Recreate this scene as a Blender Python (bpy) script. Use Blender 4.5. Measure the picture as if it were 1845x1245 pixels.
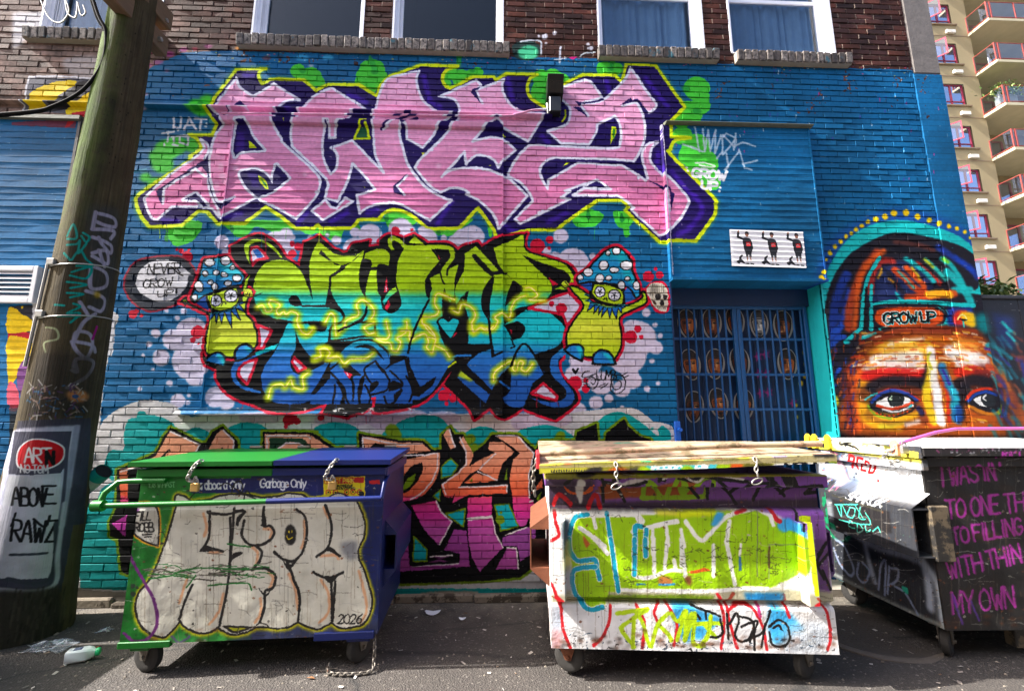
import bpy, bmesh, math, random
import numpy as np
from mathutils import Matrix, Vector
R=math.radians
for o in list(bpy.data.objects): bpy.data.objects.remove(o)
scene=bpy.context.scene; COL=scene.collection
# ---------------------------------------------------------------- camera
CF,CD,CH,CYAW,CPIT=800.0,4.2938,1.5862,.0393,.1651     # focal length in photo pixels, distance to wall, eye height
_f0=np.array([math.sin(CYAW),math.cos(CYAW),0]);_r0=np.array([math.cos(CYAW),-math.sin(CYAW),0]);_u0=np.array([0,0,1.])
FWD=_f0*math.cos(CPIT)+_u0*math.sin(CPIT);UP=-_f0*math.sin(CPIT)+_u0*math.cos(CPIT);RGT=_r0
CAM=np.array([0,-CD,CH])
cam=bpy.data.cameras.new('camera');co=bpy.data.objects.new('camera',cam);COL.objects.link(co)
co.matrix_world=Matrix([[RGT[0],UP[0],-FWD[0],CAM[0]],[RGT[1],UP[1],-FWD[1],CAM[1]],[RGT[2],UP[2],-FWD[2],CAM[2]],[0,0,0,1]])
cam.sensor_fit='HORIZONTAL';cam.sensor_width=36;cam.lens=CF/1845*36;cam.clip_start=.05;cam.clip_end=800
scene.camera=co
# ---------------------------------------------------------------- light
SUN=Vector((1.0,.10,-.95)).normalized()       # direction the light travels: down the alley from the left, grazing the wall
w=bpy.data.worlds.new('World');scene.world=w;w.use_nodes=True
nt=w.node_tree;bg=nt.nodes['Background'];sky=nt.nodes.new('ShaderNodeTexSky');sky.sky_type='NISHITA';sky.sun_disc=False
sky.sun_elevation=math.asin(-SUN.z);sky.sun_rotation=math.atan2(-SUN.x,-SUN.y);sky.air_density=.9;sky.dust_density=4.5;sky.ozone_density=1
nt.links.new(sky.outputs[0],bg.inputs[0]);bg.inputs[1].default_value=.15
sl=bpy.data.lights.new('sun','SUN');sl.energy=4.4;sl.angle=R(.55);sl.color=(1,.96,.9);so=bpy.data.objects.new('sun',sl);COL.objects.link(so)
so.rotation_euler=SUN.to_track_quat('-Z','Y').to_euler();so.location=(-8,-8,12)
scene.view_settings.view_transform='Standard';scene.view_settings.look='None';scene.view_settings.exposure=1.92;scene.view_settings.gamma=1
def lin(c):
    c=np.asarray(c,float)/255.
    return np.where(c<=.04045,c/12.92,((c+.055)/1.055)**2.4)
def catmull(P,closed,corn,n=6):
    N=len(P);out=[]
    rng=range(N if closed else N-1)
    for i in rng:
        p1=P[i];p2=P[(i+1)%N]
        p0=P[(i-1)%N] if (closed or i>0) else p1
        p3=P[(i+2)%N] if (closed or i+2<N) else p2
        m1=(p2-p0)*.5 if not corn[i] else (p2-p1)*.5
        m2=(p3-p1)*.5 if not corn[(i+1)%N] else (p2-p1)*.5
        for k in range(n):
            t=k/n;a=2*t**3-3*t*t+1;b=t**3-2*t*t+t;c=-2*t**3+3*t*t;d=t**3-t*t
            out.append(a*p1+b*m1+c*p2+d*m2)
    if not closed: out.append(P[-1])
    return np.array(out)
class Canvas:
    # img: float32 sRGB 0..255, row 0 = top. mp maps art coordinates -> canvas pixels
    def __init__(s,w,h,base,mp,regs=None,scale=1.0,seed=1):
        s.w,s.h=w,h;s.img=np.empty((h,w,3),np.float32);s.img[:]=base;s.mp=mp;s.regs=regs or {};s.sc=scale
        s.o=(0,0,1.0);s.rng=np.random.default_rng(seed)
    def reg(s,ox,oy,k=6.15): s.o=(ox,oy,k)
    def pts(s,t):
        P=[];C=[];o=s.o
        if not isinstance(t,str): 
            return np.array([[p[0]/o[2]+o[0],p[1]/o[2]+o[1]] for p in t]),[0]*len(t)
        for k in t.split():
            if k[0]=='@': o=s.regs[k[1:]];s.o=o;continue
            c=k.endswith('!');k=k.rstrip('!');x,y=k.split(',')
            P.append((float(x)/o[2]+o[0],float(y)/o[2]+o[1]));C.append(c)
        return np.array(P),C
    def path(s,t,sm,closed):
        P,C=s.pts(t)
        if sm and len(P)>2: P=catmull(P,closed,C,sm if sm>1 else 6)
        return P
    def px(s,P): return s.mp(P)
    def loc(s,P): # pixels of canvas per art unit at mean point
        m=P.mean(0);q=s.mp(np.array([m,m+[1,0],m+[0,1]]));return .5*(np.hypot(*(q[1]-q[0]))+np.hypot(*(q[2]-q[0])))
    def mask(s,Q,pad=0):
        x0=int(max(0,np.floor(Q[:,0].min())-pad));x1=int(min(s.w,np.ceil(Q[:,0].max())+1+pad))
        y0=int(max(0,np.floor(Q[:,1].min())-pad));y1=int(min(s.h,np.ceil(Q[:,1].max())+1+pad))
        if x1<=x0 or y1<=y0: return None
        m=np.zeros((y1-y0,x1-x0),np.float32)
        A=Q;B=np.roll(Q,-1,0)
        for r in range(y1-y0):
            y=y0+r+.5
            i=np.nonzero((A[:,1]<=y)!=(B[:,1]<=y))[0]
            if len(i)<2: continue
            xs=np.sort(A[i,0]+(y-A[i,1])/(B[i,1]-A[i,1])*(B[i,0]-A[i,0]))-x0
            for a,b in zip(xs[::2],xs[1::2]):
                ia=int(max(0,np.ceil(a-.5)));ib=int(min(x1-x0,np.ceil(b-.5)))
                if ib>ia: m[r,ia:ib]=1
        return m,x0,y0
    def blur(s,m,r):
        r=int(round(r))
        if r<1: return m
        for _ in range(2):
            for ax in (0,1):
                n=m.shape[ax]
                pad=[(0,0),(0,0)];pad[ax]=(r+1,r);c=np.cumsum(np.pad(m,pad,mode='edge'),axis=ax)
                hi=np.take(c,np.arange(2*r+1,2*r+1+n),axis=ax);lo=np.take(c,np.arange(0,n),axis=ax)
                m=(hi-lo)/(2*r+1)
        return m
    def put(s,m,x0,y0,col,al=1.0):
        h,w=m.shape;v=s.img[y0:y0+h,x0:x0+w];a=(m*al)[...,None]
        v+=(np.asarray(col,np.float32)-v)*a
    def F(s,col,t,sm=0,soft=0,al=1.0,grad=None):
        P=s.path(t,sm,True);Q=s.px(P);k=s.loc(P);r=soft*k
        res=s.mask(Q,int(2*r+2))
        if res is None: return P
        m,x0,y0=res
        if r>=1: m=s.blur(m,r*.5)
        if grad is not None: # list of (canvas-y-art-value, colour) stops: computed along art y at polygon centre
            ys=np.array([g[0] for g in grad],float);cs=np.array([g[1] for g in grad],float)
            cx=P[:,0].mean();cv=s.mp(np.stack([np.full(len(ys),cx),ys],1))[:,1]
            o=np.argsort(cv);rows=y0+np.arange(m.shape[0])+.5
            col=np.stack([np.interp(rows,cv[o],cs[o,i]) for i in range(3)],-1)[:,None,:]
        s.put(m,x0,y0,col,al);return P
    def S(s,col,w,t,sm=1,soft=0,al=1.0,closed=False,P=None):
        if P is None: P=s.path(t,sm,closed)
        if closed: P=np.vstack([P,P[:1]])
        Q=s.px(P);k=s.loc(P);hw=max(.55,w*k*.5/ (s.o[2] if False else 1));sf=max(.8,soft*k)
        pad=int(hw+sf+2)
        x0=int(max(0,Q[:,0].min()-pad));x1=int(min(s.w,Q[:,0].max()+pad+1));y0=int(max(0,Q[:,1].min()-pad));y1=int(min(s.h,Q[:,1].max()+pad+1))
        if x1<=x0 or y1<=y0: return
        D=np.full((y1-y0,x1-x0),1e6,np.float32)
        if len(Q)==1: Q=np.vstack([Q,Q+.01])
        for a,b in zip(Q[:-1],Q[1:]):
            bx0=int(max(x0,min(a[0],b[0])-pad));bx1=int(min(x1,max(a[0],b[0])+pad+1));by0=int(max(y0,min(a[1],b[1])-pad));by1=int(min(y1,max(a[1],b[1])+pad+1))
            if bx1<=bx0 or by1<=by0: continue
            X=np.arange(bx0,bx1)+.5-a[0];Y=(np.arange(by0,by1)+.5-a[1])[:,None]
            d=b-a;L=d@d
            t_=np.clip((X*d[0]+Y*d[1])/L,0,1) if L>1e-9 else np.zeros((by1-by0,bx1-bx0))
            v=D[by0-y0:by1-y0,bx0-x0:bx1-x0]
            np.minimum(v,np.hypot(X-t_*d[0],Y-t_*d[1]),out=v)
        m=np.clip((hw+sf*.5-D)/sf,0,1);m=m*m*(3-2*m)
        s.put(m,x0,y0,col,al)
    def D(s,col,x,y,rx,ry=None,soft=0,al=1.0,rot=0):
        ry=ry or rx;a=np.linspace(0,2*np.pi,28,endpoint=False);c,q=np.cos(rot),np.sin(rot)
        s.F(col,[(x+rx*np.cos(t)*c-ry*np.sin(t)*q,y+rx*np.cos(t)*q+ry*np.sin(t)*c) for t in a],0,soft,al)
    def T(s,col,w,x,y,h,txt,sl=0,rot=0,asp=.62,sp=.22,al=1,soft=0,jit=0):
        # stroke lettering; x,y baseline left (region units), h cap height
        c,q=np.cos(rot),np.sin(rot);cx=0
        for ch in txt:
            g=FONT.get(ch)
            if g is None: cx+=.5*asp*h;continue
            j=(s.rng.random(2)-.5)*jit*h
            adv=g[0]
            for st in g[1]:
                P=[]
                for (u,v) in st:
                    px=cx+u*asp*h+v*h*sl+j[0];py=-v*h+j[1]
                    P.append((x+px*c-py*q,y+px*q+py*c))
                PP=s.pts(P)[0]
                if len(PP)>2: PP=catmull(PP,False,[0]*len(PP),4)
                s.S(col,w,None,P=PP,soft=soft,al=al)
            cx+=(adv*asp+sp*asp)*h
def vnoise(h,w,cell,seed):
    r=np.random.default_rng(seed);gh,gw=int(h/cell)+3,int(w/cell)+3;g=r.random((gh,gw)).astype(np.float32)
    y=np.arange(h)/cell;x=np.arange(w)/cell;yi=y.astype(int);xi=x.astype(int);fy=(y-yi)[:,None];fx=(x-xi)[None];fy=fy*fy*(3-2*fy);fx=fx*fx*(3-2*fx)
    return g[yi][:,xi]*(1-fy)*(1-fx)+g[yi][:,xi+1]*(1-fy)*fx+g[yi+1][:,xi]*fy*(1-fx)+g[yi+1][:,xi+1]*fy*fx
def roughen(c,a=1.6,seed=1):
    # uneven hand-sprayed edges: every edge wanders by a pixel or two and breaks into speckle
    h,w=c.h,c.w;dx=(vnoise(h,w,9,seed)-.5)*2.4*a+(vnoise(h,w,2.2,seed+1)-.5)*1.6*a+(vnoise(h,w,46,seed+4)-.5)*2.2*a;dy=(vnoise(h,w,9,seed+2)-.5)*2.4*a+(vnoise(h,w,2.2,seed+3)-.5)*1.6*a
    yy=np.clip(np.arange(h)[:,None]+dy,0,h-1).astype(int);xx=np.clip(np.arange(w)[None]+dx,0,w-1).astype(int);c.img=c.img[yy,xx]
def grime(c,x0,x1,y0,y1,seed,n=1.0):
    # streaks, scuffs, chips and rust, laid over a bin's paint (photo coordinates)
    r=np.random.default_rng(seed);c.o=(0,0,1)
    for k in range(int(150*n)):
        x=r.uniform(x0,x1);y=r.uniform(y0,y1-20);L=r.uniform(8,90);c.S([(70,58,44),(40,38,36),(110,84,58),(150,146,136)][r.integers(4)],r.uniform(.5,1.8),[(x,y),(x+r.normal(0,1),y+L)],0,soft=1,al=r.uniform(.1,.38))
    for k in range(int(90*n)):
        x=r.uniform(x0,x1);y=r.uniform(y0,y1);L=r.uniform(4,40);c.S([(30,28,26),(190,188,180),(90,84,76)][r.integers(3)],r.uniform(.4,1.3),[(x,y),(x+L*.6,y+r.normal(0,2.5)),(x+L,y+r.normal(0,5))],1,al=r.uniform(.3,.75))
    for k in range(int(46*n)):
        x=r.uniform(x0,x1);y=y1-abs(r.normal(0,14));c.D([(104,54,28),(74,40,24),(46,40,36)][r.integers(3)],x,y,r.uniform(2,9),r.uniform(1.2,4),soft=3,al=r.uniform(.3,.75))
    for k in range(int(120*n)):
        x=r.uniform(x0,x1);y=r.uniform(y0,y1);q=r.uniform(.8,3.2);P=[(x+q*np.cos(a)*r.uniform(.4,1.5),y+q*np.sin(a)*r.uniform(.3,1.1)) for a in np.linspace(0,6.28,7,endpoint=False)];c.F([(44,40,38),(120,70,44),(176,172,164)][r.integers(3)],P,0,al=r.uniform(.4,.9))
FONT={}
def _font():
    raw={'A':'0,0 .5,1 1,0|.2,.38 .8,.38','B':'0,0 0,1|0,1 .7,.95 .75,.6 .05,.52|.05,.52 .9,.45 .9,.05 0,0','C':'.95,.85 .6,1 .15,.85 0,.45 .2,.1 .6,0 .95,.15','D':'0,0 0,1|0,1 .7,.9 .95,.5 .7,.1 0,0',
    'E':'.9,1 0,1|0,1 0,0|0,0 .9,0|0,.52 .7,.52','F':'.9,1 0,1|0,1 0,0|0,.52 .7,.52','G':'.95,.85 .6,1 .15,.85 0,.45 .2,.08 .6,0 .95,.2 .95,.45|.95,.45 .55,.45','H':'0,0 0,1|1,0 1,1|0,.5 1,.5','I':'.2,0 .2,1',
    'J':'.7,1 .7,.2 .4,0 0,.15','K':'0,0 0,1|.9,1 0,.45|.2,.55 .95,0','L':'0,1 0,0|0,0 .85,0','M':'0,0 .05,1|.05,1 .5,.3|.5,.3 .95,1|.95,1 1,0','N':'0,0 0,1|0,1 .9,0|.9,0 .9,1','O':'.5,1 .1,.8 0,.5 .1,.15 .5,0 .9,.15 1,.5 .9,.8 .5,1',
    'P':'0,0 0,1|0,1 .8,.95 .85,.55 0,.45','Q':'.5,1 .1,.8 0,.5 .1,.15 .5,0 .9,.15 1,.5 .9,.8 .5,1|.6,.25 1,-.1','R':'0,0 0,1|0,1 .8,.95 .85,.58 0,.48|.3,.48 .95,0','S':'.9,.85 .5,1 .1,.8 .3,.55 .8,.4 .85,.12 .4,0 0,.15','T':'.5,0 .5,1|0,1 1,1',
    'U':'0,1 .05,.2 .5,0 .9,.2 .95,1','V':'0,1 .5,0|.5,0 1,1','W':'0,1 .3,0|.3,0 .55,.65|.55,.65 .8,0|.8,0 1.1,1','X':'0,0 1,1|0,1 1,0','Y':'0,1 .5,.45|1,1 .5,.45|.5,.45 .5,0','Z':'0,1 .95,1|.95,1 0,0|0,0 .95,0',
    'a':'.7,.6 .35,.68 .05,.4 .2,.02 .5,.05 .7,.3|.7,.65 .72,0','b':'0,1 0,0|0,.4 .35,.68 .7,.5 .65,.1 .3,0 0,.2','c':'.7,.58 .35,.68 .05,.4 .2,.05 .45,0 .7,.12','d':'.7,1 .7,0|.7,.4 .35,.68 .05,.4 .2,.02 .5,.03 .7,.25','e':'.08,.36 .68,.38 .55,.65 .2,.6 .05,.3 .25,.02 .65,.1',
    'g':'.7,.6 .35,.68 .05,.4 .2,.05 .5,.08 .7,.3|.7,.65 .7,-.15 .4,-.3 .05,-.2','l':'.1,1 .1,0','n':'0,.65 0,0|0,.4 .35,.68 .62,.5 .65,0','o':'.35,.68 .05,.5 .05,.15 .35,0 .65,.15 .65,.5 .35,.68','r':'0,.65 0,0|0,.4 .2,.62 .45,.65','s':'.6,.58 .3,.68 .08,.5 .5,.3 .55,.08 .25,0 0,.1','t':'.25,.95 .25,.1 .5,0|0,.65 .5,.65','y':'0,.65 .3,.05|.65,.65 .3,.05 .1,-.25','i':'.1,.65 .1,0|.1,.9 .1,.92','h':'0,1 0,0|0,.4 .35,.68 .62,.5 .65,0','u':'0,.65 .05,.15 .35,0 .6,.2|.65,.65 .65,0',
    '0':'.5,1 .1,.8 0,.5 .1,.15 .5,0 .9,.15 1,.5 .9,.8 .5,1','1':'.1,.75 .4,1|.4,1 .4,0','2':'.05,.8 .4,1 .85,.8 .7,.45 0,0|0,0 .95,0','6':'.85,1 .3,.7 .05,.3 .4,0 .85,.15 .75,.5 .3,.5 .08,.3','8':'.5,1 .1,.8 .4,.55 .9,.3 .6,0 .1,.15 .4,.5 .85,.8 .5,1','!':'.2,1 .2,.35|.2,.05 .2,0','.':'.1,.03 .1,0',"'":'.1,1 .1,.75','=':'0,.65 .8,.65|0,.3 .8,.3','-':'0,.45 .7,.45',':':'.1,.2 .1,.22|.1,.75 .1,.77'}
    for k,v in raw.items():
        st=[[tuple(map(float,p.split(','))) for p in x.split()] for x in v.split('|')]
        adv=max(u for x in st for u,_ in x);FONT[k]=(.42 if k=='I' else max(adv,.25),st)
_font()
REG={n:(x,y,6.15) for n,x,y in [('A',240,100),('B',240,260),('C',500,100),('D',500,260),('E',760,100),('F',760,260),('G',1020,100),('H',1020,260),
 ('s1',220,420),('s2',320,580),('s3',420,420),('s4',560,580),('s5',680,420),('s6',800,580),('s7',920,420),('s8',960,580)]}
REG.update({n:(x,y,3.662) for n,x,y in [('z1',0,0),('z2',400,0),('z3',850,0),('z4',1345,0),('b1',0,300),('b2',400,300),('b3',850,300),('b4',1345,300),('c1',0,600),('c2',400,600),('c3',850,600),('c4',1345,600),('d1',0,905),('d2',400,905),('d3',850,905),('d4',1345,905)]})
REG['p']=(0,0,1.0)
PINK=(222,140,186);WHT=(222,224,240);PUR=(46,20,112);PUD=(30,14,84);YEL=(204,222,14);GRN=(64,190,52);DGR=(22,128,46);BLU=(13,93,142);LIL=(198,190,214);RED=(200,16,52);BLK=(9,9,11);LIME=(162,204,14);TUR=(16,190,198);SBL=(28,100,182)
def pink_piece(c):
    # green clouds
    for x,y,r in [(282,282,14),(300,270,22),(318,262,20),(292,295,20),(278,330,12),(350,190,14),(372,180,12),(362,196,16),(345,262,14),(262,320,10)]: c.o=(0,0,1);c.D(GRN,x,y,r,r*.85,soft=5)
    c.o=(0,0,1)
    for x,y,r in [(536,128,14),(560,140,20),(548,146,16),(575,148,10),(670,128,24),(682,142,18),(655,135,14),(690,150,16),(660,150,22),(812,132,14),(832,142,18),(860,130,10),(850,140,16),(800,150,12),(975,140,16),(995,140,18),(1012,145,14),(980,165,24),(965,185,18),(1090,124,16),(1108,124,14),(1255,160,24),(1262,190,18),(1240,205,26),(1225,225,14),(1265,175,14),(1250,270,26),(1260,300,30),(1240,285,22),(1270,320,20),(1280,335,14),(1225,250,18)]: c.D(GRN,x,y,r,r*.9)
    for t in ['300,400 310,440 330,442 350,430 362,400','322,405 330,425 345,432 352,425 358,400','410,400 420,420 430,428 445,425 460,410 475,412 500,422 520,418 530,400','540,405 548,420 560,424 575,422 605,436 615,430 620,415 625,405','680,400 690,392 700,410 710,414 735,412 750,395 760,400','700,405 720,412 740,408 755,395 740,380 700,385','775,412 795,425 815,425 835,410 850,395','855,395 862,385 875,390 880,425 886,425 880,395 865,380','1030,370 1035,405 1055,410 1075,405 1085,385','1105,380 1110,405 1125,412 1140,400 1135,385','1120,395 1125,425 1134,422 1130,395']: c.F(GRN,t,1)
    for x,y in [(697,395),(592,420),(880,405),(419,415),(790,420),(300,430),(645,412),(1060,390),(1120,395)]: c.F(DGR,f'{x-1},{y-12} {x+4},{y} {x},{y+6} {x-4},{y}',1)
    for x,y,r in [(360,185,5),(355,195,7),(675,130,7),(545,128,6),(850,128,5),(1235,160,8),(1255,200,8),(1100,125,6),(985,175,10)]: c.D(DGR,x,y,r,r*.7,soft=2,al=.7)
    c.F((40,160,60),'665,98 675,110 680,125 672,128 662,108',0,al=.8);c.F((40,160,60),'822,100 832,100 830,118 822,120',0,al=.8);c.F((40,160,60),'1100,104 1110,108 1106,120 1098,122',0)
    out='@B 30,640 60,560 250,420 620,180 @A 640,1110 740,1040 745,980 680,905 610,880! 880,885! 925,755! 805,600! 1140,155! 1470,145! 1400,175 1390,240 1420,310! 1480,295 1560,265 @C 290,275! 420,390! 560,320! 900,325! 1095,445! 1150,330 1230,240 1330,200 1580,105! @E 300,115 400,120! 270,165 225,260 260,340 300,365! 430,310 550,240! 790,235! 820,270! 940,205! 1280,210! 1200,260 1165,360 1210,480 1380,590! 1580,310! 1780,215! @G 550,225! 600,290! 630,250 665,100! 990,110! 1070,230 1310,570! 1140,755! 1140,935! 1350,945! 1180,980 1130,1080 @H 1140,150 1590,600 1630,700 1600,830 1410,1090! 1040,1085! 650,730! 690,690! 610,620! 345,620! 0,860 @F 1490,945! 1190,945! 820,1040! 790,950 620,710! 410,935! 60,940! @D 1480,790 1300,730 1180,770 1120,840! 900,840! 830,935! 480,935! 450,895! 410,935! 200,935! 20,790 @B 1480,700! 1240,880! 930,880! 810,740! 710,740! 540,900! 180,915! 90,800'
    c.S((150,190,20),11,out,1,soft=8,closed=True,al=.35)
    P=c.F(PUD,out,1)
    # lighter purple bands inside the shadow
    for t in ['@H 1400,600 1480,760 1330,960 1200,1020','@H 1150,330 1300,520 1420,640','@H 1020,100 1010,220 1080,330','@F 330,640 180,880','@F 900,900 1100,1000','@D 330,760 230,880','@B 330,840 500,860','@B 1000,800 1200,780','@A 1230,220 1330,220','@A 1700,580 1760,640','@C 780,430 980,520','@C 1620,240 1680,480','@E 950,260 1000,480','@G 450,300 480,400','@G 880,260 1000,420 1120,560','@E 1330,900 1400,960','@D 600,860 780,760','@D 1000,760 1100,740','@F 1400,860 1600,760','@E 80,500 200,570']: c.S((62,26,156),9,t,1,soft=7,al=.8)
    c.S(YEL,6.0,None,P=np.vstack([P,P[:1]]),soft=1.2)
    A='@A 870,590! 1140,250! 1190,360 1330,455! 1560,315! 1845,495! 1700,500 1600,570 1560,680 1560,780 1640,930 @D 70,0 330,230 450,350 475,430 450,540 390,630 210,830! 0,710! @B 1410,625! 1385,590! 960,815! 870,710! 860,560 845,380 840,200 @A 860,1080 880,960 930,850 1000,740'
    TL='@A 740,930! 820,980 835,1060 790,1150 @B 820,200 830,400 850,540 930,700! 960,815! 870,710! 780,690! 430,690! 270,835! 200,810 130,640 150,570 450,300 700,140 770,60 780,20'
    W='@C 600,360! 990,600! 880,605 810,650 760,730 700,735! 650,800 640,920! 575,920! 580,740! 530,740! 520,850 500,960 500,1060 520,1170 @D 590,340! 650,270 670,150 640,80 590,45! @C 830,950! @D 1180,320! 1100,150 @C 1070,950 1060,700 1090,560 1140,400 1210,270 1330,225 1570,170! 1540,260 1560,380 1620,510 1760,610 @E 220,630 370,625! 320,660 180,790 @C 1720,900 1610,1030! 1430,930! 1430,790! 1380,760! 1350,850 1380,1000 1440,1200 @D 1480,290 1560,400 1680,510 1845,600 @F 330,625! 90,850! @D 1690,850! 1400,690 1280,660 1150,665 1010,700 910,770! 880,570! 1080,510! 960,350 830,220! 800,350 750,480 670,640! 530,600! 550,520 530,380 160,30! @C 150,850 200,700 250,600 420,440'
    WB='@D 380,740! 505,845! 840,640! 755,600! 655,715! 600,700! 530,620! 490,660!'
    E2='@E 190,455! 600,275! 655,330! 600,385! 910,265! 890,340 930,470 1060,600 1360,640! 1180,955! 900,800 880,740 830,690 740,760 560,960! 760,915 900,940 1040,1045! @F 890,200 850,265! 810,190 720,140 600,130 510,200 490,230! 470,90! 220,370! 320,300 480,270 700,285 890,350 1000,410 1165,570! 850,940! 800,800 700,690 600,610 490,560! 520,545! 450,500 330,490 210,540! @D 1700,480 1600,370 1520,265! @E 0,1140 180,970 320,810 400,700 415,600 370,500 300,470'
    Z='@F 1250,10 1150,50 1040,170 970,300 960,355! 1100,430 1200,560! 1225,630! 1030,830! 1090,880! 1640,605! 1540,590! 1640,520 @H 0,510 340,395! 490,500! 190,490! 70,565! 560,570! 620,600 750,700! 720,720! 1030,1010! 1110,980 1240,850 1320,700 1320,620 1180,450 1060,340 940,200 940,60 1020,-30! 900,0 840,100 850,200 905,375! 880,400! 780,330 610,235! 130,205! @F 1400,400! 1390,490! 1320,360 1310,270 1370,190 1450,150 @H 0,150 500,170 750,190! @G 830,1030 870,900 870,780 840,640 790,530! 850,570 910,640! 990,580! 1000,540! 880,390 800,260 710,140! 680,220 600,320 480,440 350,520 150,535! 400,470! 290,310 200,270! @E 1560,350! 1550,480 1640,580 1640,680 1590,770 1390,840! 1545,975! @G 250,985! 330,850 345,765! 540,670! 590,760 600,960 520,1030 0,1010'
    for t in (A,TL,W,WB,E2,Z):
        P=c.F(PINK,t,1,grad=[(120,(228,172,206)),(250,(226,152,194)),(340,(216,126,174)),(420,(210,116,166))])
        c.S(WHT,4.6,None,P=np.vstack([P,P[:1]]),soft=1.6)
    D=PUD
    def hole(t,fl=D,w=4.4): P=c.path(t,1,True);c.S(WHT,w*2,None,P=np.vstack([P,P[:1]]),soft=1.2);c.F(fl,t,1)
    c.F(D,'@B 820,150! 330,465! 250,520! 315,680! 340,490! 690,290! 760,240! 820,330! 840,440 870,560 930,690! 975,725! 1130,605! 1050,620! 935,645! 880,510 840,340 830,150!',1)
    c.S(WHT,4.5,'@B 325,660 345,490 690,275 800,360',0,soft=1);c.S(WHT,4.5,'@B 850,380 880,500 940,635 1130,590',1,soft=1)
    hole('@B 560,610! 690,545! 820,680! 780,690! 700,620!')
    c.F(D,'@A 870,620! 960,690! 1130,520! 1190,500! 1290,605! 1180,570! 1110,565 1030,660 960,750!',0)
    c.S(WHT,4.5,'@A 1030,670 1110,565 1180,575 1270,600',1,soft=1)
    hole('@A 1160,740! 1250,740! 1290,830 1330,920 1450,1055! 1200,1075 1130,1130! 1115,1040 1140,850')
    c.F((70,30,150),'@A 1150,860 1230,860 1240,1040 1140,1080',0,soft=3,al=.6);c.F(YEL,'@A 1285,945! 1285,1035! 1375,1035!',0)
    hole('@B 1190,330 1270,295 1370,290 1470,340 1530,420 1545,450! 1560,330! 1590,235! 1725,380! 1560,520 1390,590! 1280,500')
    c.F((60,28,140),'@B 1270,320 1380,330 1400,480 1330,480',0,soft=3,al=.7);c.F(YEL,'@B 1390,350! 1470,410 1510,510! 1470,500 1410,430',1);c.F((40,140,60),'@B 1420,390 1470,440 1490,490 1450,450',1)
    c.F(D,'@E 560,370! 650,350! 610,390! 670,545! 540,410!',0);c.S(WHT,4,'@E 605,395 670,530',0,soft=1)
    c.F(D,'@G 95,505! 180,520 300,510 400,470! 420,490 330,525 200,540 160,535! 250,690! 70,565! 160,575!',1);c.S(WHT,4,'@G 165,560 250,670',0,soft=1)
    c.F(D,'@G 600,550! 710,465! 740,490! 790,480! 860,560 915,650! 870,640! 790,525 700,525',1);c.S(WHT,4,'@G 620,560 780,530 845,650',1,soft=1)
    c.F(D,'@H 880,380! 1130,500! 1140,550! 1180,570! 1140,770! 1120,520! 1080,510!',0);c.S(WHT,4.5,'@H 1095,520 1120,760',0,soft=1)
    hole('@H 200,475! 340,405! 440,475!',D,3)
    c.F(D,'@D 1440,330! 1320,430 1285,480! 1290,540! 1415,580! 1330,480!',0);c.S(WHT,3.5,'@D 1440,350 1325,470 1410,570',0,soft=1)
    for t in ['@C 1160,820 1320,720 1470,640','@C 1390,760 1540,690']: c.S(D,6.5,t,1,soft=1)
    c.S(WHT,4,'@C 1175,825 1290,750 1400,740',1,soft=1)
    c.F((26,84,56),'@C 930,800 990,800 1010,920 860,920',0);c.S(YEL,4,'@C 990,740 930,750 850,930 1020,925 985,780',0)
    for t in ['@C 1590,1085 1630,1085 1610,1110','@E 895,880 935,905 895,905','@F 740,240 775,235 760,250','@F 1600,200 1650,200 1560,245','@C 85,730 105,730 95,760','@D 960,475 975,485 960,490']: c.F(YEL,t,0)
    c.F(YEL,'@G 500,790! 550,795! 545,880 490,985!',1);c.F((40,140,40),'@G 515,815 540,815 530,900 510,930',0)
    c.S(YEL,3,'@E 1590,610 1585,680 1550,735',1)
    for t in ['@F 600,270','@F 660,275','@E 110,1050','@E 150,1000','@D 1530,365','@D 430,535','@H 800,370','@B 820,660','@D 1240,650','@D 1290,650','@F 1300,755','@F 1340,740']: c.S(WHT,6,t+' '+t.split()[1],0,soft=1)
    for x,y,r in [(398,300,5),(402,318,7),(390,334,5),(405,328,5),(425,305,5),(390,345,4),(775,330,4),(790,300,5),(550,315,4),(855,272,5)]: c.o=(0,0,1);c.D((236,196,222),x,y,r,soft=3,al=.6)
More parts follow.
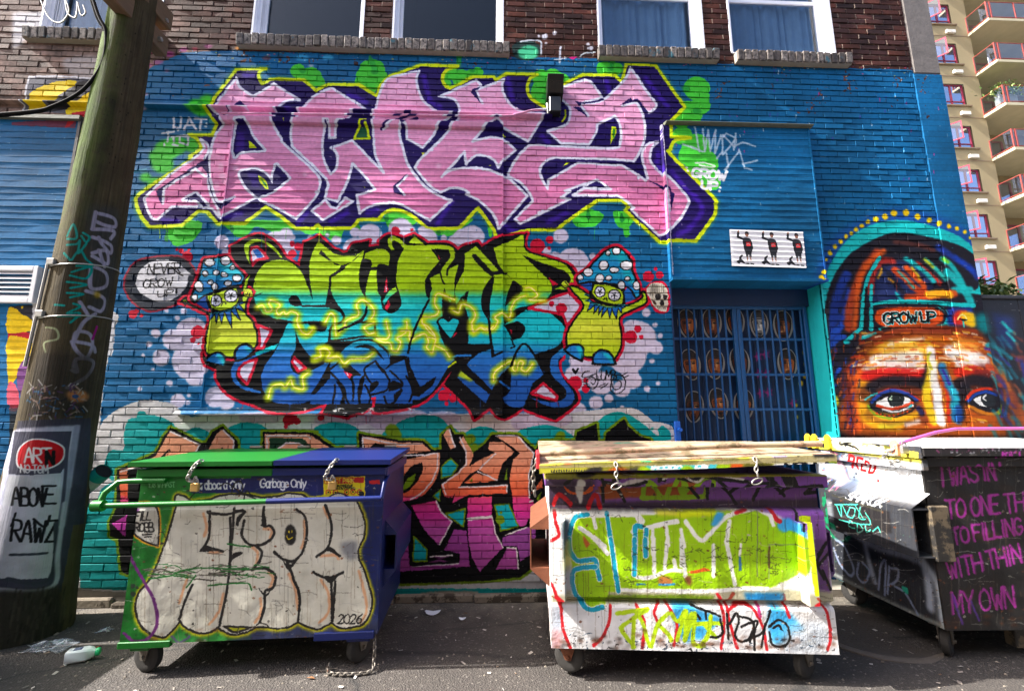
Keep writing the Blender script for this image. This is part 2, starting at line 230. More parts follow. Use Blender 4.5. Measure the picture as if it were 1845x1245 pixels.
def bubbles(c):
    c.o=(0,0,1)
    for x,y,r in [(400,437,14),(408,455,7),(516,423,12),(508,450,5),(527,428,6),(500,440,24),(520,448,14),(640,420,9),(667,425,22),(638,448,20),(722,415,22),(735,422,16),(760,415,7),(770,430,18),(835,432,20),(850,428,22),(820,438,14),(607,434,9),(660,440,14),(1010,425,14),(985,452,8),(1031,478,32),(1067,461,6),(1000,465,12),(319,573,5),(280,600,9),(345,600,30),(290,644,16),(258,640,4),(352,680,17),(340,712,4),(320,722,14),(338,725,5),(318,640,3),(345,650,36),(312,612,20),(390,715,20),(300,735,12),(388,722,6),(410,725,14),(1150,610,33),(1130,640,35),(1120,700,16),(1140,685,16),(1164,563,8),(1189,605,5),(1181,626,13),(1135,675,16),(1140,600,25),(1083,690,22),(1073,725,13),(1097,717,8),(1040,740,16),(1055,650,30),(1040,680,25),(1180,585,5),(300,560,4),(268,620,6),(275,665,3.5),(252,700,5),(305,690,6),(330,560,6),(430,440,5),(445,428,4),(560,430,6),(590,425,4),(700,440,6),(800,430,6),(880,440,5),(905,430,6),(1090,480,4),(1110,470,5),(1175,650,5),(1190,560,4),(1165,700,6),(1120,735,5),(1185,690,4)]: c.D(LIL,x,y,r,r*.97,soft=1)
    for x,y,r in [(326,452,5),(340,450,3),(337,462,10),(318,449,3),(355,598,12),(347,612,5),(357,618,2.5),(238,566,8),(246,560,4),(254,568,3.5),(713,417,8),(742,415,3),(527,440,5),(527,458,8),(538,445,7),(968,443,13),(990,432,7),(989,447,3.5),(1168,498,10),(1188,495,7),(1181,484,3.5),(1136,607,12),(1149,592,7),(1155,607,4),(800,712,11),(816,718,7),(804,727,4),(1035,690,13),(1055,700,7),(1055,685,5),(520,747,9),(534,755,7),(515,758,4)]: c.D(RED,x,y,r,r)
def slumb(c):
    G=[(400,(176,208,20)),(515,(160,200,8)),(522,(150,196,20)),(535,(30,190,170)),(560,TUR),(612,(18,180,196)),(640,(34,112,190)),(690,(30,88,172)),(760,(28,80,160))]
    sil='@s1 1210,150! 1480,20 1640,65 1760,180 @s3 600,280 740,370! 790,110! 960,35! 1100,160 1220,220! 1270,210! 1320,125! 1510,85! 1500,160! 1620,140! 1620,90! 1730,20 @s5 300,60! 410,15! 560,115! 750,110 830,140 890,195! 950,150 1110,100! 1150,160! 1350,50 1660,0! @s7 185,0! 185,180 560,310 700,400 730,560 820,780! 630,1060! @s8 400,150 330,300 330,390 290,440 300,560 370,650 450,740 495,810 480,900 250,1085! 0,1000 @s6 870,950! 700,1060 590,1040 510,940! 340,1080! 280,960 0,690! @s4 1570,530! 1400,740 1250,880 1080,950! 800,1000! 720,1000! 690,930! 600,1000! 540,1000! 400,1050! 150,1000! @s2 1660,900! 1380,990 1100,1000 900,935 600,820 450,650 440,530! 300,460! 300,300 @s1 1300,900 1220,300'
    P=c.path(sil,1,True);c.S(RED,9,None,P=np.vstack([P,P[:1]]),soft=1.2);c.F(BLK,sil,1)
    def hole(t,f=LIL):
        P=c.path(t,1,True);c.F(f,t,1);c.S(RED,5,None,P=np.vstack([P,P[:1]]),soft=1)
    g=lambda t,sm=1:c.F(LIME,t,sm,grad=G)
    # S + L + U + lower left mass
    g('@s3 230,640 255,490 350,350 500,298 620,320 720,390 790,490 885,750! 850,480 850,350 880,220 950,95! 1060,180 1150,240 1360,255! 1465,175! 1450,230! 1640,175 1720,220 1735,280! 1720,360! @s5 0,360 0,640! 40,720 60,830 150,890! 250,830! 262,720 215,560 215,400 240,290 300,170! 560,180 620,200 690,315! 590,420 530,530 530,660 570,740! 540,840 430,1020 @s4 1120,150! 1080,320! 1100,460 1220,720! 1400,600! @s4 1480,420 1640,360 1780,365! 1650,390 1560,450 1450,620 1330,790 1200,860! 1130,855! 1130,760! 1060,600! 1040,420! 890,470! 850,330 740,220 600,200! @s4 200,215! @s4 100,300 0,520 @s2 1600,560! 1700,640! 1640,780! 1400,895 1130,900 990,820 935,650 960,510 1100,290 1230,10! @s3 500,960 340,890 260,790 232,700')
    g('@s4 0,540! 150,450! 230,440 480,215 680,210 820,290 890,470! 1040,420 1060,600 1130,760! 1130,900! 1080,905! 0,905! 0,830!',1)
    g('@s4 1100,250! 1550,380! 1400,600 1220,720! 1130,560 1095,420');g('@s4 860,340! 1080,360! 1190,0! 1400,0! 1420,100 1550,380! 1300,420! 1000,420!',0)
    # M
    g('@s5 585,505! 700,450 720,540 600,600',1)
    g('@s5 580,500! 700,450! 715,400 790,300 810,240 760,190 700,180 600,180! 330,180 250,120 190,85 160,110 170,160 245,250! 235,290! 140,180 115,100 150,45 220,50 300,110 370,140 700,135 820,160 860,230 850,290 790,370 785,450! 800,400 900,350! 860,500! 850,600 870,580 950,440 965,330 945,245! 1090,145! 1340,420! 1260,440! 1060,230! 1040,260! 1130,370 1265,490! 1180,600 1145,740 1160,850 1225,980! 1260,1230! 1000,1230! 1015,1000 960,800 940,740! 960,680 1010,635! 940,700 870,790! 855,640! 850,700 800,760 740,610! 720,700 720,930! 650,1000 690,1080 800,1230! 360,1230! 430,1020 570,740! 600,620 600,560',1)
    g('@s5 350,110! 410,35! 530,140!',0)
    # B
    g('@s5 1290,170! 1400,120! 1620,15! 1620,150! @s7 210,220 560,330 670,430 700,520 680,590 610,620! 480,620! 650,560! 660,500 600,420 320,320 120,240! 320,420 430,530 450,620 400,720 250,800 0,860! @s5 1410,800! 1440,640 1500,520! 1430,450! 1390,420 1330,330',1)
    g('@s5 1285,470! 1430,455! 1500,520! 1440,640 1410,810! 1560,700! 1700,560! 1845,520! 1845,720! 1680,800 1400,900! 1400,1010! 1640,850! @s7 200,850 400,870 560,990 600,1100 580,1200 @s8 340,170 260,270 0,360! @s6 900,420! 740,500! 560,380! 500,0! @s5 1235,960! 1245,700',1)
    c.F(BLK,'@s5 1500,520! 1600,590 1600,640 1540,710 1410,805! 1440,650',1)
    c.F(BLK,'@s5 1390,1020! 1480,990 1570,980 1640,1050 1600,1140 1500,1190! 1440,1080!',1);c.F(BLK,'@s5 1390,910! 1560,830 1680,800 1845,720! 1845,770 1700,840 1500,860!',1)
    # lower right blue limbs
    g('@s6 240,480! 350,370 520,300! 545,385! 640,330! 760,300! 900,240! 1010,400! 1110,570! 980,680! 940,800 870,930 760,940 680,900! 640,820! 700,740! 740,500! 530,750! 400,620!',1)
    c.F(BLK,'@s6 740,490! 650,560 580,660 530,770! 570,860! 680,820 735,760! 745,600',1);c.S(SBL,4,'@s6 620,660 720,730',0)
    g('@s6 200,530! 150,620! 460,900! 510,790!',0);c.F(YEL,'@s6 200,530 150,600 300,660 330,640',0,soft=4,al=.9)
    g('@s6 950,830! 1200,890 1330,840 1340,740 1200,600 1170,480 1200,380 1310,290! 1370,330 1270,420 1270,520 1330,640 1430,780 1430,880 1330,945 1150,930',1)
    c.F(BLK,'@s6 1000,380! 1280,290! 1260,340! 1180,400 1170,480 1110,580! 1050,470',1)
    # left thin arcs
    c.F(SBL,'@s2 700,430! 850,370 1120,240! 1080,300! 880,380 740,450 660,540 660,620 720,700 930,765! 930,790! 720,740 620,650 600,540 640,450',1)
    c.F(TUR,'@s2 860,340! 1120,240! 1080,300! 880,370!',0)
    # black cuts
    c.F(BLK,'@s5 135,200! 300,170! 240,290 215,400 215,560 262,720 250,830 150,890 60,830 40,720 70,500 135,370!',1)
    g('@s5 200,600! 225,640! 130,720 75,800! 60,770! 110,670',1);c.F(RED,'@s5 100,480! 122,640! 68,662!',0);c.S(WHT,1.5,'@s5 98,590 98,640',0);c.F(RED,'@s5 125,740! 148,790! 110,860! 85,830!',0)
    c.F(BLK,'@s3 1450,290 1530,310 1535,380! 1740,375! 1720,410! 1530,410! 1480,560 1465,720! 1410,620 1395,500 1420,330',1);c.S(BLK,3,'@s3 1465,170 1440,300',0)
    c.F(BLK,'@s3 980,190! 1080,300 1170,365 1340,310! 1450,190! 1180,440 1090,490! 1085,640 1140,760 1225,880! 1020,815! 1050,640 1065,480! 1190,375 1060,300 955,230!',1)
    c.S(BLK,4.5,'@s3 780,812 1020,812 1140,840 1220,900 1210,980 1090,1040 1070,1195',1);c.S(BLK,4,'@s3 1070,1195 1585,1130 1560,965 1430,990',0)
    c.F(BLK,'@s3 620,740 660,690 720,710 780,810! 660,805',1);c.F(BLK,'@s3 820,990! 1000,985 1040,1040 1000,1095 900,1070',1);c.S(BLK,4,'@s3 480,960 700,990 1000,988',1)
    c.F(BLK,'@s3 1170,1085! 1420,950! 1480,840! 1480,900 1430,990',0);c.S(BLK,4,'@s3 1465,730 1482,820 1430,950 1170,1085',1)
    c.F(BLK,'@s2 1305,60! 1340,190 1450,360 1580,440! 1680,380! 1660,440! 1500,530 1350,580 1260,500 1255,400 1310,280',1);hole('@s2 1295,390! 1425,515! 1340,545! 1270,440!')
    c.F(BLK,'@s2 1690,430! 1600,620! 1480,800! 1530,800! 1700,620!',0)
    c.S(BLK,4.5,'@s4 230,430 380,260 560,200 720,220 860,340',1);c.F(BLK,'@s4 470,290! 600,250 730,300 820,430! 700,330 600,290',1)
    c.F(BLK,'@s5 590,420! 690,315! 600,180! 790,190! 800,260 720,380! 700,450! 580,500! 600,600 570,745! 530,640 540,520',1);c.S(BLK,4,'@s5 565,745 430,1020 360,1230',1);c.S(BLK,4,'@s4 1190,0 1110,170 1080,340',1)
    c.F(BLK,'@s5 850,230! 960,240 965,330 950,440 870,580 850,760! 865,790! 850,600 870,480 900,350! 790,400! 790,370 850,290',1);c.F(BLK,'@s5 735,610! 800,930! 720,930!',0);c.S(BLK,3,'@s5 700,450 720,520 740,560',1);c.S(BLK,3,'@s5 775,470 780,400 830,370',1)
    c.F(BLK,'@s5 1010,635! 960,690 950,760 1015,980 1000,1090 880,1230! 740,1230! 680,1080 810,1185! 900,1040 910,970! 950,960!',1)
    c.F(TUR,'@s5 670,1000 690,950 740,940 785,975! 840,940 900,960 910,1020 860,1110 810,1180! 740,1100',1);P=c.path('@s5 670,1000 690,950 740,940 785,975! 840,940 900,960 910,1020 860,1110 810,1180! 740,1100',1,True);c.S(BLK,4,None,P=np.vstack([P,P[:1]]))
    c.F(BLK,'@s5 1265,490! 1295,490! 1270,640 1240,800 1240,970! 1160,860 1145,740 1180,600',1);c.S(BLK,4,'@s5 1230,970 1260,1230',0);c.S(BLK,4,'@s6 500,0 530,380 640,330',0)
    c.F(BLK,'@s5 1045,235! 1090,240! 1270,430! 1440,435! 1430,455! 1290,465! 1265,490!',0)
    c.F(BLK,'@s6 0,130! 75,200! 170,0! 280,0! 260,120 150,250! 350,370! 240,470! 520,750! 500,800! 180,530! 100,400! 0,250!',0)
    c.S((36,120,200),3.5,'@s6 0,480 100,390 200,370 290,370',1);c.S(YEL,3,'@s6 50,500 130,440',0)
    c.S(BLK,4,'@s6 740,490 800,330 900,240 1010,390 1110,580',1);c.S(BLK,3,'@s6 740,190 780,270 735,290',0)
    # N P A letters
    for t in ['@s4 330,430 400,560 470,680 470,850','@s4 200,540 330,430','@s4 200,540 300,640 370,740 390,830 420,910','@s4 270,700 250,900','@s4 600,580 530,750 550,920','@s4 720,430 590,530 660,660 690,690','@s4 720,430 800,550','@s4 810,540 870,650 830,760 650,810','@s4 880,540 1020,690 870,760','@s4 1060,600 1130,750 1090,880','@s4 820,820 840,900','@s4 1000,740 930,880 850,920','@s4 600,700 660,820 640,920']: c.S(BLK,3.6,t,1)
    for t in ['@s4 350,490 430,480 500,530 560,590 480,600 440,650','@s4 660,690 740,650 750,700 660,780','@s4 900,650 1010,690 870,750','@s4 920,800 1020,750 940,880','@s4 540,640 590,610 540,900 520,800','@s4 720,450 800,560 850,560 870,660 850,560','@s4 280,650 360,740 380,900 330,900 350,800','@s4 450,560 480,850 460,850']: c.F(BLK,t,1)
    c.F(BLK,'@s4 880,370! 1080,380! 1040,420! 890,480! 790,550! 880,460!',0);c.F(BLK,'@s4 1040,420! 1085,380! 1110,500 1210,720! 1390,600! 1330,720 1200,820! 1130,820!',1)
    c.F(RED,'@s4 360,540! 460,580! 430,630!',0);c.S(WHT,1.4,'@s4 400,565 415,595',0);c.F(RED,'@s4 670,830 730,830 710,940 690,940',0)
    for t in ['@s3 190,200 260,160 310,190 390,285! 280,300 220,360!','@s2 905,40! 1050,95! 950,290! 890,290!','@s2 880,410! 780,690! 690,600 690,520 760,450','@s6 1100,680! 1250,820! 1240,870! 970,790!','@s7 200,830! 500,700! 640,655! 785,800! 690,960! 620,1010! 580,900!']: hole(t)
    c.F(SBL,'@s3 220,200 280,180 340,270 270,280',0);c.F(RED,'@s7 420,490 530,570 460,580',0);c.D(RED,455,780,30);c.o=REG['s7'];c.D(RED,455,782,30);c.D(RED,565,835,62)
    # yellow glow worms
    Wm=['@s3 280,820 330,800 370,870 430,850 400,780 430,745 520,800 480,860 510,910 560,870 590,900 650,870 720,900 710,980 740,1040 760,1090 820,1120 880,1070','@s3 1020,990 1050,930 1080,890 1120,920 1130,1000 1140,1130','@s3 1180,1100 1240,1040 1250,980 1320,940 1390,900 1370,800 1420,740 1480,760 1550,830 1560,900 1530,950','@s3 1560,990 1460,1040 1500,1110 1570,1100','@s4 40,410 110,380 110,310 160,290 210,330 200,390 300,380 370,460 440,410 540,410 620,400 690,350','@s4 840,0 860,80 870,150 830,190 730,180 800,220 880,240 900,310 960,320 1000,220 960,180 1060,110 1060,0','@s4 1000,100 1100,100 1100,200 1250,130 1300,220 1280,280 1340,340 1370,260 1380,180 1320,120 1230,20','@s4 1380,260 1480,310 1540,390','@s5 510,930 630,920 680,870 630,780 660,680 740,690 850,740','@s5 830,850 900,880 930,790 1040,830 1080,920 1040,1000 1060,1100 1130,1050 1200,1060 1280,1060 1330,980 1300,930 1380,890 1460,940 1480,830 1530,740 1640,690','@s5 1640,610 1700,610 1770,690 1680,740 1845,740','@s5 490,960 500,1010 560,1040 620,1110 640,1170 560,1150','@s6 550,650 560,560 640,490 720,440 780,440 760,520 800,540 830,440 880,450 860,520 920,550 980,460','@s2 1010,840 1050,720 1150,690 1200,720 1260,640 1290,720 1400,740 1390,620 1450,560','@s2 1520,400 1590,380 1570,310 1640,300 1690,340 1660,400 1770,390','@s2 1330,30 1380,110 1440,140 1490,90','@s6 310,40 330,110 400,60 470,100 540,50']
    for t in Wm: c.S((196,214,10),13,t,1,soft=12,al=.92)
    for t in Wm: c.S((246,226,30),3.2,t,1,soft=3,al=.8);c.S((250,244,170),1.5,t,1,soft=.8)
    # redraw a few blacks that cross the glow
    for t in ['@s3 1482,820 1430,950 1170,1085','@s5 565,745 430,1020 360,1230','@s5 1230,970 1260,1230','@s6 740,490 800,330 900,240 1010,390']: c.S(BLK,4,t,1)
    for t in ['@s6 100,160 130,120','@s5 850,1140 880,1100']: c.S(RED,1.5,t,0)
    c.F(RED,'@s5 1465,1060 1495,1080 1480,1110',0);c.F(RED,'@s5 670,240 705,295 690,290',0)
def star(c,x,y,r):
    for a in (0.3,1.55,2.8,4.0,5.2): c.S(BLK,1.7,[(x-np.cos(a)*r*.15,y-np.sin(a)*r*.15),(x+np.cos(a)*r,y+np.sin(a)*r)],0)
def mushrooms(c):
    Y1=(168,204,20);Y2=(206,214,60)
    # speech bubble
    t='@s1 30,600 60,440 140,330 330,270 600,260 720,310 800,420 810,500 740,640 620,770 470,830 300,860 120,760'
    P=c.path(t,1,True);c.S((150,20,50),6,None,P=np.vstack([P,P[:1]]),soft=1.5);c.F((26,28,40),t,1,al=.9)
    c.F((206,206,214),'@s1 145,540 200,400 330,310 480,295 620,330 700,400 720,420 800,475! 730,470 720,560 650,660 520,745 380,755 240,690 165,610',1)
    c.reg(220,420);c.T(BLK,1.9,280,460,112,'NEVER',sl=.12,rot=-.05,asp=.62,sp=.14);c.T(BLK,1.9,225,612,92,'GROW',sl=.1,rot=-.1,asp=.82,sp=.15);c.T(BLK,1.9,390,710,72,'UP!',sl=.2,rot=-.1,asp=1.1,sp=.25);c.S(BLK,2,'540,370 600,430 670,475',1)
    for side in (0,1):
        if side==0:
            body='@s1 640,760! 740,790 900,860 960,900 975,980 935,1080 @s2 310,300 370,370 500,380 640,390 860,290 890,150 850,20 @s1 1430,950 1370,880 1390,750 1450,660! 1400,620! 1340,700 1290,800 1000,880 760,800 700,710!'
            cap='@s1 770,740 770,680 850,480 900,310 960,285 1180,265! 1250,370 1360,470 1330,570! 1050,640 940,680 870,720 800,770'
            under='@s1 800,765! 920,690! 960,860! 850,800!';face='@s1 935,690! 1280,598! 1300,740 1230,830 1090,865 1000,830 950,750'
            eyes=[('s1',1048,750,58,60),('s1',1213,697,68,66)];mouth=['@s1 1110,810 1125,760','@s1 1140,760 1155,785']
            spots=[(970,325,50,38),(1155,310,48,45),(1232,385,25,22),(920,445,24,28),(1050,440,38,24),(1143,465,30,22),(1280,503,42,36),(978,545,26,22),(850,590,44,56),(1030,595,36,34),(1178,560,36,24),(805,708,28,30)];sr='s1'
            spikes=[[(985,890),(1030,900),(970,990)],[(1030,890),(1075,890),(1048,1010)],[(1075,885),(1140,875),(1110,1000)],[(1140,870),(1210,865),(1222,1055)],[(1205,860),(1260,830),(1315,965)],[(1255,830),(1300,790),(1365,885)],[(1295,800),(1310,760),(1375,770)]]
            feet=['@s2 310,430! 370,370 450,335 520,380 530,495! 380,460','@s2 650,430! 640,340 700,260 780,250 860,310! 760,400'];bot='s2'
        else:
            body='@s7 650,590! 720,590 870,690 900,760 1250,800 1440,730 1450,650 1490,650! 1500,770 1350,850 1240,900 1200,960 1220,1100 @s8 970,60 980,250 920,390 860,400 660,390 560,380 400,290 365,180 400,60 @s7 650,1040 720,940 800,830 790,760 700,660'
            cap='@s7 740,540 740,480 850,400 960,280 1060,190 1180,155 1270,220 1340,310 1350,420 1400,540 1430,640 1420,700 1380,720! 1300,600 1100,560 900,540 760,560'
            under='@s7 750,560! 900,545! 890,640!';face='@s7 925,560! 1100,570 1250,640! 1250,760 1200,795 1080,780 950,730 895,660'
            eyes=[('s7',990,650,54,56),('s7',1150,688,62,60)];mouth=['@s7 1030,735 1045,715','@s7 1065,745 1062,710']
            spots=[(1170,195,40,38),(1075,220,20,20),(1027,355,48,46),(1280,355,64,44),(1145,405,46,24),(855,432,46,44),(768,490,28,28),(985,500,42,42),(1083,498,28,22),(1292,503,24,18),(1228,575,34,42),(1393,580,32,40)];sr='s7'
            spikes=[[(820,680),(860,690),(900,725)],[(830,745),(880,735),(900,770)],[(880,770),(940,790),(850,865)],[(930,785),(985,800),(920,890)],[(980,800),(1030,815),(975,900)],[(1030,815),(1080,825),(1010,930)],[(1070,820),(1130,825),(1100,945)],[(1120,825),(1190,815),(1168,948)],[(1180,820),(1230,800),(1225,885)],[(1200,800),(1290,800),(1240,830)]]
            feet=['@s8 350,310! 400,260 480,245 550,290 540,430! 420,370','@s8 660,460! 670,370 740,310 820,320 880,380 915,465! 780,470'];bot='s8'
        for t in (body,cap):
            P=c.path(t,1,True);c.S(RED,12.5,None,P=np.vstack([P,P[:1]]))
        P=c.path(face,1,True);c.S(BLK,9,None,P=np.vstack([P,P[:1]]))
        c.F(Y1,body,1,grad=[(540,Y1),(590,Y2),(625,(186,208,30)),(660,(160,196,20))]);P=c.path(body,1,True);c.S(BLK,3.6,None,P=np.vstack([P,P[:1]]))
        if side==1: c.F(SBL,'@s7 1260,660! 1290,590! 1420,690! 1380,730! 1270,770!',0);
        c.F((26,80,168),under,0)
        c.F((20,150,190),cap,1,grad=[(455,(20,170,190)),(475,(24,130,190)),(495,(22,150,190)),(515,(24,110,185)),(540,(30,170,200))]);P=c.path(cap,1,True);c.S(BLK,3.4,None,P=np.vstack([P,P[:1]]))
        c.F((24,180,190),'@s1 1050,300 1190,300 1330,470 1250,480 1120,400' if side==0 else '@s7 1180,220 1270,260 1330,440 1380,560 1320,560 1230,400',1,soft=5,al=.8)
        for j,(x,y,a,b) in enumerate(spots):
            c.o=REG[sr];c.D(BLK,x,y,a+12,b+12);c.D((226,226,232),x,y,a,b)
        c.F((176,206,24),face,1);P=c.path(face,1,True);c.S(BLK,3.2,None,P=np.vstack([P,P[:1]]))
        for r,x,y,a,b in eyes:
            c.o=REG[r];c.D(BLK,x,y,a+10,b+10);c.D((222,222,234),x,y,a-4,b-4);star(c,x,y,a*.55)
        for t in mouth: c.S(BLK,2,t,0)
        c.o=REG[sr]
        for sp in spikes: c.F((28,100,180),sp,0);c.S((20,170,200),3,[sp[0],sp[1]],0);c.S(BLK,1.6,sp+[sp[0]],0)
        for t in feet: c.F((30,120,195),t,1);P=c.path(t,1,True);c.S(BLK,4,None,P=np.vstack([P,P[:1]]))
        c.F((24,180,196),'@s2 440,360 520,390 525,480 470,420' if side==0 else '@s8 480,260 545,300 535,400 500,330',1,soft=3);c.F((24,180,196),'@s2 740,270 830,300 800,330' if side==0 else '@s8 760,330 850,370 890,450 820,400',1,soft=3)
    # lime snake strip held by the left one
    c.F((168,206,20),'@s1 1330,650! 1360,540 1430,430 1400,320 1355,200 1370,120 1450,70 1560,75 1700,160 1790,280! 1750,270! 1640,170 1540,110 1450,125 1415,190 1430,310 1440,420 1420,500 1360,650!',1)
    for t in ['@s1 1340,640 1360,540 1430,430 1400,320 1355,200 1370,120 1450,70 1560,75 1700,160 1800,290','@s1 1375,640 1430,480 1440,400 1415,200 1450,125 1540,110 1640,170 1760,290']: c.S(BLK,2.6,t,1)
    c.F((200,214,50),'@s1 1360,680 1380,620 1440,640 1450,700 1400,715',1);c.S(BLK,1.8,'@s1 1350,700 1420,715 1500,690 1560,665',1)
    for t in ['@s1 1380,690 1400,660','@s1 1410,700 1425,665','@s1 620,820 680,820 700,790','@s1 640,760 690,790 690,715']: c.S(BLK,1.6,t,0)
    c.F((190,212,40),'@s7 560,570 600,530 640,560 650,590 600,610',1);c.S(BLK,2,'@s7 560,570 600,610 650,590',0);c.S(BLK,1.5,'@s7 600,540 640,580',0)
    # skull
    c.F(RED,'@s7 1490,620 1560,540 1680,530 1750,620 1765,760 1745,860 1680,890 1590,860 1540,760',1)
    c.F((206,200,184),'@s7 1500,640 1560,560 1670,555 1735,630 1740,760 1720,860 1660,860 1590,810 1550,740',1)
    c.F((120,112,100),'@s7 1560,570 1640,560 1640,650 1530,680',0,soft=3,al=.7)
    for t in ['@s7 1600,690 1650,670 1660,730 1610,740','@s7 1690,680 1735,690 1725,730 1695,730','@s7 1660,750 1690,740 1695,790 1660,800']: c.F((40,36,36),t,1)
    for k in range(8): c.S((90,86,80),.8,[(1555+k*20,570),(1545+k*20,690)],0)
    for k in range(6): c.S((60,50,44),.9,[(1630+k*16,805),(1635+k*15,840)],0)
    c.F((70,50,40),'@s7 1560,730 1600,760 1610,800 1580,780',1)
    c.o=REG['s8']  # small tag
    c.S(BLK,1.8,'620,540 560,560 545,610 620,600 700,580 720,660 680,730 610,720 590,650 640,610 690,640 670,690 640,670',1)
    c.T(BLK,1.8,700,640,110,'LUMB',asp=.5,sp=.06,sl=.05);c.S(BLK,1.8,'920,640 970,660 970,720 920,750 880,720 870,650 940,580 1020,640 1010,740 930,790 860,760 855,690',1);c.S(BLK,1.6,'960,560 1010,620 990,590 1050,560',0);c.S(BLK,1.6,'1000,620 1060,595',0)
    for t in ['730,710 800,680','750,740 830,680','540,660 600,680','560,690 610,690']: c.S(BLK,1.4,t,0)
    c.F(BLK,'470,585 425,530 440,510 470,535 490,505 510,515',0)
REG.update({'k1':(140,730,4.15),'k2':(560,740,3.459),'k3':(860,740,4.789),'f1':(1460,370,4.981),'f2':(1460,580,3.589),'g1':(1190,480,2.8),'po':(1220,220,3.0893),'f3':(1480,500,6.4)})
TEAL=(6,150,150);OLV=(108,138,16);COR=(228,148,112)
def coral_piece(c):
    PALE=(206,200,204)
    c.F((196,194,196),'@p 100,540 207,562 203,600 188,680 180,765! 192,752 215,735 262,720 310,728 345,752! 372,745! 900,745! 1030,743! 1093,736 1136,734 1160,746 1176,759! 1204,764 1214,773! 1232,774! 1232,1095! 60,1095! 60,540!',1)
    c.F((188,206,190),'@p 350,750 560,750 560,775 300,775',0,soft=6,al=.7);c.F((198,180,170),'@p 840,750 1020,750 1020,778 840,778',0,soft=8,al=.7)
    for x,y,rx,ry in [(640,752,50,14),(720,756,60,22),(800,752,30,12),(960,760,40,20),(470,752,40,10),(590,756,24,12),(1000,755,30,14)]: c.o=(0,0,1);c.D((178,160,182),x,y,rx,ry,soft=1.5,al=.8)
    for x,y,r in [(518,757,9),(534,758,7),(515,768,4),(524,752,12),(578,752,6),(626,750,6)]: c.D((176,18,40),x,y,r)
    for t in ['@k1 340,330 345,220 375,110 440,90! 450,50 490,40 520,70! 620,85 730,160 760,340 600,420 300,480 260,560 200,480 215,370 260,330','@k1 160,680 190,610 300,580 340,800 340,1245 60,1245 0,1245 10,900 60,780 150,730','@k1 790,220 830,180 900,165 960,190 1000,240 900,300','@k1 1120,200 1160,150 1260,125 1380,150 1430,200 1440,340 1200,340','@k2 20,120 80,80 170,70 260,90 310,140 300,235 150,240','@k2 450,170 520,90 600,45 700,25 800,40 860,90 900,110 950,140 1000,110 1070,95 1130,110 1160,150 1010,270 760,250','@k3 340,190 440,140 580,120 720,150 820,210 860,260 560,300 440,300','@k3 1030,110 1100,40 1200,8 1300,30 1400,90 1500,170 1560,210 1560,150 1600,130 1660,180 1660,250 1500,260 1040,260']: c.F(TEAL,t,1)
    c.F(TEAL,'@p 130,912 170,905 215,900 300,1060 1240,1060 1240,1080 700,1080 640,1078 215,1063 145,1060 140,1000',0)
    for x,y,r in [(1003,790,5),(1014,786,3),(1150,783,3),(706,775,12),(715,783,8),(848,790,9),(855,805,7),(1010,785,9),(1175,772,3)]: c.o=(0,0,1);c.D(OLV if r!=3 else (24,170,160),x,y,r,soft=1)
    S='@k1 290,480! 480,400! 580,350! 640,230! 690,165! 915,275! 960,275! 1000,200 1080,155! 1195,265! 1200,340! 1380,345! 1380,195! 1780,200! @k2 0,140! 30,145! 150,230! 300,230! 300,140! 540,180! 700,185! 760,245! 815,235! 815,150! 870,100! 895,145! 950,145! 1005,265! 1085,200! 1130,145! 1290,145! 1400,240! @k3 540,260! 850,250! 860,180! 1030,105! 1040,260! 1100,260! 1110,190! 1265,65! 1300,130 1400,215 1500,250! 1500,400! @p 1200,850! 1000,1010! @k2 1380,980! 1300,1035! 1030,1060! 545,1075! 0,1090! @p 300,1060! @k1 330,1245! 300,1000! 240,980! 240,870! 290,760!'
    P=c.path(S,0,True);c.S(OLV,9,None,P=np.vstack([P,P[:1]]),soft=1.5);c.F(BLK,S,0)
    G=[(770,(224,158,124)),(830,(230,150,114)),(865,(232,118,78)),(890,(226,92,58)),(898,(214,60,120)),(925,(206,44,140)),(950,(182,74,156)),(1020,(170,72,152))]
    def g(t,sm=1,wh=None):
        P=c.F(COR,t,sm,grad=G)
        if wh: c.S((226,214,214),2.6,wh,0,soft=.8)
    g('@k1 685,190! 905,285! 880,360! 560,410! 370,480! 375,740! 318,740! 310,490! 430,450! 580,380! 640,270!',0,'@k1 685,195 905,290 880,350');c.S((226,214,214),2.4,'@k1 320,495 480,445 560,410',0);c.F(BLK,'@k1 600,400! 680,325! 700,350! 680,340! 640,390!',0)
    c.F((176,52,150),'@k1 255,880! 370,815! 350,985!',0)
    g('@k1 975,345! 1020,240 1075,175! 1168,265! 1150,345!',1,'@k1 1080,180 1168,265 1155,345');c.F(BLK,'@k1 1050,345 1085,310 1075,345',0)
    g('@k1 1395,345! 1395,213! 1720,213! 1830,300! 1830,345!',0,'@k1 1412,335 1412,228 1700,225 1826,290');c.F((30,60,40),'@k1 1430,345! 1430,243! 1680,243! 1790,345!',0);g('@k1 1480,345 1560,280 1650,280 1720,345',1,'@k1 1480,335 1560,280 1650,280 1720,330')
    g('@k2 320,155! 540,195! 690,200! 745,250! 620,265! 560,265! 540,225! 400,200! 340,240!',0,'@k2 325,235 325,165 545,210 690,205');g('@k2 0,150 120,230 0,230',0)
    g('@k2 545,300! 600,300 700,280 805,260! 800,360 765,450 690,530 545,572! 545,515! 600,500 660,440 695,370 690,320! 620,350 545,450!',1,'@k2 560,275 700,275 790,262 790,350 755,440 680,520 620,548')
    c.F(OLV,'@k2 650,390! 640,440 590,490! 560,490! 600,420!',1)
    g('@k2 825,145! 862,108! 900,225! 872,240!',0,'@k2 862,112 898,225')
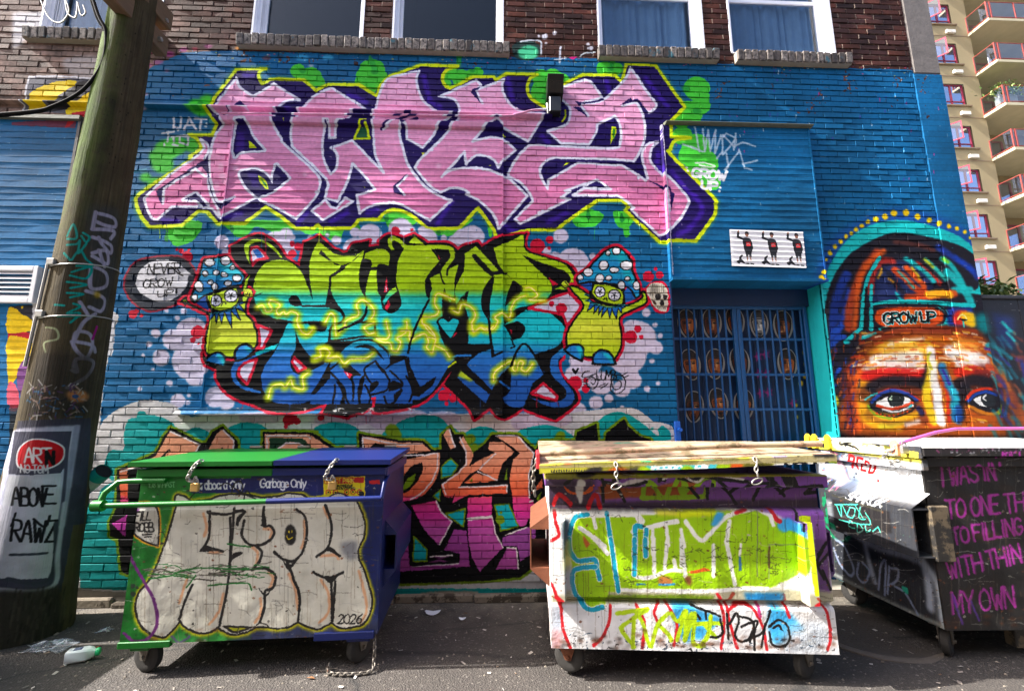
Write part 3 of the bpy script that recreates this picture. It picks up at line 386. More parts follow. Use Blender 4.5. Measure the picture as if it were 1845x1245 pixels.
    g('@k2 920,195! 950,155! 1005,265 985,345! 1060,300 1150,258! 1060,350 970,410 880,540! 830,535! 812,460! 900,390 965,320 955,240',1,'@k2 930,165 965,250 970,330 900,400 820,455 838,520')
    g('@k2 1145,150! 1290,150! 1392,262! 1362,400 1362,560! 1262,560! 1240,430 1262,300! 1300,260! 1215,195!',1,'@k2 1150,155 1285,155 1388,262 1360,400 1362,540');g('@k2 1105,240! 1110,195! 1195,190! 1265,255! 1190,330 1165,430! 1045,365! 1155,262!',0,'@k2 1150,265 1050,360')
    g('@k2 1030,385! 1165,430! 1100,440! 950,450!',0,'@k2 1040,375 1160,430');g('@k2 920,470! 1225,460! 1225,512! 985,522! 880,575! 900,500!',0,'@k2 920,475 1220,462 1222,500');c.F(BLK,'@k2 1165,425 1245,330 1240,430',0);c.F(OLV,'@k2 1205,430 1222,350 1222,430',0);c.F(OLV,'@k2 985,440 1005,415 1005,440',0)
    g('@k2 1370,520! 1440,420! 1445,480! 1380,500!',0);c.F(OLV,'@k2 1405,540 1440,500 1420,575',0)
    for t,w in [('@k2 625,585! 780,560! 810,630 882,690! 795,835! 700,730','@k2 780,565 812,630 880,690 800,832'),('@k2 980,540! 1130,530! 1125,650! 975,665!','@k2 975,670 1125,655'),('@k2 975,680! 1130,660! 1150,760 1197,850! 1050,1000! 1000,900 980,780','@k2 980,680 1130,662 1150,760 1195,848'),('@k2 1257,520! 1380,555! 1400,595! 1340,700 1300,722! 1265,640','@k2 1365,565 1385,560'),('@k2 1150,985! 1222,855! 1280,855! 1290,985!','@k2 1220,852 1282,852 1292,985'),('@k2 1400,600! 1460,560! 1460,700! 1395,715! 1365,690!','@k2 1365,695 1395,715')]: g(t,1,w)
    c.F((150,60,140),'@k2 545,1000! 990,970! 968,745! 890,738! 830,870! 925,890! 925,945! 615,968! 600,780! 545,930!',0);c.F((176,76,160),'@k2 545,1000 600,780 615,968 990,970 980,940 920,950 740,905 880,898',0,al=.6)
    c.F((150,70,150),'@k2 1195,790! 1350,722! 1400,690! 1395,880! 1305,935! 1290,840! 1190,840!',0);c.S((226,214,214),2.4,'@k2 1210,775 1345,722',0);c.S((226,214,214),2.4,'@k2 745,905 880,898',0);c.S((226,214,214),2.4,'@k2 630,965 920,950',0)
    c.S(BLK,4.5,'@k2 610,620 700,750 800,860 890,888',1);c.S(BLK,4,'@k2 600,700 620,960 920,938',0)
    for t in ['@k2 1145,585! 1232,578! 1292,718! 1185,745!','@k2 840,640! 962,608! 950,722! 890,680!','@k2 640,780! 720,860! 722,935! 635,935!','@k2 815,345 870,295 915,340 880,400 815,420','@k2 760,530 805,490 800,560']:
        P=c.path(t,0,True);c.F((10,160,170),t,0);c.S(OLV,2.8,None,P=np.vstack([P,P[:1]]))
    c.o=REG['k2'];c.D(OLV,1180,675,28,28);c.D(OLV,1185,630,9,9)
    # worn stone and concrete footing
    c.F((150,142,132),'@p 50,1059 215,1066 640,1080 1240,1080 1240,1100 50,1100',0);c.F((172,160,142),'@p 762,1067 850,1064 858,1072 800,1076 765,1078',1,soft=1)
    c.F((150,120,60),'@p 705,1085 740,1082 745,1095 705,1098',1,soft=3,al=.6)
def misc_wall(c):
    rng=np.random.default_rng(5)
    # pink / white worn patches beside the pole and old paint flecks under the sills
    c.o=(0,0,1)
    for x,y,r,col in [(268,118,8,(176,96,150)),(285,112,9,(150,90,150)),(305,98,9,(170,60,140)),(330,90,8,(170,50,140)),(262,130,6,(180,120,160)),(262,170,6,(190,150,180)),(258,195,6,(196,160,184)),(300,128,5,(170,110,150)),(350,88,6,(190,60,90)),(375,84,8,(150,60,120)),(428,87,5,(220,140,30)),(395,100,4,(200,90,40)),(545,105,12,(60,160,210)),(590,104,10,(70,170,215)),(480,105,8,(120,70,80)),(560,120,5,(200,190,190)),(505,102,6,(40,60,80)),(665,90,10,(30,60,150)),(700,96,8,(30,120,200))]: c.D(col,x,y,r,r*.5,soft=3,al=.8)
    for k in range(260):
        x=rng.uniform(270,1700);y=88+(x-300)*.024+abs(rng.normal(0,9));c.D([(200,60,120),(220,220,220),(20,40,70),(210,180,40),(30,140,200)][rng.integers(5)],x,y,rng.uniform(.6,2.2),rng.uniform(.5,1.1),al=.7)
    for k in range(60):
        x=rng.uniform(1080,1700);y=rng.uniform(118,330);c.S([(200,40,140),(225,225,235),(80,40,160)][rng.integers(3)],1.2,[(x,y),(x+rng.uniform(-1,1),y+rng.uniform(3,7))],0,al=.8)
    # top-left: whitewashed brick, yellow letter on grey
    c.F((196,194,198),'@z1 80,80 310,80 260,250 180,260 80,330',0,soft=6,al=.9);c.F((176,172,176),'@z1 420,390 660,380 640,510 480,500',1,soft=6,al=.7)
    c.F((92,92,104),'@z1 195,510! 660,520! 610,750! 150,745!',0);c.S((206,206,214),3,'@z1 140,780 190,505 420,505 640,520',0,soft=1)
    c.F((226,196,16),'@z1 190,730 190,640 240,590 370,540 510,540 420,610 320,680 260,730',1);c.F((226,196,16),'@z1 430,720 520,650 650,590 620,750 330,780 440,790',1);c.F((40,38,44),'@z1 260,740 420,640 520,545 590,550 520,640 420,720',1);c.F((186,30,44),'@z1 470,745 620,720 640,750 510,790 460,840 430,850',0)
    c.F((170,30,40),'@z1 80,810 510,790 500,850 80,830',0,al=.6)
    # left lower: yellow/dark character art
    c.F((50,50,58),'@b1 60,925 260,910 290,1000 270,1245 60,1245',0);c.F((226,190,14),'@b1 60,940 100,935 150,975 200,1000 240,1040 235,1080 180,1090 60,1100',1)
    for x,y,r in [(150,930,7),(235,998,6),(200,1060,5)]: c.o=REG['b1'];c.D((226,190,14),x,y,r)
    c.F((190,24,40),'@b1 60,1110 160,1090 250,1110 260,1245 60,1245',0);c.F((226,190,14),'@b1 60,1140 150,1135 220,1180 225,1245 60,1245',1)
    c.F((186,22,40),'@c1 60,0 260,0 240,60 60,60',0);c.F((226,186,14),'@c1 60,40 150,30 225,50 220,120 150,200 110,300 60,330',1);c.F((120,70,130),'@c1 115,290 150,190 240,140 250,200 200,330 150,420',1);c.F((214,90,110),'@c1 60,330 110,340 135,420 120,500 60,500',1)
    c.F((70,70,80),'@c1 60,495 200,480 190,530 60,540',0,al=.8);c.F((30,30,34),'@c1 60,540 190,530 190,900 60,900',0,al=.85)
    # grey spots above the blue between the sills, green eye, white drips
    c.F((38,60,58),'@z3 265,310 320,270 400,275 450,310 445,370 380,400 290,380',1);c.F((70,190,140),'@z3 310,330 370,300 430,320 425,380 370,395 315,375',1,soft=2);c.S((190,196,206),3,'@z3 320,275 400,265 455,280 455,360',1,soft=1)
    c.o=REG['z3']
    for x,y,r in [(440,240,10),(480,243,20),(545,220,15),(490,285,8),(765,295,12),(785,320,14),(765,322,8)]: c.D((196,196,208),x,y,r,soft=1)
    c.S((196,200,214),3.5,'585,310 580,410',0,soft=2);c.S((196,200,214),2,'545,395 620,385',0,soft=2);c.F((200,30,120),'640,380 690,375 670,392',1);c.S((190,200,206),2.5,'710,372 750,350 810,348',1)
    for t in ['@p 1160,585','@p 1230,590']: pass
    # white seam line and bits
    c.S((214,206,226),1.8,'@p 1189,226 1199,340 1204,420 1209,497',0)
def face(c):
    DK=(26,24,34);HT=(20,176,178);OR=(206,104,22);YO=(222,160,22)
    c.F((22,66,150),'@f1 40,700 60,500 200,300 450,140 700,40 900,40 1200,120 1420,240 1460,420 800,500 200,800',1,soft=12,al=.75)
    c.F(HT,'@f1 60,2200! 60,1300 70,900 130,640 210,460 350,290 560,170 800,130 1000,160 1200,220 1360,300 1480,400! 1560,500 1560,1300',1,soft=2)
    c.F(DK,'@f1 110,2200! 120,1300 130,900 200,660 330,460 520,330 720,250 920,255 1160,305 1350,370 1480,450! 1510,720 1500,800 2600,850! 2600,2200!',1,soft=2)
    for x,y,r in [(84,612,20),(118,545,15),(139,488,15),(170,427,21),(218,369,20),(268,323,20),(314,281,18),(367,248,18),(412,214,20),(465,184,20),(519,148,20),(586,124,24),(667,101,26),(750,68,30),(860,64,28),(964,100,26),(1068,130,24),(1154,161,24),(1238,188,20),(1312,208,20),(1383,240,18),(1428,292,14),(68,665,26)]: c.o=REG['f1'];c.D((226,190,14),x,y,r,r*1.05,soft=1)
    S=lambda col,w,t,soft=4,al=.9:c.S(col,w,t,1,soft=soft,al=al)
    # hood strokes
    for t,col,w in [('@f1 160,1200 200,1000 260,760 330,620',(24,52,140),16),('@f1 230,1180 300,980 340,760',(26,60,160),10),('@f1 340,1100 350,900 420,700 480,560 600,420',(170,60,26),14),('@f1 395,1100 410,900 420,780 450,640 520,520 660,410',(206,84,24),9),('@f1 1150,380 1300,480 1430,560 1490,640',(24,50,140),12),('@f1 1300,470 1450,590',(20,60,170),7),('@f1 760,330 950,350 1100,400',(80,40,36),8)]: S(col,w,t,8)
    c.F((30,44,96),'@f1 550,900 560,700 640,560 820,500 1000,560 1100,700 1050,850 800,880',1,soft=14,al=.8)
    for t,col,w in [('@f1 540,780 560,600 640,500 740,500',(150,36,30),12),('@f1 760,580 860,660 960,760 1020,760',(206,66,20),13),('@f1 860,560 940,640 1020,720',(220,80,20),10),('@f1 700,610 760,700 830,780',(24,24,40),10),('@f1 960,520 1080,620 1160,700',(190,40,30),8),('@f1 860,480 950,540 1040,610 1100,680',HT,9),('@f1 1040,490 1130,570 1210,660',(40,190,180),8),('@f1 1180,480 1260,540 1330,640 1380,740',HT,9),('@f1 1230,600 1330,700 1400,800 1440,880',HT,14),('@f1 1290,760 1430,760',HT,12),('@f1 1030,490 1100,550',(220,200,20),5),('@f1 1190,480 1230,510',(120,190,30),5),('@f1 910,560 960,620 980,660',(230,190,20),4),('@f1 640,570 610,650',(230,160,20),3.5),('@f1 700,660 740,690',(230,150,20),3),('@f1 790,590 850,650 930,740',HT,3.5),('@f1 770,790 820,860',HT,5),('@f1 870,830 1000,820 1150,800 1280,790',(214,72,20),13),('@f1 1060,800 1180,790 1240,800',(236,170,24),14)]: S(col,w,t,6)
    # goggles frame
    for t,w in [('@f1 620,470 540,600 490,740 465,900 455,1100',6.5),('@f1 545,720 545,860 560,890',6),('@f1 560,900 700,870 900,865 1100,875 1300,890 1460,900',8),('@f1 545,930 545,1110',7),('@f1 1130,895 1190,930 1235,1000 1200,1070 1140,1085',5),('@f1 1240,1000 1235,1085 1290,1085',5),('@f1 440,1110 350,1190 310,1230',6),('@f1 580,1150 450,1190',6),('@f1 620,1110 740,1090',5)]: S(HT,w,t,1.5,1)
    for t in ['@f1 570,910 720,890 1100,895 1190,930 1230,1000','@f1 500,740 480,1120','@f1 640,1110 760,1095 1000,1085 1460,1100']: S((20,20,26),4,t,1,1)
    c.F((206,72,20),'@f1 580,1000 610,940 720,915 1050,915 1150,940 1200,1000 1150,1060 1050,1085 700,1090 610,1060',1,soft=2);c.F((228,120,24),'@f1 800,1040 900,930 1000,1050 900,1080',1,soft=8,al=.7)
    c.o=REG['f1']
    for dx,col,w in ((0,(214,230,226),6.5),(6,(40,190,200),3.5),(0,BLK,3.6)): c.T(col,w,660+dx,1060+dx,95,'GROW',asp=.72,sp=.12,rot=-.04);c.T(col,w,990+dx,1045+dx,90,'UP',asp=.72,sp=.14,rot=-.03)
    c.F((24,50,140),'@f1 1230,920 1450,920 1470,1090 1230,1080',0,soft=5);c.F((200,40,24),'@f1 1290,960 1400,950 1420,1060 1300,1070',1,soft=4);c.F((226,180,20),'@f1 1340,970 1460,970 1480,1080 1400,1080',1,soft=5)
    S((235,220,120),2.5,'@f1 1320,1020 1350,985 1390,1000 1400,1040',1,1);S((50,190,180),3,'@f1 1370,1030 1375,1090',1,1);S(BLK,3,'@f1 1340,1025 1400,1030',1,1)
    c.F((10,120,126),'@f1 1480,980 1600,960 1640,1140 1500,1150',0,soft=8,al=.9);c.F((20,44,120),'@f1 1640,950 1850,1000 1850,1300 1700,1250',0,soft=12,al=.7);S(HT,6,'@f1 1740,1050 1850,1150',5);S(HT,4,'@f1 1780,1140 1850,1210',4)
    # face
    c.F((168,78,22),'@f2 240,720 240,450 280,320 380,150 520,70 720,42 1000,60 1120,110 1230,240 1340,480 1370,720',1,soft=10)
    for t,col,w,sf in [('@f2 420,110 560,75 760,45 1060,70',(196,70,16),12,8),('@f2 560,100 700,90 900,110 1070,120',(216,120,20),16,8),('@f2 380,180 520,140 700,170 760,150',YO,18,10),('@f2 520,130 640,120 730,105',(232,216,190),7,8),('@f2 540,230 600,210 700,190',(236,226,216),18,9),('@f2 420,260 560,255 700,250',(232,220,214),22,9),('@f2 350,300 480,290 600,300 720,290',(226,200,196),14,9),('@f2 900,190 980,200 1080,230',(236,228,226),22,9),('@f2 960,260 1060,260 1130,260',(226,216,220),18,8),('@f2 940,150 960,190',(236,226,216),12,7),('@f2 350,350 480,325 620,330 740,335',(196,26,24),18,6),('@f2 400,370 560,365 730,360',(190,24,20),10,6),('@f2 960,325 1050,310 1140,330',(196,36,20),18,6),('@f2 300,300 270,420 275,560 290,680',(226,90,26),22,10),('@f2 250,420 255,600 270,690',(200,60,70),10,7),('@f2 310,260 240,330 230,420',(120,40,30),16,10),('@f2 350,420 350,560 400,640 560,660',YO,24,12),('@f2 600,640 520,665 450,670',(206,190,40),10,6),('@f2 700,640 620,660',(230,210,200),9,7),('@f2 760,600 790,660',(206,80,24),16,8),('@f2 1080,330 1160,360',(120,30,26),14,8)]: S(col,w,t,sf)
    for t,col,w,sf,al in [('@f2 300,250 420,120 640,66 900,62 1080,90',(104,36,18),20,16,.75),('@f2 240,330 250,500 260,700',(90,30,22),20,14,.8),('@f2 1120,250 1180,420 1260,640',(96,34,30),24,16,.75),('@f2 340,470 420,420 560,400 720,420',(70,26,20),26,16,.8),('@f2 1000,430 1100,400 1220,430',(70,26,20),26,14,.8),('@f2 380,600 520,640 680,600',(110,60,24),16,12,.6),('@f2 700,560 740,640',(120,50,24),16,10,.7),('@f2 480,180 620,170 740,180',(236,180,60),22,14,.8),('@f2 960,150 1050,160',(232,160,60),18,12,.8),('@f2 420,240 560,225 700,215',(244,232,214),15,9,.9),('@f2 930,215 1040,225 1120,245',(244,236,228),15,9,.9)]: S(col,w,t,sf,al)
    rg=np.random.default_rng(14);c.o=REG['f2']
    for k in range(240):
        x=rg.uniform(260,1120);y=rg.uniform(60,320) if rg.random()<.7 else rg.uniform(420,680)
        if 390<y and 380<x<720: continue
        cl=[(232,150,30),(206,84,18),(240,200,60),(180,50,20),(244,226,190),(226,110,24)][rg.integers(6)];l=rg.uniform(15,60);sl=(x-700)*.0006
        S(cl,rg.uniform(1.5,4),[(x,y),(x+l*.5,y+l*sl*.5-2),(x+l,y+l*sl)],2,.55)
    for k in range(90):
        x=rg.uniform(120,330);y=rg.uniform(60,690);cl=[(24,52,140),(40,36,44),(150,50,26),(20,24,60),(206,90,30)][rg.integers(5)];S(cl,rg.uniform(1.5,4.5),[(x,y),(x-rg.uniform(0,14),y+rg.uniform(15,50))],2,.6)
    # brows / sockets
    for t,w in [('@f2 390,420 480,385 600,380 720,390',18),('@f2 720,420 735,360 760,290',9),('@f2 960,400 1050,375 1150,390',20),('@f2 1000,440 960,520 960,600',22),('@f2 420,470 400,440',10)]: S((24,22,32),w,t,8)
    # nose
    S((226,196,30),16,'@f2 790,260 770,380 750,470 770,560 800,640',7);S(YO,9,'@f2 800,280 830,300 840,350',5);S((236,234,236),15,'@f2 775,180 790,280 800,380 820,500 840,640',7);S((236,234,236),14,'@f2 820,420 830,560 850,650',7);S((196,190,30),5,'@f2 770,200 760,240 780,300',4)
    for k in range(7): c.o=REG['f2'];c.D((228,180,20),880+(k%2)*3,400+k*28,11,14,soft=1.5)
    S((196,40,24),7,'@f2 835,290 850,360 880,430 890,560 900,640',4);S((28,120,180),16,'@f2 850,290 890,390 930,480 940,620',8);S((40,170,190),10,'@f2 910,420 940,500 920,540',7);S((60,40,150),5,'@f2 860,310 900,400',4);S((24,60,130),12,'@f2 960,560 960,640',8)
    # left eye, right eye
    for ex in (0,1):
        if ex==0: 
            c.F((28,26,32),'@f2 370,560 400,480 480,435 560,430 640,450 710,500 640,560 560,600 460,600',1,soft=6);c.F(YO,'@f2 380,570 470,590 600,600 700,570 680,620 560,640 440,620',1,soft=5)
            S((200,50,26),4.5,'@f2 420,470 500,438 580,438 680,485 715,510',2);S((26,60,150),6,'@f2 395,515 450,465 540,440 620,460 690,505',2);S((24,22,28),4,'@f2 420,520 480,475 550,462 640,490 670,510',1)
            c.F((226,226,226),'@f2 425,525 480,490 560,470 630,490 660,520 610,545 520,555 460,545',1);c.F((30,36,38),'@f2 500,485 560,470 610,485 600,530 555,545 515,535',1);S((190,220,190),2.5,'@f2 528,480 512,495 528,500',1);S((200,210,210),1.5,'@f2 580,485 583,490',.8)
            S((206,60,26),5,'@f2 430,540 520,560 600,545 660,520',2);S((220,220,224),3,'@f2 470,565 550,580 620,560 660,540',2);S((24,22,28),3.5,'@f2 380,540 450,590 550,610 640,580 680,540',2);S((40,180,190),3,'@f2 640,555 655,535',1.5);S((40,180,190),3,'@f2 350,500 400,470 430,460',2.5)
            for k in range(9): c.o=REG['f2'];c.D((210,60,20),400+k*28,580+np.sin(k/8*3.1)*22,5,7)
            S((110,150,30),4,'@f2 370,540 420,600 520,625',3);S((26,30,80),10,'@f2 700,560 720,590',6)
        else:
            c.F((28,26,32),'@f2 1000,520 1040,450 1120,430 1200,450 1250,510 1220,590 1130,590 1050,570',1,soft=6)
            S((206,50,26),5,'@f2 1005,500 1040,455 1110,430 1180,435 1230,480',2);S((26,60,150),5,'@f2 1020,510 1060,470 1130,450 1200,470',2)
            c.F((220,220,222),'@f2 1050,500 1100,475 1170,470 1190,520 1120,545 1080,530',1);c.F((34,38,44),'@f2 1100,475 1170,468 1195,500 1185,540 1120,535',1);S((226,226,226),3,'@f2 1130,470 1115,490 1130,505',1)
            S((206,120,26),6,'@f2 1030,545 1100,580 1190,595 1240,560',3);S((60,40,140),4,'@f2 1240,470 1260,540 1230,610',3);S((120,150,30),5,'@f2 1210,590 1240,540',3)
    c.F((26,26,34),'@f2 1180,360 1240,420 1250,440 1200,440',0,soft=6,al=.7)
    for t,col,w in [('@f2 1130,170 1220,200 1300,280',(60,40,140),5),('@f2 1150,210 1240,260 1310,360',(40,150,180),6),('@f2 1170,260 1250,330 1300,440',(200,110,40),6),('@f2 1140,150 1230,170 1310,230',(20,120,140),7),('@f2 1290,500 1270,600',(30,100,170),6),('@f2 1150,290 1200,330 1240,400',(190,70,40),12)]: S(col,w,t,5)
    for k in range(70):
        x=rg.uniform(1150,1480);y=rg.uniform(60,680);cl=[(20,120,140),(60,40,140),(30,60,150),(190,90,40),(24,24,34),(40,170,180),(150,60,40)][rg.integers(7)];c.o=REG['f2'];S(cl,rg.uniform(3,9),[(x,y),(x+rg.uniform(10,40),y+rg.uniform(10,50)),(x+rg.uniform(30,60),y+rg.uniform(50,110))],6,.6)
    # dark stone strip at the left edge of the face
    c.F((36,34,38),'@f2 90,60 120,60 130,300 180,420 190,720 120,720 100,400',0,soft=5,al=.95)
    S((24,60,150),9,'@f2 130,150 190,90',5);S((26,70,170),6,'@f2 170,330 190,300',4);S((24,60,140),6,'@f2 120,440 165,410',4);c.F((226,220,16),'@f2 140,500 165,475 180,510 175,540 150,520',1,soft=4);c.F((206,80,30),'@f2 70,650 90,560 130,540 160,560 170,690 110,720 70,710',1,soft=8,al=.9);S((26,24,30),6,'@f2 118,540 135,700',4)
    for t,col,w in [('@f3 90,700 160,610 240,560',(26,70,170),9),('@f3 100,780 200,700 260,680',(26,70,170),9),('@f3 110,560 200,440',(24,50,130),10),('@f3 150,330 250,280',(22,40,110),12),('@f3 280,740 300,740',HT,7),('@f3 330,700 335,700',HT,6),('@f3 60,360 70,800',(44,40,44),8)]: S(col,w,t,4)
def tags_wall(c):
    # white tags
    for t in ['445,690 450,800 520,800 530,690','560,820 620,690 690,820','590,770 670,770','680,700 810,710','750,705 740,830']: c.o=REG['A'];c.S((204,204,216),4,t,0,soft=1.5)
    for t in ['320,860 450,845','390,850 380,960','450,900 450,960','430,900 600,880','520,890 510,960 600,990 610,900 540,890','440,990 500,1000','800,790 802,792','810,750 812,752','495,825 497,830','340,980 350,1000']: c.S((196,200,210),3.6,t,0,soft=1.8)
    c.F((196,198,206),'@b1 690,962! 765,965! 755,1080! 740,1245! 640,1245!',0)
    c.o=REG['po']
    for t in ['85,45 110,180','130,55 140,180 160,60 170,180 200,60 195,190 230,90','235,100 240,200 310,110 260,80 230,110','240,90 300,150 350,130 420,150','310,80 300,170','60,150 130,180 20,140','330,170 360,270 400,280','250,280 330,180','205,220 240,180','350,250 430,230','260,190 270,260 255,285']: c.S((190,206,226),3.2,t,0,soft=2.5,al=.85)
    c.o=REG['H'];c.T((226,228,236),5,1370,385,95,'GROW',asp=.85,sp=.2,rot=.12,soft=1);c.T((226,228,236),5,1475,520,85,'UP',asp=.9,sp=.3,rot=.08,soft=1);
    for t in ['1310,290 1312,292','1325,325 1327,327','1680,505 1682,507','1670,545 1672,547']: c.S((226,228,236),4,t,0)
    c.S((206,226,206),3,'1410,240 1500,235 1620,270 1560,285 1450,260',1,soft=1.5)
    c.S((150,205,205),5,'@b1 850,40 960,20',1,soft=4,al=.4)
    c.S((214,206,226),1.8,'@p 1189,226 1199,340 1204,420 1209,497',0)
def drip(c):
    r=np.random.default_rng(44);c.o=(0,0,1)
    for k in range(90):
        x,y=[(r.uniform(270,1260),r.uniform(395,425)),(r.uniform(420,1010),r.uniform(700,745)),(r.uniform(1500,1760),r.uniform(480,700)),(r.uniform(290,1270),r.uniform(130,400))][r.integers(4)]
        q=c.mp(np.array([[x,y]]))[0].astype(int)
        if 0<=q[0]<c.w and 0<=q[1]<c.h: c.S(c.img[q[1],q[0]].copy(),r.uniform(.7,1.5),[(x,y),(x+r.normal(0,.5),y+r.uniform(8,34))],0,al=.75)
    for k in range(2600):
        x=r.uniform(250,1780);y=r.uniform(110,800);q=c.mp(np.array([[x+r.normal(0,5),y+r.normal(0,5)]]))[0].astype(int)
        if 0<=q[0]<c.w and 0<=q[1]<c.h: c.D(c.img[q[1],q[0]].copy(),x,y,r.uniform(.3,.9),al=.7)
REG.update({'w1':(955,785,4.169),'w2':(1220,785,4.169),'w3':(955,970,4.169),'w4':(1220,970,4.169),'x1':(1440,745,4.169),'x2':(1470,900,3.09),'x3':(1640,740,1.989)})
def bin_green(c):
    rng=np.random.default_rng(3);GR=(16,112,32);BL=(14,30,92);WH=(216,214,200)
    c.F(GR,'@p 100,780 452,780 452,1240 100,1240',0);c.F(BL,'@p 452,780 800,780 800,1240 452,1240',0)
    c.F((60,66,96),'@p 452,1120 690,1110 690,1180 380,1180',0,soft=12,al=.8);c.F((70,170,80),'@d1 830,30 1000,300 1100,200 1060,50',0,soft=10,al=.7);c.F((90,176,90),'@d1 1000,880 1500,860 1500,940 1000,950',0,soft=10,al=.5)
    out='@d1 1160,50 1100,250 1010,480 920,600 900,700 930,800 1000,860 1080,880 1130,840 1190,770! 1230,820 1330,855 1400,840 1450,800! 1500,840 1560,860 1640,840 1720,790! 1760,815 @d2 0,810 30,850 100,860 180,830 240,790! 330,820 430,815 500,780! 560,810 640,825 720,780! 780,820 860,815 930,790 970,720 980,620 930,450 895,370 895,300 930,220 935,120 890,15! @p 641,905! 632,893 612,890 590,897! 560,905! 545,893 520,890 500,895! 470,898! 440,892 400,893 380,900! 345,905! 330,895 318,893 316,905'
    P=c.path(out,1,True);PP=np.vstack([P,P[:1]])
    c.S((190,184,20),15,None,P=PP,soft=8);c.S((36,34,32),7.5,None,P=PP,soft=1.4);c.F(WH,out,1)
    OK_=(224,164,120)
    for t in ['@d1 1340,70 1360,160 1345,220','@d1 1380,330 1460,325','@d1 1740,170 1790,180 1780,230','@d1 1660,290 1700,330 1690,400','@d1 1770,460 1800,500 1780,560','@d1 1470,600 1440,720 1380,800','@d1 1720,630 1720,720 1680,790','@d1 1240,480 1180,660','@d2 540,120 545,220 520,300','@d2 440,470 480,560 500,700','@d2 670,30 700,100','@d2 650,350 740,345 770,370','@d2 650,510 700,600 700,720 640,790','@d2 900,450 940,600 950,720 910,790']: c.S(OK_,5,t,1,soft=3,al=.9)
    K=(30,29,30)
    for t in ['@k1 985,790 980,960 960,1030 920,1085','@k1 955,1050 1010,1070 1085,1092','@k1 1170,770 1150,1000 1135,1200','@d1 1515,100 1520,240 1510,450 1490,600 1460,740 1450,800','@d1 1270,540 1220,650 1180,770','@k1 1245,860 1225,970 1290,1040 1400,1030 1465,960 1440,900 1385,895 1392,760','@k1 1330,1045 1375,1090 1360,1160 1300,1230','@d1 1650,440 1750,435 1815,480 1800,560 1750,585 1745,680 1710,790','@d2 345,325 400,370 470,385 530,320 560,200 545,90 490,45','@d2 430,395 470,500 510,620 500,780','@d2 680,15 720,150 700,290 620,355','@d2 700,300 775,352','@d2 600,458 660,490 710,500 722,600 725,780','@d2 795,458 720,492','@k1 1180,790 1250,795 1200,840 1195,890','@d1 1370,60 1390,70 1500,75 1600,50','@d1 1560,140 1600,80','@d2 745,520 730,760']: c.S(K,4.8,t,1,soft=1)
    for t in ['@d1 1320,320 1380,290 1400,320','@k1 915,1090 940,1050 980,1080','@d1 1510,400 1540,330 1600,330 1540,370','@d2 400,380 440,410 500,370 440,440','@d2 660,330 710,290 770,345 700,320','@d2 660,480 710,500 770,470 715,530','@d2 240,560 290,600 330,560 290,620','@d2 250,150 270,120 275,30 290,150']: c.F(K,t,1)
    c.o=REG['d2'];c.D(K,450,210,38,68,soft=1.5);c.S((220,200,20),1.6,'425,215 440,240 465,225',1)
    for x in (440,458): c.S((220,200,20),1.6,[(x,185),(x,197)],0)
    c.F((70,76,96),'@d2 780,260 890,250 890,370 830,380 790,330',0,soft=6,al=.55)
    c.T(K,2.4,760,795,60,'2026',asp=.62,sp=.12,sl=.15)
    # FILL / ROBB flame
    fl='@d1 870,60 870,170 920,235 1040,285! 1050,160 1040,50 @k1 560,745 520,730 460,730 420,760'
    P=c.path(fl,1,True);c.S((226,160,20),8,None,P=np.vstack([P,P[:1]]),soft=3);c.F((206,204,194),fl,1);c.S(K,3,None,P=np.vstack([P,P[:1]]))
    c.o=REG['d1'];c.T(K,2.4,890,115,55,'FILL',asp=.55,sp=.1,sl=.2);c.T(K,2.6,890,190,58,'ROBB',asp=.52,sp=.08);c.S(K,2.4,'940,210 1000,205',0);c.S(K,2.4,'955,225 995,222',0)
    c.S((108,38,118),5.5,'@d1 835,290 880,400 960,540 1020,660 1035,800 980,890 890,915 815,860',1,soft=2);c.S((100,60,140),4,'@d1 1130,880 1180,920 1250,880',1,soft=3,al=.7)
    c.F((110,40,120),'@k1 380,775 460,775 390,850 380,830',0,soft=2);c.F((190,26,34),'@k1 385,605 440,605 440,632 385,630',0);c.F((190,26,34),'@k2 360,435 428,428 428,455 362,455',0)
    c.o=REG['d1']
    for x,y,r in [(878,550,15),(905,560,10),(878,602,18)]: c.D((40,60,44),x,y,r)
    # scratches through to green
    for k in range(70):
        x=rng.uniform(255,470);y=1030+rng.normal(0,6)+(x-360)*-.02;c.o=(0,0,1);c.S([(20,110,34),(70,66,58),(110,106,96)][rng.integers(3)],rng.uniform(.8,2.2),[(x,y),(x+rng.uniform(4,22),y+rng.normal(0,2)),(x+rng.uniform(22,34),y+rng.normal(0,3))],1)
    for t in ['@d1 1500,270 1560,280 1650,290','@d1 980,500 1120,480 1200,450 1330,430 1640,440','@d1 1370,545 1500,535 1630,530 1660,575','@d1 1230,560 1290,480']: c.S((20,112,34),2.6,t,1,soft=.8)
    for k in range(200):
        x=rng.uniform(260,650);y=rng.uniform(905,1140);c.S((120,116,104),.7,[(x,y),(x+rng.normal(0,.8),y+rng.uniform(6,40))],0,al=.35)
    for k in range(130):
        x=rng.uniform(225,670);y=rng.uniform(905,1150);c.D((60,56,50),x,y,rng.uniform(.5,1.6),al=.6)
    for k in range(26):
        x=rng.uniform(390,640);y=rng.uniform(890,935);P=[(x,y)];
        for j in range(5): P.append((P[-1][0]+rng.normal(0,7),P[-1][1]+rng.normal(0,6)))
        c.S((30,30,32),rng.uniform(.8,1.8),P,1)
    # decals on the upper band
    c.F((16,26,92),'@k1 845,545! 1312,545! 1312,652! 845,655!',0);c.F((16,26,92),'@k1 1340,545! 1826,540! 1826,640! 1340,650!',0)
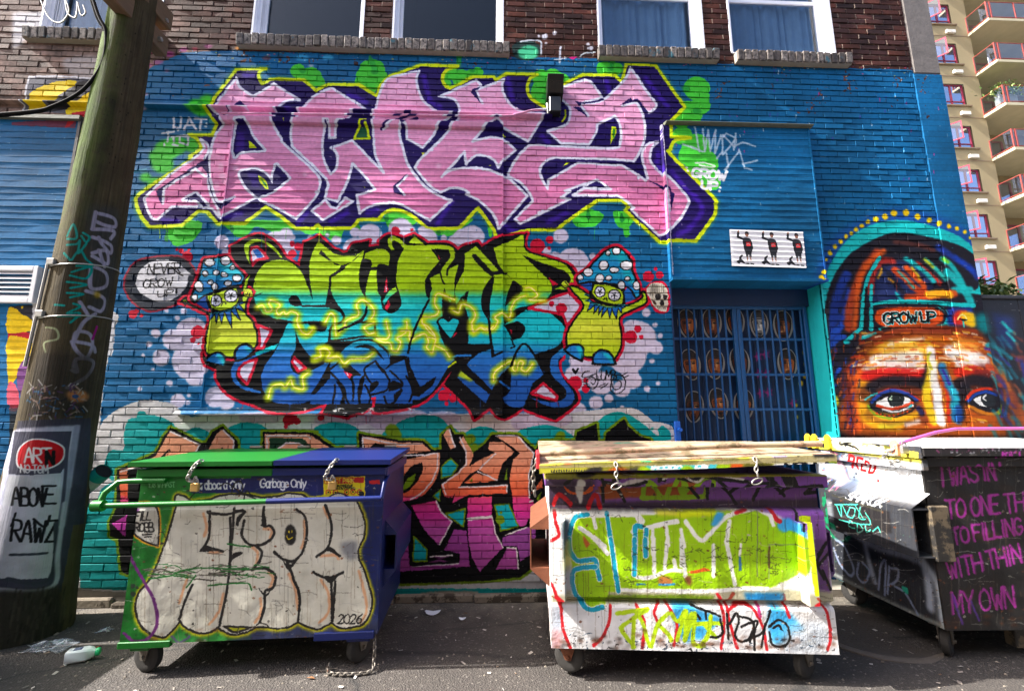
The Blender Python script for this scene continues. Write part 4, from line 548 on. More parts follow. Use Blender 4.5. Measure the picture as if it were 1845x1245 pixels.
    c.o=REG['k1'];c.T((226,230,236),2.6,855,625,62,'Cardboard Only',asp=.6,sp=.12);c.T((226,230,236),2.6,1362,612,62,'Garbage Only',asp=.6,sp=.12)
    for t in ['@k1 840,690 960,560','@k1 1150,650 1170,580 1220,570 1230,640 1180,660','@k1 1060,600 1120,580 1200,640 1330,700','@k1 1240,700 1260,640 1310,690']: c.S((24,24,26),2.2,t,1)
    c.o=REG['k1'];c.T((120,190,130),1.4,525,612,38,'108 W HAST',asp=.55,sp=.18)
    c.F((226,206,22),'@k2 77,412! 335,408! 335,545! 77,550!',0);c.F((186,30,26),'@k2 83,416! 328,413! 328,448! 83,452!',0);c.o=REG['k2'];c.T((244,226,60),1.6,90,446,26,'DO NOT PARK',asp=.62,sp=.18);c.T((20,20,20),1.1,128,472,14,'NO HAZARDOUS',asp=.7,sp=.2);c.T((20,20,20),1.1,112,490,14,'WASTES ACCEPTED',asp=.7,sp=.2)
    for x in (105,150,220,262,300): c.D((190,40,30),x,505,17);c.D((226,206,22),x,505,11);c.D((30,30,30),x,505,6)
    c.D((30,30,30),312,515,18);c.F((206,204,190),'@k2 100,560 120,530 180,515 240,540 260,560',1);c.S((36,34,32),3,'@k2 100,560 120,528 180,512 240,540 260,560',1)
    c.S((190,184,20),5,'@k2 0,540 60,535 110,520',1,soft=3)
    grime(c,215,690,855,1170,61,1.8);roughen(c,.6,71)
def bin_white(c):
    rng=np.random.default_rng(9);W=(238,238,234);LG=(150,196,10);BK=(22,21,22);RD=(204,26,36);CB=(18,160,190)
    c.img[:]=W
    S=lambda col,w,t,soft=1.5,al=1:c.S(col,w,t,1,soft=soft,al=al)
    # bottom band
    c.F((226,226,228),'@p 980,1085 1520,1085 1520,1180 980,1180',0);c.F((186,196,214),'@w3 160,480 260,480 240,820 160,820',0,soft=10,al=.8);c.F((214,150,150),'@w3 160,680 240,680 240,830 160,830',0,soft=8,al=.7)
    c.F((60,164,222),'@w3 1060,470 1209,480 1209,760 1120,720',1,soft=8);c.F((60,164,222),'@w4 0,470 60,490 330,600 250,680 150,760 0,600',1,soft=5);c.F((60,164,222),'@w4 700,500 790,520 900,620 950,680 860,720 760,800 690,720',1,soft=7);c.F((190,206,222),'@w4 850,650 1100,640 1120,830 800,830',1,soft=14,al=.6)
    for t in ['@w3 120,240 190,380 230,520 240,660 300,820','@w3 600,500 590,620 540,740 475,800','@w3 800,500 860,640 840,820','@w3 970,480 930,560 1010,700','@w3 1020,480 1100,640 1080,800','@w4 300,410 330,500 350,640 330,820','@w4 370,490 390,620 450,820','@w4 370,540 480,490 570,530 640,660 670,830','@w4 800,420 820,520 840,590','@w4 990,410 1100,500 1140,620 1150,740 1130,830','@w4 420,410 380,470']: S(RD,5.5,t,2)
    S((190,60,120),6,'@w4 610,490 620,580',3)
    for k in range(170):
        x=rng.uniform(1005,1500);y=1172-abs(rng.normal(0,18));c.o=(0,0,1);P=[(x,y),(x+rng.normal(0,4),y+rng.normal(0,2)),(x+rng.normal(0,5),y+rng.normal(0,3))];c.F([BK,(60,70,84),(30,60,90)][rng.integers(3)],P,0,al=.85)
    for t in ['@w3 650,560 760,545 880,525','@w3 880,530 700,650 690,690 780,810','@w3 780,620 770,810 ','@w3 800,560 850,640 880,760 910,800 960,640 1040,560','@w3 960,640 1040,720 1060,760','@w3 1060,560 1110,620 1170,540 1160,760','@w3 1180,640 1209,560','@w4 0,760 60,540','@w4 60,760 130,560 120,780 200,800','@w4 120,640 260,630 330,640','@w4 250,580 230,720 180,800','@w4 200,640 290,740']: S((176,210,20),7.5,t,2)
    for t in ['@w4 370,560 385,750','@w4 390,640 440,560 460,620 430,720 480,770 540,740 570,620 450,580','@w4 480,660 600,620 540,770','@w4 570,620 580,830','@w4 560,740 640,700 700,540','@w4 660,640 630,810','@w4 690,660 760,610 830,660 840,760 780,810 710,790 690,700','@w4 720,670 760,650 780,680','@w4 100,500 220,540 320,580','@w4 320,600 340,700 300,740 250,735','@w4 150,570 170,600','@w4 210,540 215,600']: S(BK,4.2,t,1)
    # rib
    c.F((120,110,60),'@p 985,1062 1510,1062 1510,1088 985,1088',0,soft=4,al=.5);c.F((96,124,14),'@w3 380,420 1209,420 1209,475 400,475',0,soft=4);c.F((30,120,180),'@w4 500,405 800,405 800,470 520,470',0,soft=6);c.F((96,124,14),'@w4 0,420 280,425 250,470 0,470',0,soft=5);S(RD,7,'@w3 190,400 240,440 220,490',3);S(RD,7,'@w4 980,470 1040,430',3);S(RD,6,'@w4 300,410 330,470',3)
    # big lime panel
    c.F(LG,'@w1 300,640 340,610 430,600 800,590 @w2 0,590 300,560 600,560 900,740 930,760 @w4 940,200 900,270 700,370 400,385 0,385 @w3 600,400 590,390 560,500 460,530 400,470 380,430 @w3 310,400 310,100 @w1 300,800',0,soft=1);c.F((216,214,40),'@w1 920,545 1209,545 1209,605 960,600',0,soft=5,al=.9);c.F((206,222,10),'@w2 0,545 290,545 290,600 0,610',0,soft=4)
    S((236,238,232),10,'@w1 430,590 560,590 780,590 840,640',3);S(W,7,'@w1 470,600 490,690',2);S(W,8,'@w1 370,690 470,760 580,880',2);S(W,8,'@w1 480,760 560,830',2);S(W,8,'@w1 800,600 820,660 770,720',2);S(W,9,'@w1 870,690 1000,660 1100,640',2)
    for t in ['@w1 920,700 920,890','@w1 1020,680 1040,820','@w1 1130,700 1160,830','@w3 930,0 930,250','@w3 1030,0 1010,220','@w3 1140,0 1130,200','@w3 1080,160 1090,220','@w3 800,290 900,290 1040,240 1130,240','@w3 680,385 1209,390','@w4 0,395 260,390 500,370 680,375']: S(W,7,t,3)
    for t in ['@w2 60,640 170,780 240,740 380,600 600,540','@w2 390,640 370,800','@w4 270,50 270,280','@w4 370,20 430,340','@w4 30,0 60,280']: S((232,234,228),8,t,3)
    for t in ['@w4 600,0 600,280','@w2 600,560 600,800','@w4 690,40 690,300','@w4 680,40 920,45','@w2 690,760 910,775']: S((130,150,90),2,t,1)
    S((60,110,150),5,'@w4 470,140 475,230',2);S((235,235,230),5,'@w4 480,40 470,120',2);S((90,70,40),4,'@w4 690,60 690,210',2)
    c.F((190,120,60),'@w3 960,300 1000,280 1060,300 1060,340 980,345',1,soft=3);c.F((120,70,40),'@w3 1160,290 1209,280 1209,340 1180,340',1,soft=3);S((50,150,210),3,'@w3 800,342 860,342',2);S((50,150,210),4,'@w3 970,342 1080,342',2);c.F((206,90,30),'@w4 70,250 200,215 250,240 110,260',0)
    # cyan S L U
    for t in ['@w1 430,590 340,610 300,700 290,800 300,890','@w3 290,0 300,90 360,165 480,155 500,220 520,300','@w3 490,210 330,235 325,380 380,470 440,530 540,515','@w1 575,580 600,750 625,890','@w3 605,0 630,200 660,390','@w1 840,680 790,680 790,780 780,890','@w1 870,700 870,890','@w3 785,0 780,270','@w3 865,0 865,130']: S((236,240,236),10.5,t,2);S(CB,8,t,1)
    c.F((190,60,40),'@w1 390,740 450,810 420,840 400,800',0,soft=2,al=.8)
    # right of panel
    c.F((60,160,220),'@w2 300,570 350,590 290,670 250,660',1,soft=3);c.F((150,90,190),'@w2 600,540 1090,520 1110,620 900,700 760,600',1,soft=5);c.F((60,164,222),'@w2 760,640 850,620 910,700 900,750 850,740 760,700',1,soft=3);S(RD,8,'@w2 700,550 740,620 770,640',2);S(W,7,'@w2 700,600 720,670',2);c.F(LG,'@w2 690,700 740,680 760,740 850,710 920,760 920,800 690,780',1,soft=2);S(BK,5,'@w2 850,480 890,560 890,690',2);S(RD,6,'@w2 440,580 520,550',3)
    c.F((214,236,20),'@w2 910,600! 1000,600! 1030,896! 930,896!',0);c.F((220,236,30),'@w4 920,0! 1025,0! 1050,390! 970,390!',0);c.F((130,80,160),'@w2 1010,600 1110,600 1140,896 1040,896',0,soft=3);c.F((110,70,130),'@w4 1030,0 1130,0 1150,400 1060,390',0,soft=3)
    for t in ['@w4 1110,40 1050,180 1100,300','@w4 1060,200 1140,100','@w4 1090,240 1150,380','@w2 1060,890 1120,800']: S(BK,5,t,2)
    # left strip
    c.F((40,60,80),'@w1 230,630 290,630 280,896 240,896',0,soft=4,al=.8);c.F((200,190,80),'@w3 250,60 300,0 310,200 260,240',1,soft=6,al=.7);c.F((150,150,160),'@w3 250,200 320,200 320,400 250,380',0,soft=6,al=.6);S(RD,6,'@w1 180,560 190,640 210,720 150,760 130,800',2);c.F(W,'@w1 130,640 170,640 180,700 130,740',0,al=.6)
    # upper dark band
    c.F((118,70,150),'@p 975,852 1490,852 1490,916 975,916',0);c.F((50,40,50),'@w1 120,320 480,320 480,540 120,540',0,soft=8,al=.85);c.F((36,32,30),'@p 985,908 1490,900 1490,918 985,922',0,soft=5,al=.75)
    c.F((150,74,26),'@w1 540,350 760,400 1209,330 1209,470 760,470 560,480',1,soft=4);c.F((206,84,20),'@w1 250,380 330,430 430,420 470,360 480,420 400,450 300,440',1);c.F((206,90,24),'@w1 440,310 560,250 680,240 740,290 520,300',1)
    c.F((206,204,200),'@w1 350,330 410,340 400,480 380,520 350,440',1,soft=2);c.F((206,200,200),'@w1 650,370 760,320 880,320 820,360 700,390',1,soft=2)
    for t in ['@w1 180,520 220,450 310,520','@w1 440,540 500,450 530,540']: S((176,20,30),8,t,2)
    for t in ['@w1 860,480 890,340 1000,470','@w1 850,475 1209,475','@w1 1040,470 1120,300 1190,470','@w2 0,300 30,330 60,440 180,320 260,320 230,460','@w2 0,470 230,465']: S((128,170,14),8.5,t,2)
    for t in ['@w1 450,310 540,330 560,500','@w1 620,330 740,280 900,280 1000,330','@w1 540,340 640,370 720,500','@w1 960,330 1050,290 1209,300','@w2 0,310 90,330 190,300 300,320 520,340','@w2 280,320 400,420 470,520','@w2 420,440 540,360 720,350','@w2 600,490 660,380 740,370 840,460','@w2 810,440 880,390 1060,370 1000,440','@w2 1000,440 1080,430','@w1 260,360 330,300 420,290','@w1 680,380 760,370 860,340','@w2 100,380 180,470','@w2 250,360 250,480']: S(BK,6,t,1.5)
    for t in ['@w1 650,300 760,260 860,280','@w1 990,320 1080,280 1200,290','@w2 20,290 140,340 220,280 340,300 480,320']: S((214,210,210),4,t,2)
    c.F(BK,'@w2 620,270 700,270 720,350 660,330',0);c.F(BK,'@w2 730,260 830,260 860,300 900,380 800,380 760,300',0)
    # rim and lid lip
    c.F((140,134,40),'@p 965,838 1490,826 1490,856 965,862',0);c.F((206,200,60),'@w1 70,230 420,225 400,300 80,300',0,soft=4);c.F((120,130,60),'@w1 150,270 480,250 420,310 120,310',0,soft=8,al=.7)
    for k in range(14): x=150+k*18;S((40,38,40),1.6,f'@w1 {x},245 {x+14},270 {x+24},240',.8)
    c.F((40,38,40),'@w1 340,290 420,230 520,220 500,270 430,310',1,soft=4);c.F((206,92,26),'@w1 620,220 740,250 760,280 560,270',1,soft=3);c.F((60,60,60),'@w1 660,250 790,210 760,290 680,290',0,soft=5)
    c.F((70,190,205),'@w1 830,205 1209,190 1209,270 850,280',0,soft=3);c.F((70,190,205),'@w2 0,190 250,190 240,265 0,270',0,soft=3);c.o=REG['w1'];c.T((230,246,248),4.2,865,270,62,'KERBS',asp=.66,sp=.14,sl=.3);c.o=REG['w2'];c.T((230,246,248),4.2,80,258,58,'E!!!',asp=.66,sp=.16,sl=.3)
    c.o=REG['w1'];c.D((166,204,14),825,255,46,38,soft=3);c.D((150,190,14),1135,240,46,34,soft=3);c.o=REG['w2'];c.D((150,190,20),300,230,60,34,soft=4);c.F((206,84,24),'350,200 430,195 420,260 340,260',1,soft=3);c.F((90,86,30),'440,195 640,185 650,250 450,260',0,soft=4);c.F((216,214,214),'650,190 1060,175 1060,250 650,262',0,soft=3)
    for t in ['@w2 740,200 760,240 730,260','@w2 830,260 800,200 850,180 900,220 880,260','@w2 950,190 960,250','@w2 1040,190 1030,240 1070,220']: S(BK,7,t,1)
    c.F((120,140,30),'@w2 1050,165 1110,165 1110,270 1060,265',0,soft=2);c.o=REG['w2'];c.D((150,40,30),1125,262,16)
    c.F((168,156,110),'@p 960,812 1490,795 1490,828 960,840',0);c.F((150,144,60),'@w1 70,170 600,160 1209,130 1209,190 700,200 70,210',0,soft=3);c.F((226,206,60),'@w1 75,175 230,170 220,205 80,210',0,soft=3);c.F((200,60,60),'@w1 240,170 300,165 300,200 250,200',0,soft=5,al=.7);c.F((30,150,110),'@w1 800,150 880,150 870,185 800,180',0,soft=2);c.F((60,56,40),'@w1 900,145 1200,135 1200,180 900,185',0,soft=6,al=.8)
    c.F((150,146,40),'@w2 0,130 480,115 480,165 0,175',0,soft=4);c.F((50,44,40),'@w2 150,130 400,125 400,165 160,170',0,soft=5,al=.8);c.F((60,150,160),'@w2 140,130 230,128 220,165 150,168',0,soft=3,al=.7);c.F((150,130,190),'@w2 650,115 760,110 740,150 640,150',0,soft=4);c.F((36,34,36),'@w2 940,110 1090,105 1090,150 940,150',0,soft=4)
    for k in range(240):
        x=rng.uniform(985,1495);y=rng.uniform(800,1165);c.o=(0,0,1);c.D([(40,38,36),(236,236,230),(110,60,30)][rng.integers(3)],x,y,rng.uniform(.4,1.5),al=.55)
    for k in range(60):
        x=rng.uniform(1120,1400);y=rng.uniform(975,1060);P=[(x,y)]
        for j in range(4): P.append((P[-1][0]+rng.normal(0,5),P[-1][1]+rng.normal(0,3)))
        c.S((50,56,30),rng.uniform(.6,1.4),P,0,al=.7)
    grime(c,985,1505,800,1168,62,1.8);roughen(c,.6,72)
def bin_black_side(c):
    rng=np.random.default_rng(11);c.img[:]=(52,54,60);S=lambda col,w,t,soft=1.5,al=1:c.S(col,w,t,1,soft=soft,al=al)
    c.F((232,234,238),'@x1 340,320 960,370 1000,670 880,650 540,590 400,540',0,soft=8);c.F((120,140,170),'@x1 340,320 420,330 480,560 400,540',0,soft=8,al=.8);c.F((60,70,90),'@x1 400,480 540,560 500,600 380,560',0,soft=8,al=.8)
    c.F((176,180,196),'@x1 150,270 240,262 390,540 150,450',0,soft=4);c.F((200,160,180),'@x1 230,262 300,290 390,540 350,545 300,420',0,soft=4)
    for k in range(60):
        x=rng.uniform(1480,1530);y=rng.uniform(815,880);c.o=(0,0,1);S([(80,120,190),(200,90,130),(230,230,240)][rng.integers(3)],1.4,[(x,y),(x+rng.normal(0,6),y+rng.normal(0,5))],1,.8)
    c.o=REG['x1'];c.T((200,26,30),4.2,400,400,90,'R',asp=.5,rot=.2);c.T((200,26,30),4.2,465,420,90,'E',asp=.45,rot=.2);c.T((200,26,30),4.2,525,445,90,'D',asp=.45,rot=.2);S((200,26,30),2,'570,460 600,510',1);S((200,26,30),2,'580,500 600,510 600,485',1)
    c.T((230,230,236),2.6,480,640,60,'SHAKUX',asp=.75,sp=.1,rot=.22,sl=.3)
    c.F((36,34,36),'@x1 380,640 830,730 850,896 400,896',0,soft=3);S((60,58,50),3,'@x1 380,610 780,735',2)
    for t in ['410,680 450,770 450,680 500,770','520,700 500,760 540,780 560,720 520,700','560,690 620,780','600,700 590,780 640,790','400,680 580,680','430,795 670,830 640,740','540,820 520,800 510,840 560,860','580,820 580,890 620,870 600,830','640,840 650,890 680,870','700,880 740,850 760,890']: c.o=REG['x1'];S((70,206,180),1.9,t,.6)
    for t in ['@x1 190,500 210,600 180,680','@x1 180,640 240,620 240,570 200,600','@x1 220,690 250,760 210,780 220,700','@x1 300,680 280,740 320,760','@x1 180,780 300,840 350,820 390,860','@x2 60,60 90,100 60,120','@x2 60,150 100,210 150,240 190,200 200,150 170,140','@x2 130,60 150,100']: S((20,120,80),6,t,2)
    c.F((150,156,166),'@x1 320,640 370,650 390,800 350,800',0,soft=5,al=.8)
    # lower half
    c.F((44,46,52),'@x2 60,210 560,300 720,720 80,410',0,soft=3);S((176,186,206),13,'@x2 200,180 330,260 560,330 620,420 640,600',10,.85);S((170,180,200),9,'@x2 270,200 290,320 330,460',8,.8);S((190,200,214),12,'@x2 600,340 680,480 710,700',10,.8);S((150,156,150),6,'@x2 80,400 350,540 720,710',6,.7)
    for t in ['@x2 100,270 130,350 190,420 210,380 160,260 110,220','@x2 240,350 230,420 270,460 300,400 260,350','@x2 350,500 365,360 390,350 385,530','@x2 400,520 410,370','@x2 420,380 460,390 450,450 400,480','@x2 440,480 500,520 570,640']: S((130,142,172),4,t,2.5,.9)
    c.o=REG['x2'];c.F((30,160,130),'480,480 510,490 515,525 490,510',1,soft=1.5)
    for k in range(150):
        x=rng.uniform(1500,1710);y=rng.uniform(960,1130);c.o=(0,0,1);c.D([(30,30,32),(200,206,210),(60,110,90)][rng.integers(3)],x,y,rng.uniform(.5,1.8),al=.6)
    # yellow lid-edge band
    c.F((206,196,60),'@x1 20,140 960,290 965,370 120,255 20,200',0,soft=1);c.F((232,228,210),'@x1 260,180 830,265 820,330 330,270',0,soft=5,al=.85)
    for t in ['@x1 430,190 370,200 370,230 480,200 490,190','@x1 400,240 420,235 470,250 500,270','@x1 600,215 660,240','@x1 640,210 660,225']: S((20,20,20),3.4,t,1)
    for t in ['@x1 530,190 570,200 560,230 530,225','@x1 700,240 800,250 790,262 700,258','@x1 700,280 730,285 725,340 705,335']: c.F((90,90,20),t,0,soft=1)
    c.F((30,28,30),'@x1 190,215 300,230 300,265 200,250',0)
    for k in range(80):
        x=rng.uniform(1450,1670);y=790+(x-1450)*.12+rng.uniform(-12,20);c.D([(40,40,30),(250,250,240),(220,180,40)][rng.integers(3)],x,y,rng.uniform(.6,2),al=.7)
    grime(c,1480,1715,790,1135,63,1.5);roughen(c,.6,73)
def bin_black_front(c):
    c.img[:]=(40,38,38);rng=np.random.default_rng(4);M=(172,50,160)
    c.o=(0,0,1)
    for k in range(40): c.D([(90,50,26),(40,44,60),(26,26,26),(60,34,30)][rng.integers(4)],rng.uniform(1670,1900),rng.uniform(800,1130),rng.uniform(8,26),rng.uniform(3,8),soft=8,al=.35)
    c.o=REG['x3']
    for w,sf,al in ((5.2,3,.6),(3.4,1.2,1)):
        for x,y,h,t,r in [(112,268,62,'I WAS IN',-.12),(132,385,66,'TO ONE THING',-.1),(152,478,58,'TO FILLING',-.16),(138,600,66,'WITH THIN',-.22),(152,725,76,'MY OWN',-.1)]: c.T(M,w,x,y,h,t,asp=.48,sp=.16,rot=r,soft=sf,al=al,jit=.06)
        c.T(M,w*.8,286,165,30,'RIPT',asp=.6,rot=-.1,soft=sf,al=al)
    for t in ['160,690 150,660 185,760','215,680 245,750']: c.S((110,60,190),4,t,1,soft=4,al=.7)
    c.F((46,40,44),'@x3 60,120 380,105 380,140 62,150',0)
    for k in range(120):
        x=rng.uniform(1668,1850);y=rng.uniform(797,815);c.o=(0,0,1);c.D([(150,70,120),(180,180,190),(30,30,30)][rng.integers(3)],x,y,rng.uniform(.6,2.2),al=.6)
    grime(c,1668,1860,800,1130,64);roughen(c,.8,74)
REG.update({'q':(0,300,3.662),'r':(0,600,3.662),'t':(0,905,3.662)})
def pole_art(c):
    rng=np.random.default_rng(6);c.img[:]=(92,82,60)
    S=lambda col,w,t,soft=2,al=1:c.S(col,w,t,1,soft=soft,al=al)
    c.o=(0,0,1)
    for k in range(500):
        x=rng.uniform(20,280);y=rng.uniform(0,760);L=rng.uniform(20,120);S([(60,52,38),(120,106,80),(44,38,30),(104,98,80)][rng.integers(4)],rng.uniform(.8,3),[(x,y),(x-L*.18,y+L)],1.5,.35)
    S((58,84,20),26,'195,30 180,110 165,190 145,290 135,330',18,.75);S((84,120,24),10,'190,40 170,150 150,260',8,.6);S((40,36,26),22,'200,200 170,330 140,450 110,560',16,.5)
    for k in range(60):
        x=rng.uniform(170,250);y=rng.uniform(80,330);c.D((30,26,20),x-(y-80)*.15,y,1.1,1.6,al=.8)
    c.F((70,72,76),'@q 560,320 780,320 760,700 700,1000 560,1000 560,600',0,soft=12,al=.8)
    LV=(186,182,214)
    for t in ['@q 620,360 600,470','@q 640,370 740,390 750,440 680,440 620,420','@q 600,470 740,470 720,520','@q 600,520 720,560 720,610 660,560 640,520','@q 600,620 690,600 700,680 600,640','@q 640,600 680,700','@q 590,700 690,740 690,820 590,840 590,720','@q 560,860 680,900 660,980 580,960','@q 520,930 570,1010','@q 620,1000 540,1060 480,1180','@q 500,1180 600,1200 620,1240','@r 480,80 500,20 580,30 600,100 560,180 500,140 470,80','@r 480,240 500,190 580,190 610,220 560,300 440,370','@r 470,260 500,270 490,220']: S(LV,6.5,t,2)
    TQ=(10,176,170)
    for t in ['@q 440,500 480,430 500,520 440,520','@q 540,490 580,520 560,550 530,510','@q 440,560 500,560 520,540 510,620 560,560','@q 420,610 460,660','@q 470,660 520,600 560,660 600,700 500,700','@q 470,740 590,710 560,780 460,760','@q 440,800 560,820 460,840','@q 440,870 540,880 460,900','@q 480,940 520,960 440,1000 520,1000 460,1060','@q 360,940 420,950','@q 380,1015 520,1020']: S(TQ,4,t,1.5)
    for t in ['@q 300,1080 370,1100 380,1160 290,1180 300,1240']: S((176,190,150),3.5,t,1.5)
    S((190,30,160),4,'@q 630,1080 600,1160',1);c.o=REG['q'];c.D((210,170,30),630,880,22,soft=5,al=.8)
    c.F((56,50,46),'@r 240,150 620,150 580,560 180,560',0,soft=14,al=.7);c.F((200,130,80),'@r 440,400 540,390 580,430 520,460 460,450',1,soft=4);c.o=REG['r'];c.D((60,90,150),490,425,22,12)
    for k in range(120):
        x=rng.uniform(48,150);y=rng.uniform(695,752);c.o=(0,0,1);S([(50,110,170),(200,200,206),(40,40,50),(180,150,140),(90,60,110)][rng.integers(5)],rng.uniform(1,3),[(x,y),(x+rng.normal(0,6),y+rng.normal(0,5))],1,.8)
    # painted panel at the base
    c.F((66,66,82),'@r 120,580 600,560 560,1245 40,1245',0);c.F((66,66,82),'@t 0,-20 500,-20 400,540 0,560',0)
    c.F((178,180,200),'@r 150,625! 520,605! 500,760! 420,1245! 0,1245! 0,660!',0,soft=1.5);c.F((66,66,82),'@r 100,650! 470,645! 430,860! 390,915! 60,920!',0)
    P='@r 120,860 130,760 200,700 320,700 410,740 420,800 380,850 300,880 180,885';c.F((196,20,30),P,1);PP=c.path(P,1,True);c.S((226,226,230),3,None,P=np.vstack([PP,PP[:1]]))
    c.o=REG['r'];c.T((230,226,226),3.6,165,840,90,'ART',asp=.6,sp=.12);c.T((20,20,20),5,310,850,80,'N',asp=.6);c.T((206,206,210),2.2,140,905,50,'NO TOM',asp=.6,sp=.14)
    c.F((190,192,202),'@r 60,930! 400,905! 380,1245! 0,1245!',0);c.F((190,190,204),'@t 0,0! 370,0! 340,440! 0,450!',0)
    c.o=REG['r'];c.T((26,26,30),4.2,85,1110,110,'ABOV',asp=.5,sp=.08);c.T((26,26,30),4,285,1095,110,'E',asp=.8);c.o=REG['t'];c.T((26,26,30),4.2,80,215,130,'RAWZ',asp=.5,sp=.12,sl=.1)
    S((60,64,76),5,'@t 80,300 310,285',1);S((60,64,76),7,'@t 60,450 330,445 370,100',2);S((26,26,30),3.6,'@r 80,1240 110,1160',1);S((26,26,30),3.6,'@r 230,1190 300,1240 330,1170',1)
    S((150,152,176),9,'@r 500,620 480,760 420,1100',3);S((70,72,90),5,'@r 440,740 420,1000 390,1230',2);S((176,178,196),8,'@t 420,-20 380,300 340,500 0,520',4)
    c.F((54,50,44),'@t 0,520 400,500 400,900 0,920',0,soft=8)
    for k in range(160):
        x=rng.uniform(20,130);y=rng.uniform(1040,1160);c.o=(0,0,1);S([(34,32,28),(80,74,62),(60,56,50)][rng.integers(3)],rng.uniform(1,4),[(x,y),(x-3,y+rng.uniform(4,24))],2,.5)
# ================================================================ photo pixel -> place
def rays(P):
    P=np.asarray(P,float);return FWD+np.outer((P[:,0]-922.5)/CF,RGT)+np.outer((622.5-P[:,1])/CF,UP)
def on_plane(P,n,p0):
    v=rays(P);d=v@n;d=np.where(np.abs(d)<1e-6,1e-6,d);t=((np.asarray(p0)-CAM)@n)/d;return CAM+v*t[:,None]
def at(x,y,Y): q=on_plane([(x,y)],np.array([0,1.,0]),(0,Y,0))[0];return Vector(q)
def gnd(x,y,z=0): q=on_plane([(x,y)],np.array([0,0,1.]),(0,0,z))[0];return Vector(q)
# ================================================================ helpers
def tag(o,label=None,cat=None,group=None,kind=None):
    for k,v in (('label',label),('category',cat),('group',group),('kind',kind)):
        if v: o[k]=v
    return o
def empty(name,loc=(0,0,0),rz=0,label=None,cat=None,group=None):
    o=bpy.data.objects.new(name,None);COL.objects.link(o);o.location=loc;o.rotation_euler=(0,0,rz);o.empty_display_size=.1;return tag(o,label,cat,group)
class MB:
    def __init__(s): s.v=[];s.f=[];s.m=[]
    def quad(s,*p):
        n=len(s.v);s.v+=[tuple(q) for q in p];s.f.append(tuple(range(n,n+len(p))));return s
    def box(s,x0,x1,y0,y1,z0,z1):
        n=len(s.v);s.v+=[(x,y,z) for z in (z0,z1) for y in (y0,y1) for x in (x0,x1)]
        s.f+=[tuple(n+i for i in q) for q in ((0,2,3,1),(4,5,7,6),(0,1,5,4),(2,6,7,3),(0,4,6,2),(1,3,7,5))];return s
    def bbox(s,x0,x1,y0,y1,z0,z1,b=.004):
        # box with chamfered edges
        bm=bmesh.new();bmesh.ops.create_cube(bm,size=1)
        for v in bm.verts: v.co=Vector((x0+(v.co.x+.5)*(x1-x0),y0+(v.co.y+.5)*(y1-y0),z0+(v.co.z+.5)*(z1-z0)))
        bmesh.ops.bevel(bm,geom=bm.edges[:],offset=b,segments=1,affect='EDGES');return s.bm(bm)
    def bm(s,bm,mat=None):
        n=len(s.v);bm.verts.ensure_lookup_table();s.v+=[tuple((mat@v.co) if mat else v.co) for v in bm.verts]
        s.f+=[tuple(n+v.index for v in f.verts) for f in bm.faces];bm.free();return s
    def prism(s,prof,x0,x1,ax='x'):
        # profile of (a,b) pairs, extruded along ax; a,b are the other two axes in order
        k=len(prof);n=len(s.v)
        def P(a,b,t): return {'x':(t,a,b),'y':(a,t,b),'z':(a,b,t)}[ax]
        s.v+=[P(a,b,x0) for a,b in prof]+[P(a,b,x1) for a,b in prof]
        for i in range(k): j=(i+1)%k;s.f.append((n+i,n+j,n+k+j,n+k+i))
        s.f.append(tuple(range(n+k-1,n-1,-1)));s.f.append(tuple(range(n+k,n+2*k)));return s
    def tube(s,pts,r,n=8,cap=True,closed=False):
        pts=[Vector(p) for p in pts];N=len(pts);base=len(s.v);rr=r if isinstance(r,(list,tuple)) else [r]*N
        up=None
        for i,p in enumerate(pts):
            a=pts[(i-1)%N] if (closed or i>0) else p;b=pts[(i+1)%N] if (closed or i<N-1) else p
            t=(b-a).normalized()
            if up is None: up=Vector((0,0,1)) if abs(t.z)<.9 else Vector((1,0,0))
            x=t.cross(up).normalized();up=x.cross(t).normalized()
            for k in range(n):
                q=2*math.pi*k/n;s.v.append(tuple(p+x*(rr[i]*math.cos(q))+up*(rr[i]*math.sin(q))))
        for i in range(N if closed else N-1):
            j=(i+1)%N
            for k in range(n): s.f.append((base+i*n+k,base+i*n+(k+1)%n,base+j*n+(k+1)%n,base+j*n+k))
        if cap and not closed: s.f.append(tuple(base+k for k in range(n-1,-1,-1)));s.f.append(tuple(base+(N-1)*n+k for k in range(n)))
        return s
    def lathe(s,prof,c=(0,0,0),n=20,ax='z'):
        base=len(s.v);k=len(prof)
        for i in range(n):
            q=2*math.pi*i/n
            for r,h in prof:
                p={'z':(r*math.cos(q),r*math.sin(q),h),'x':(h,r*math.cos(q),r*math.sin(q)),'y':(r*math.cos(q),h,r*math.sin(q))}[ax];s.v.append((p[0]+c[0],p[1]+c[1],p[2]+c[2]))
        for i in range(n):
            j=(i+1)%n
            for m in range(k-1): s.f.append((base+i*k+m,base+j*k+m,base+j*k+m+1,base+i*k+m+1))
        if prof[0][0]>1e-6: s.f.append(tuple(base+i*k for i in range(n-1,-1,-1)))
        if prof[-1][0]>1e-6: s.f.append(tuple(base+i*k+k-1 for i in range(n)))
        return s
    def mesh(s,name,mat,smooth=None):
        me=bpy.data.meshes.new(name);me.from_pydata(s.v,[],s.f)
        bm=bmesh.new();bm.from_mesh(me)
        if len(bm.faces)<60000: bmesh.ops.recalc_face_normals(bm,faces=bm.faces)
        bm.to_mesh(me);bm.free()
        if mat: me.materials.append(mat)
        if smooth is not None:
            me.shade_smooth()
            try: me.set_sharp_from_angle(angle=R(smooth))
            except Exception: pass
        me.update();return me
    def build(s,name,mat,parent=None,smooth=None,loc=None):
        o=bpy.data.objects.new(name,s.mesh(name,mat,smooth));COL.objects.link(o)
        if parent: o.parent=parent
        if loc: o.location=loc
        return o
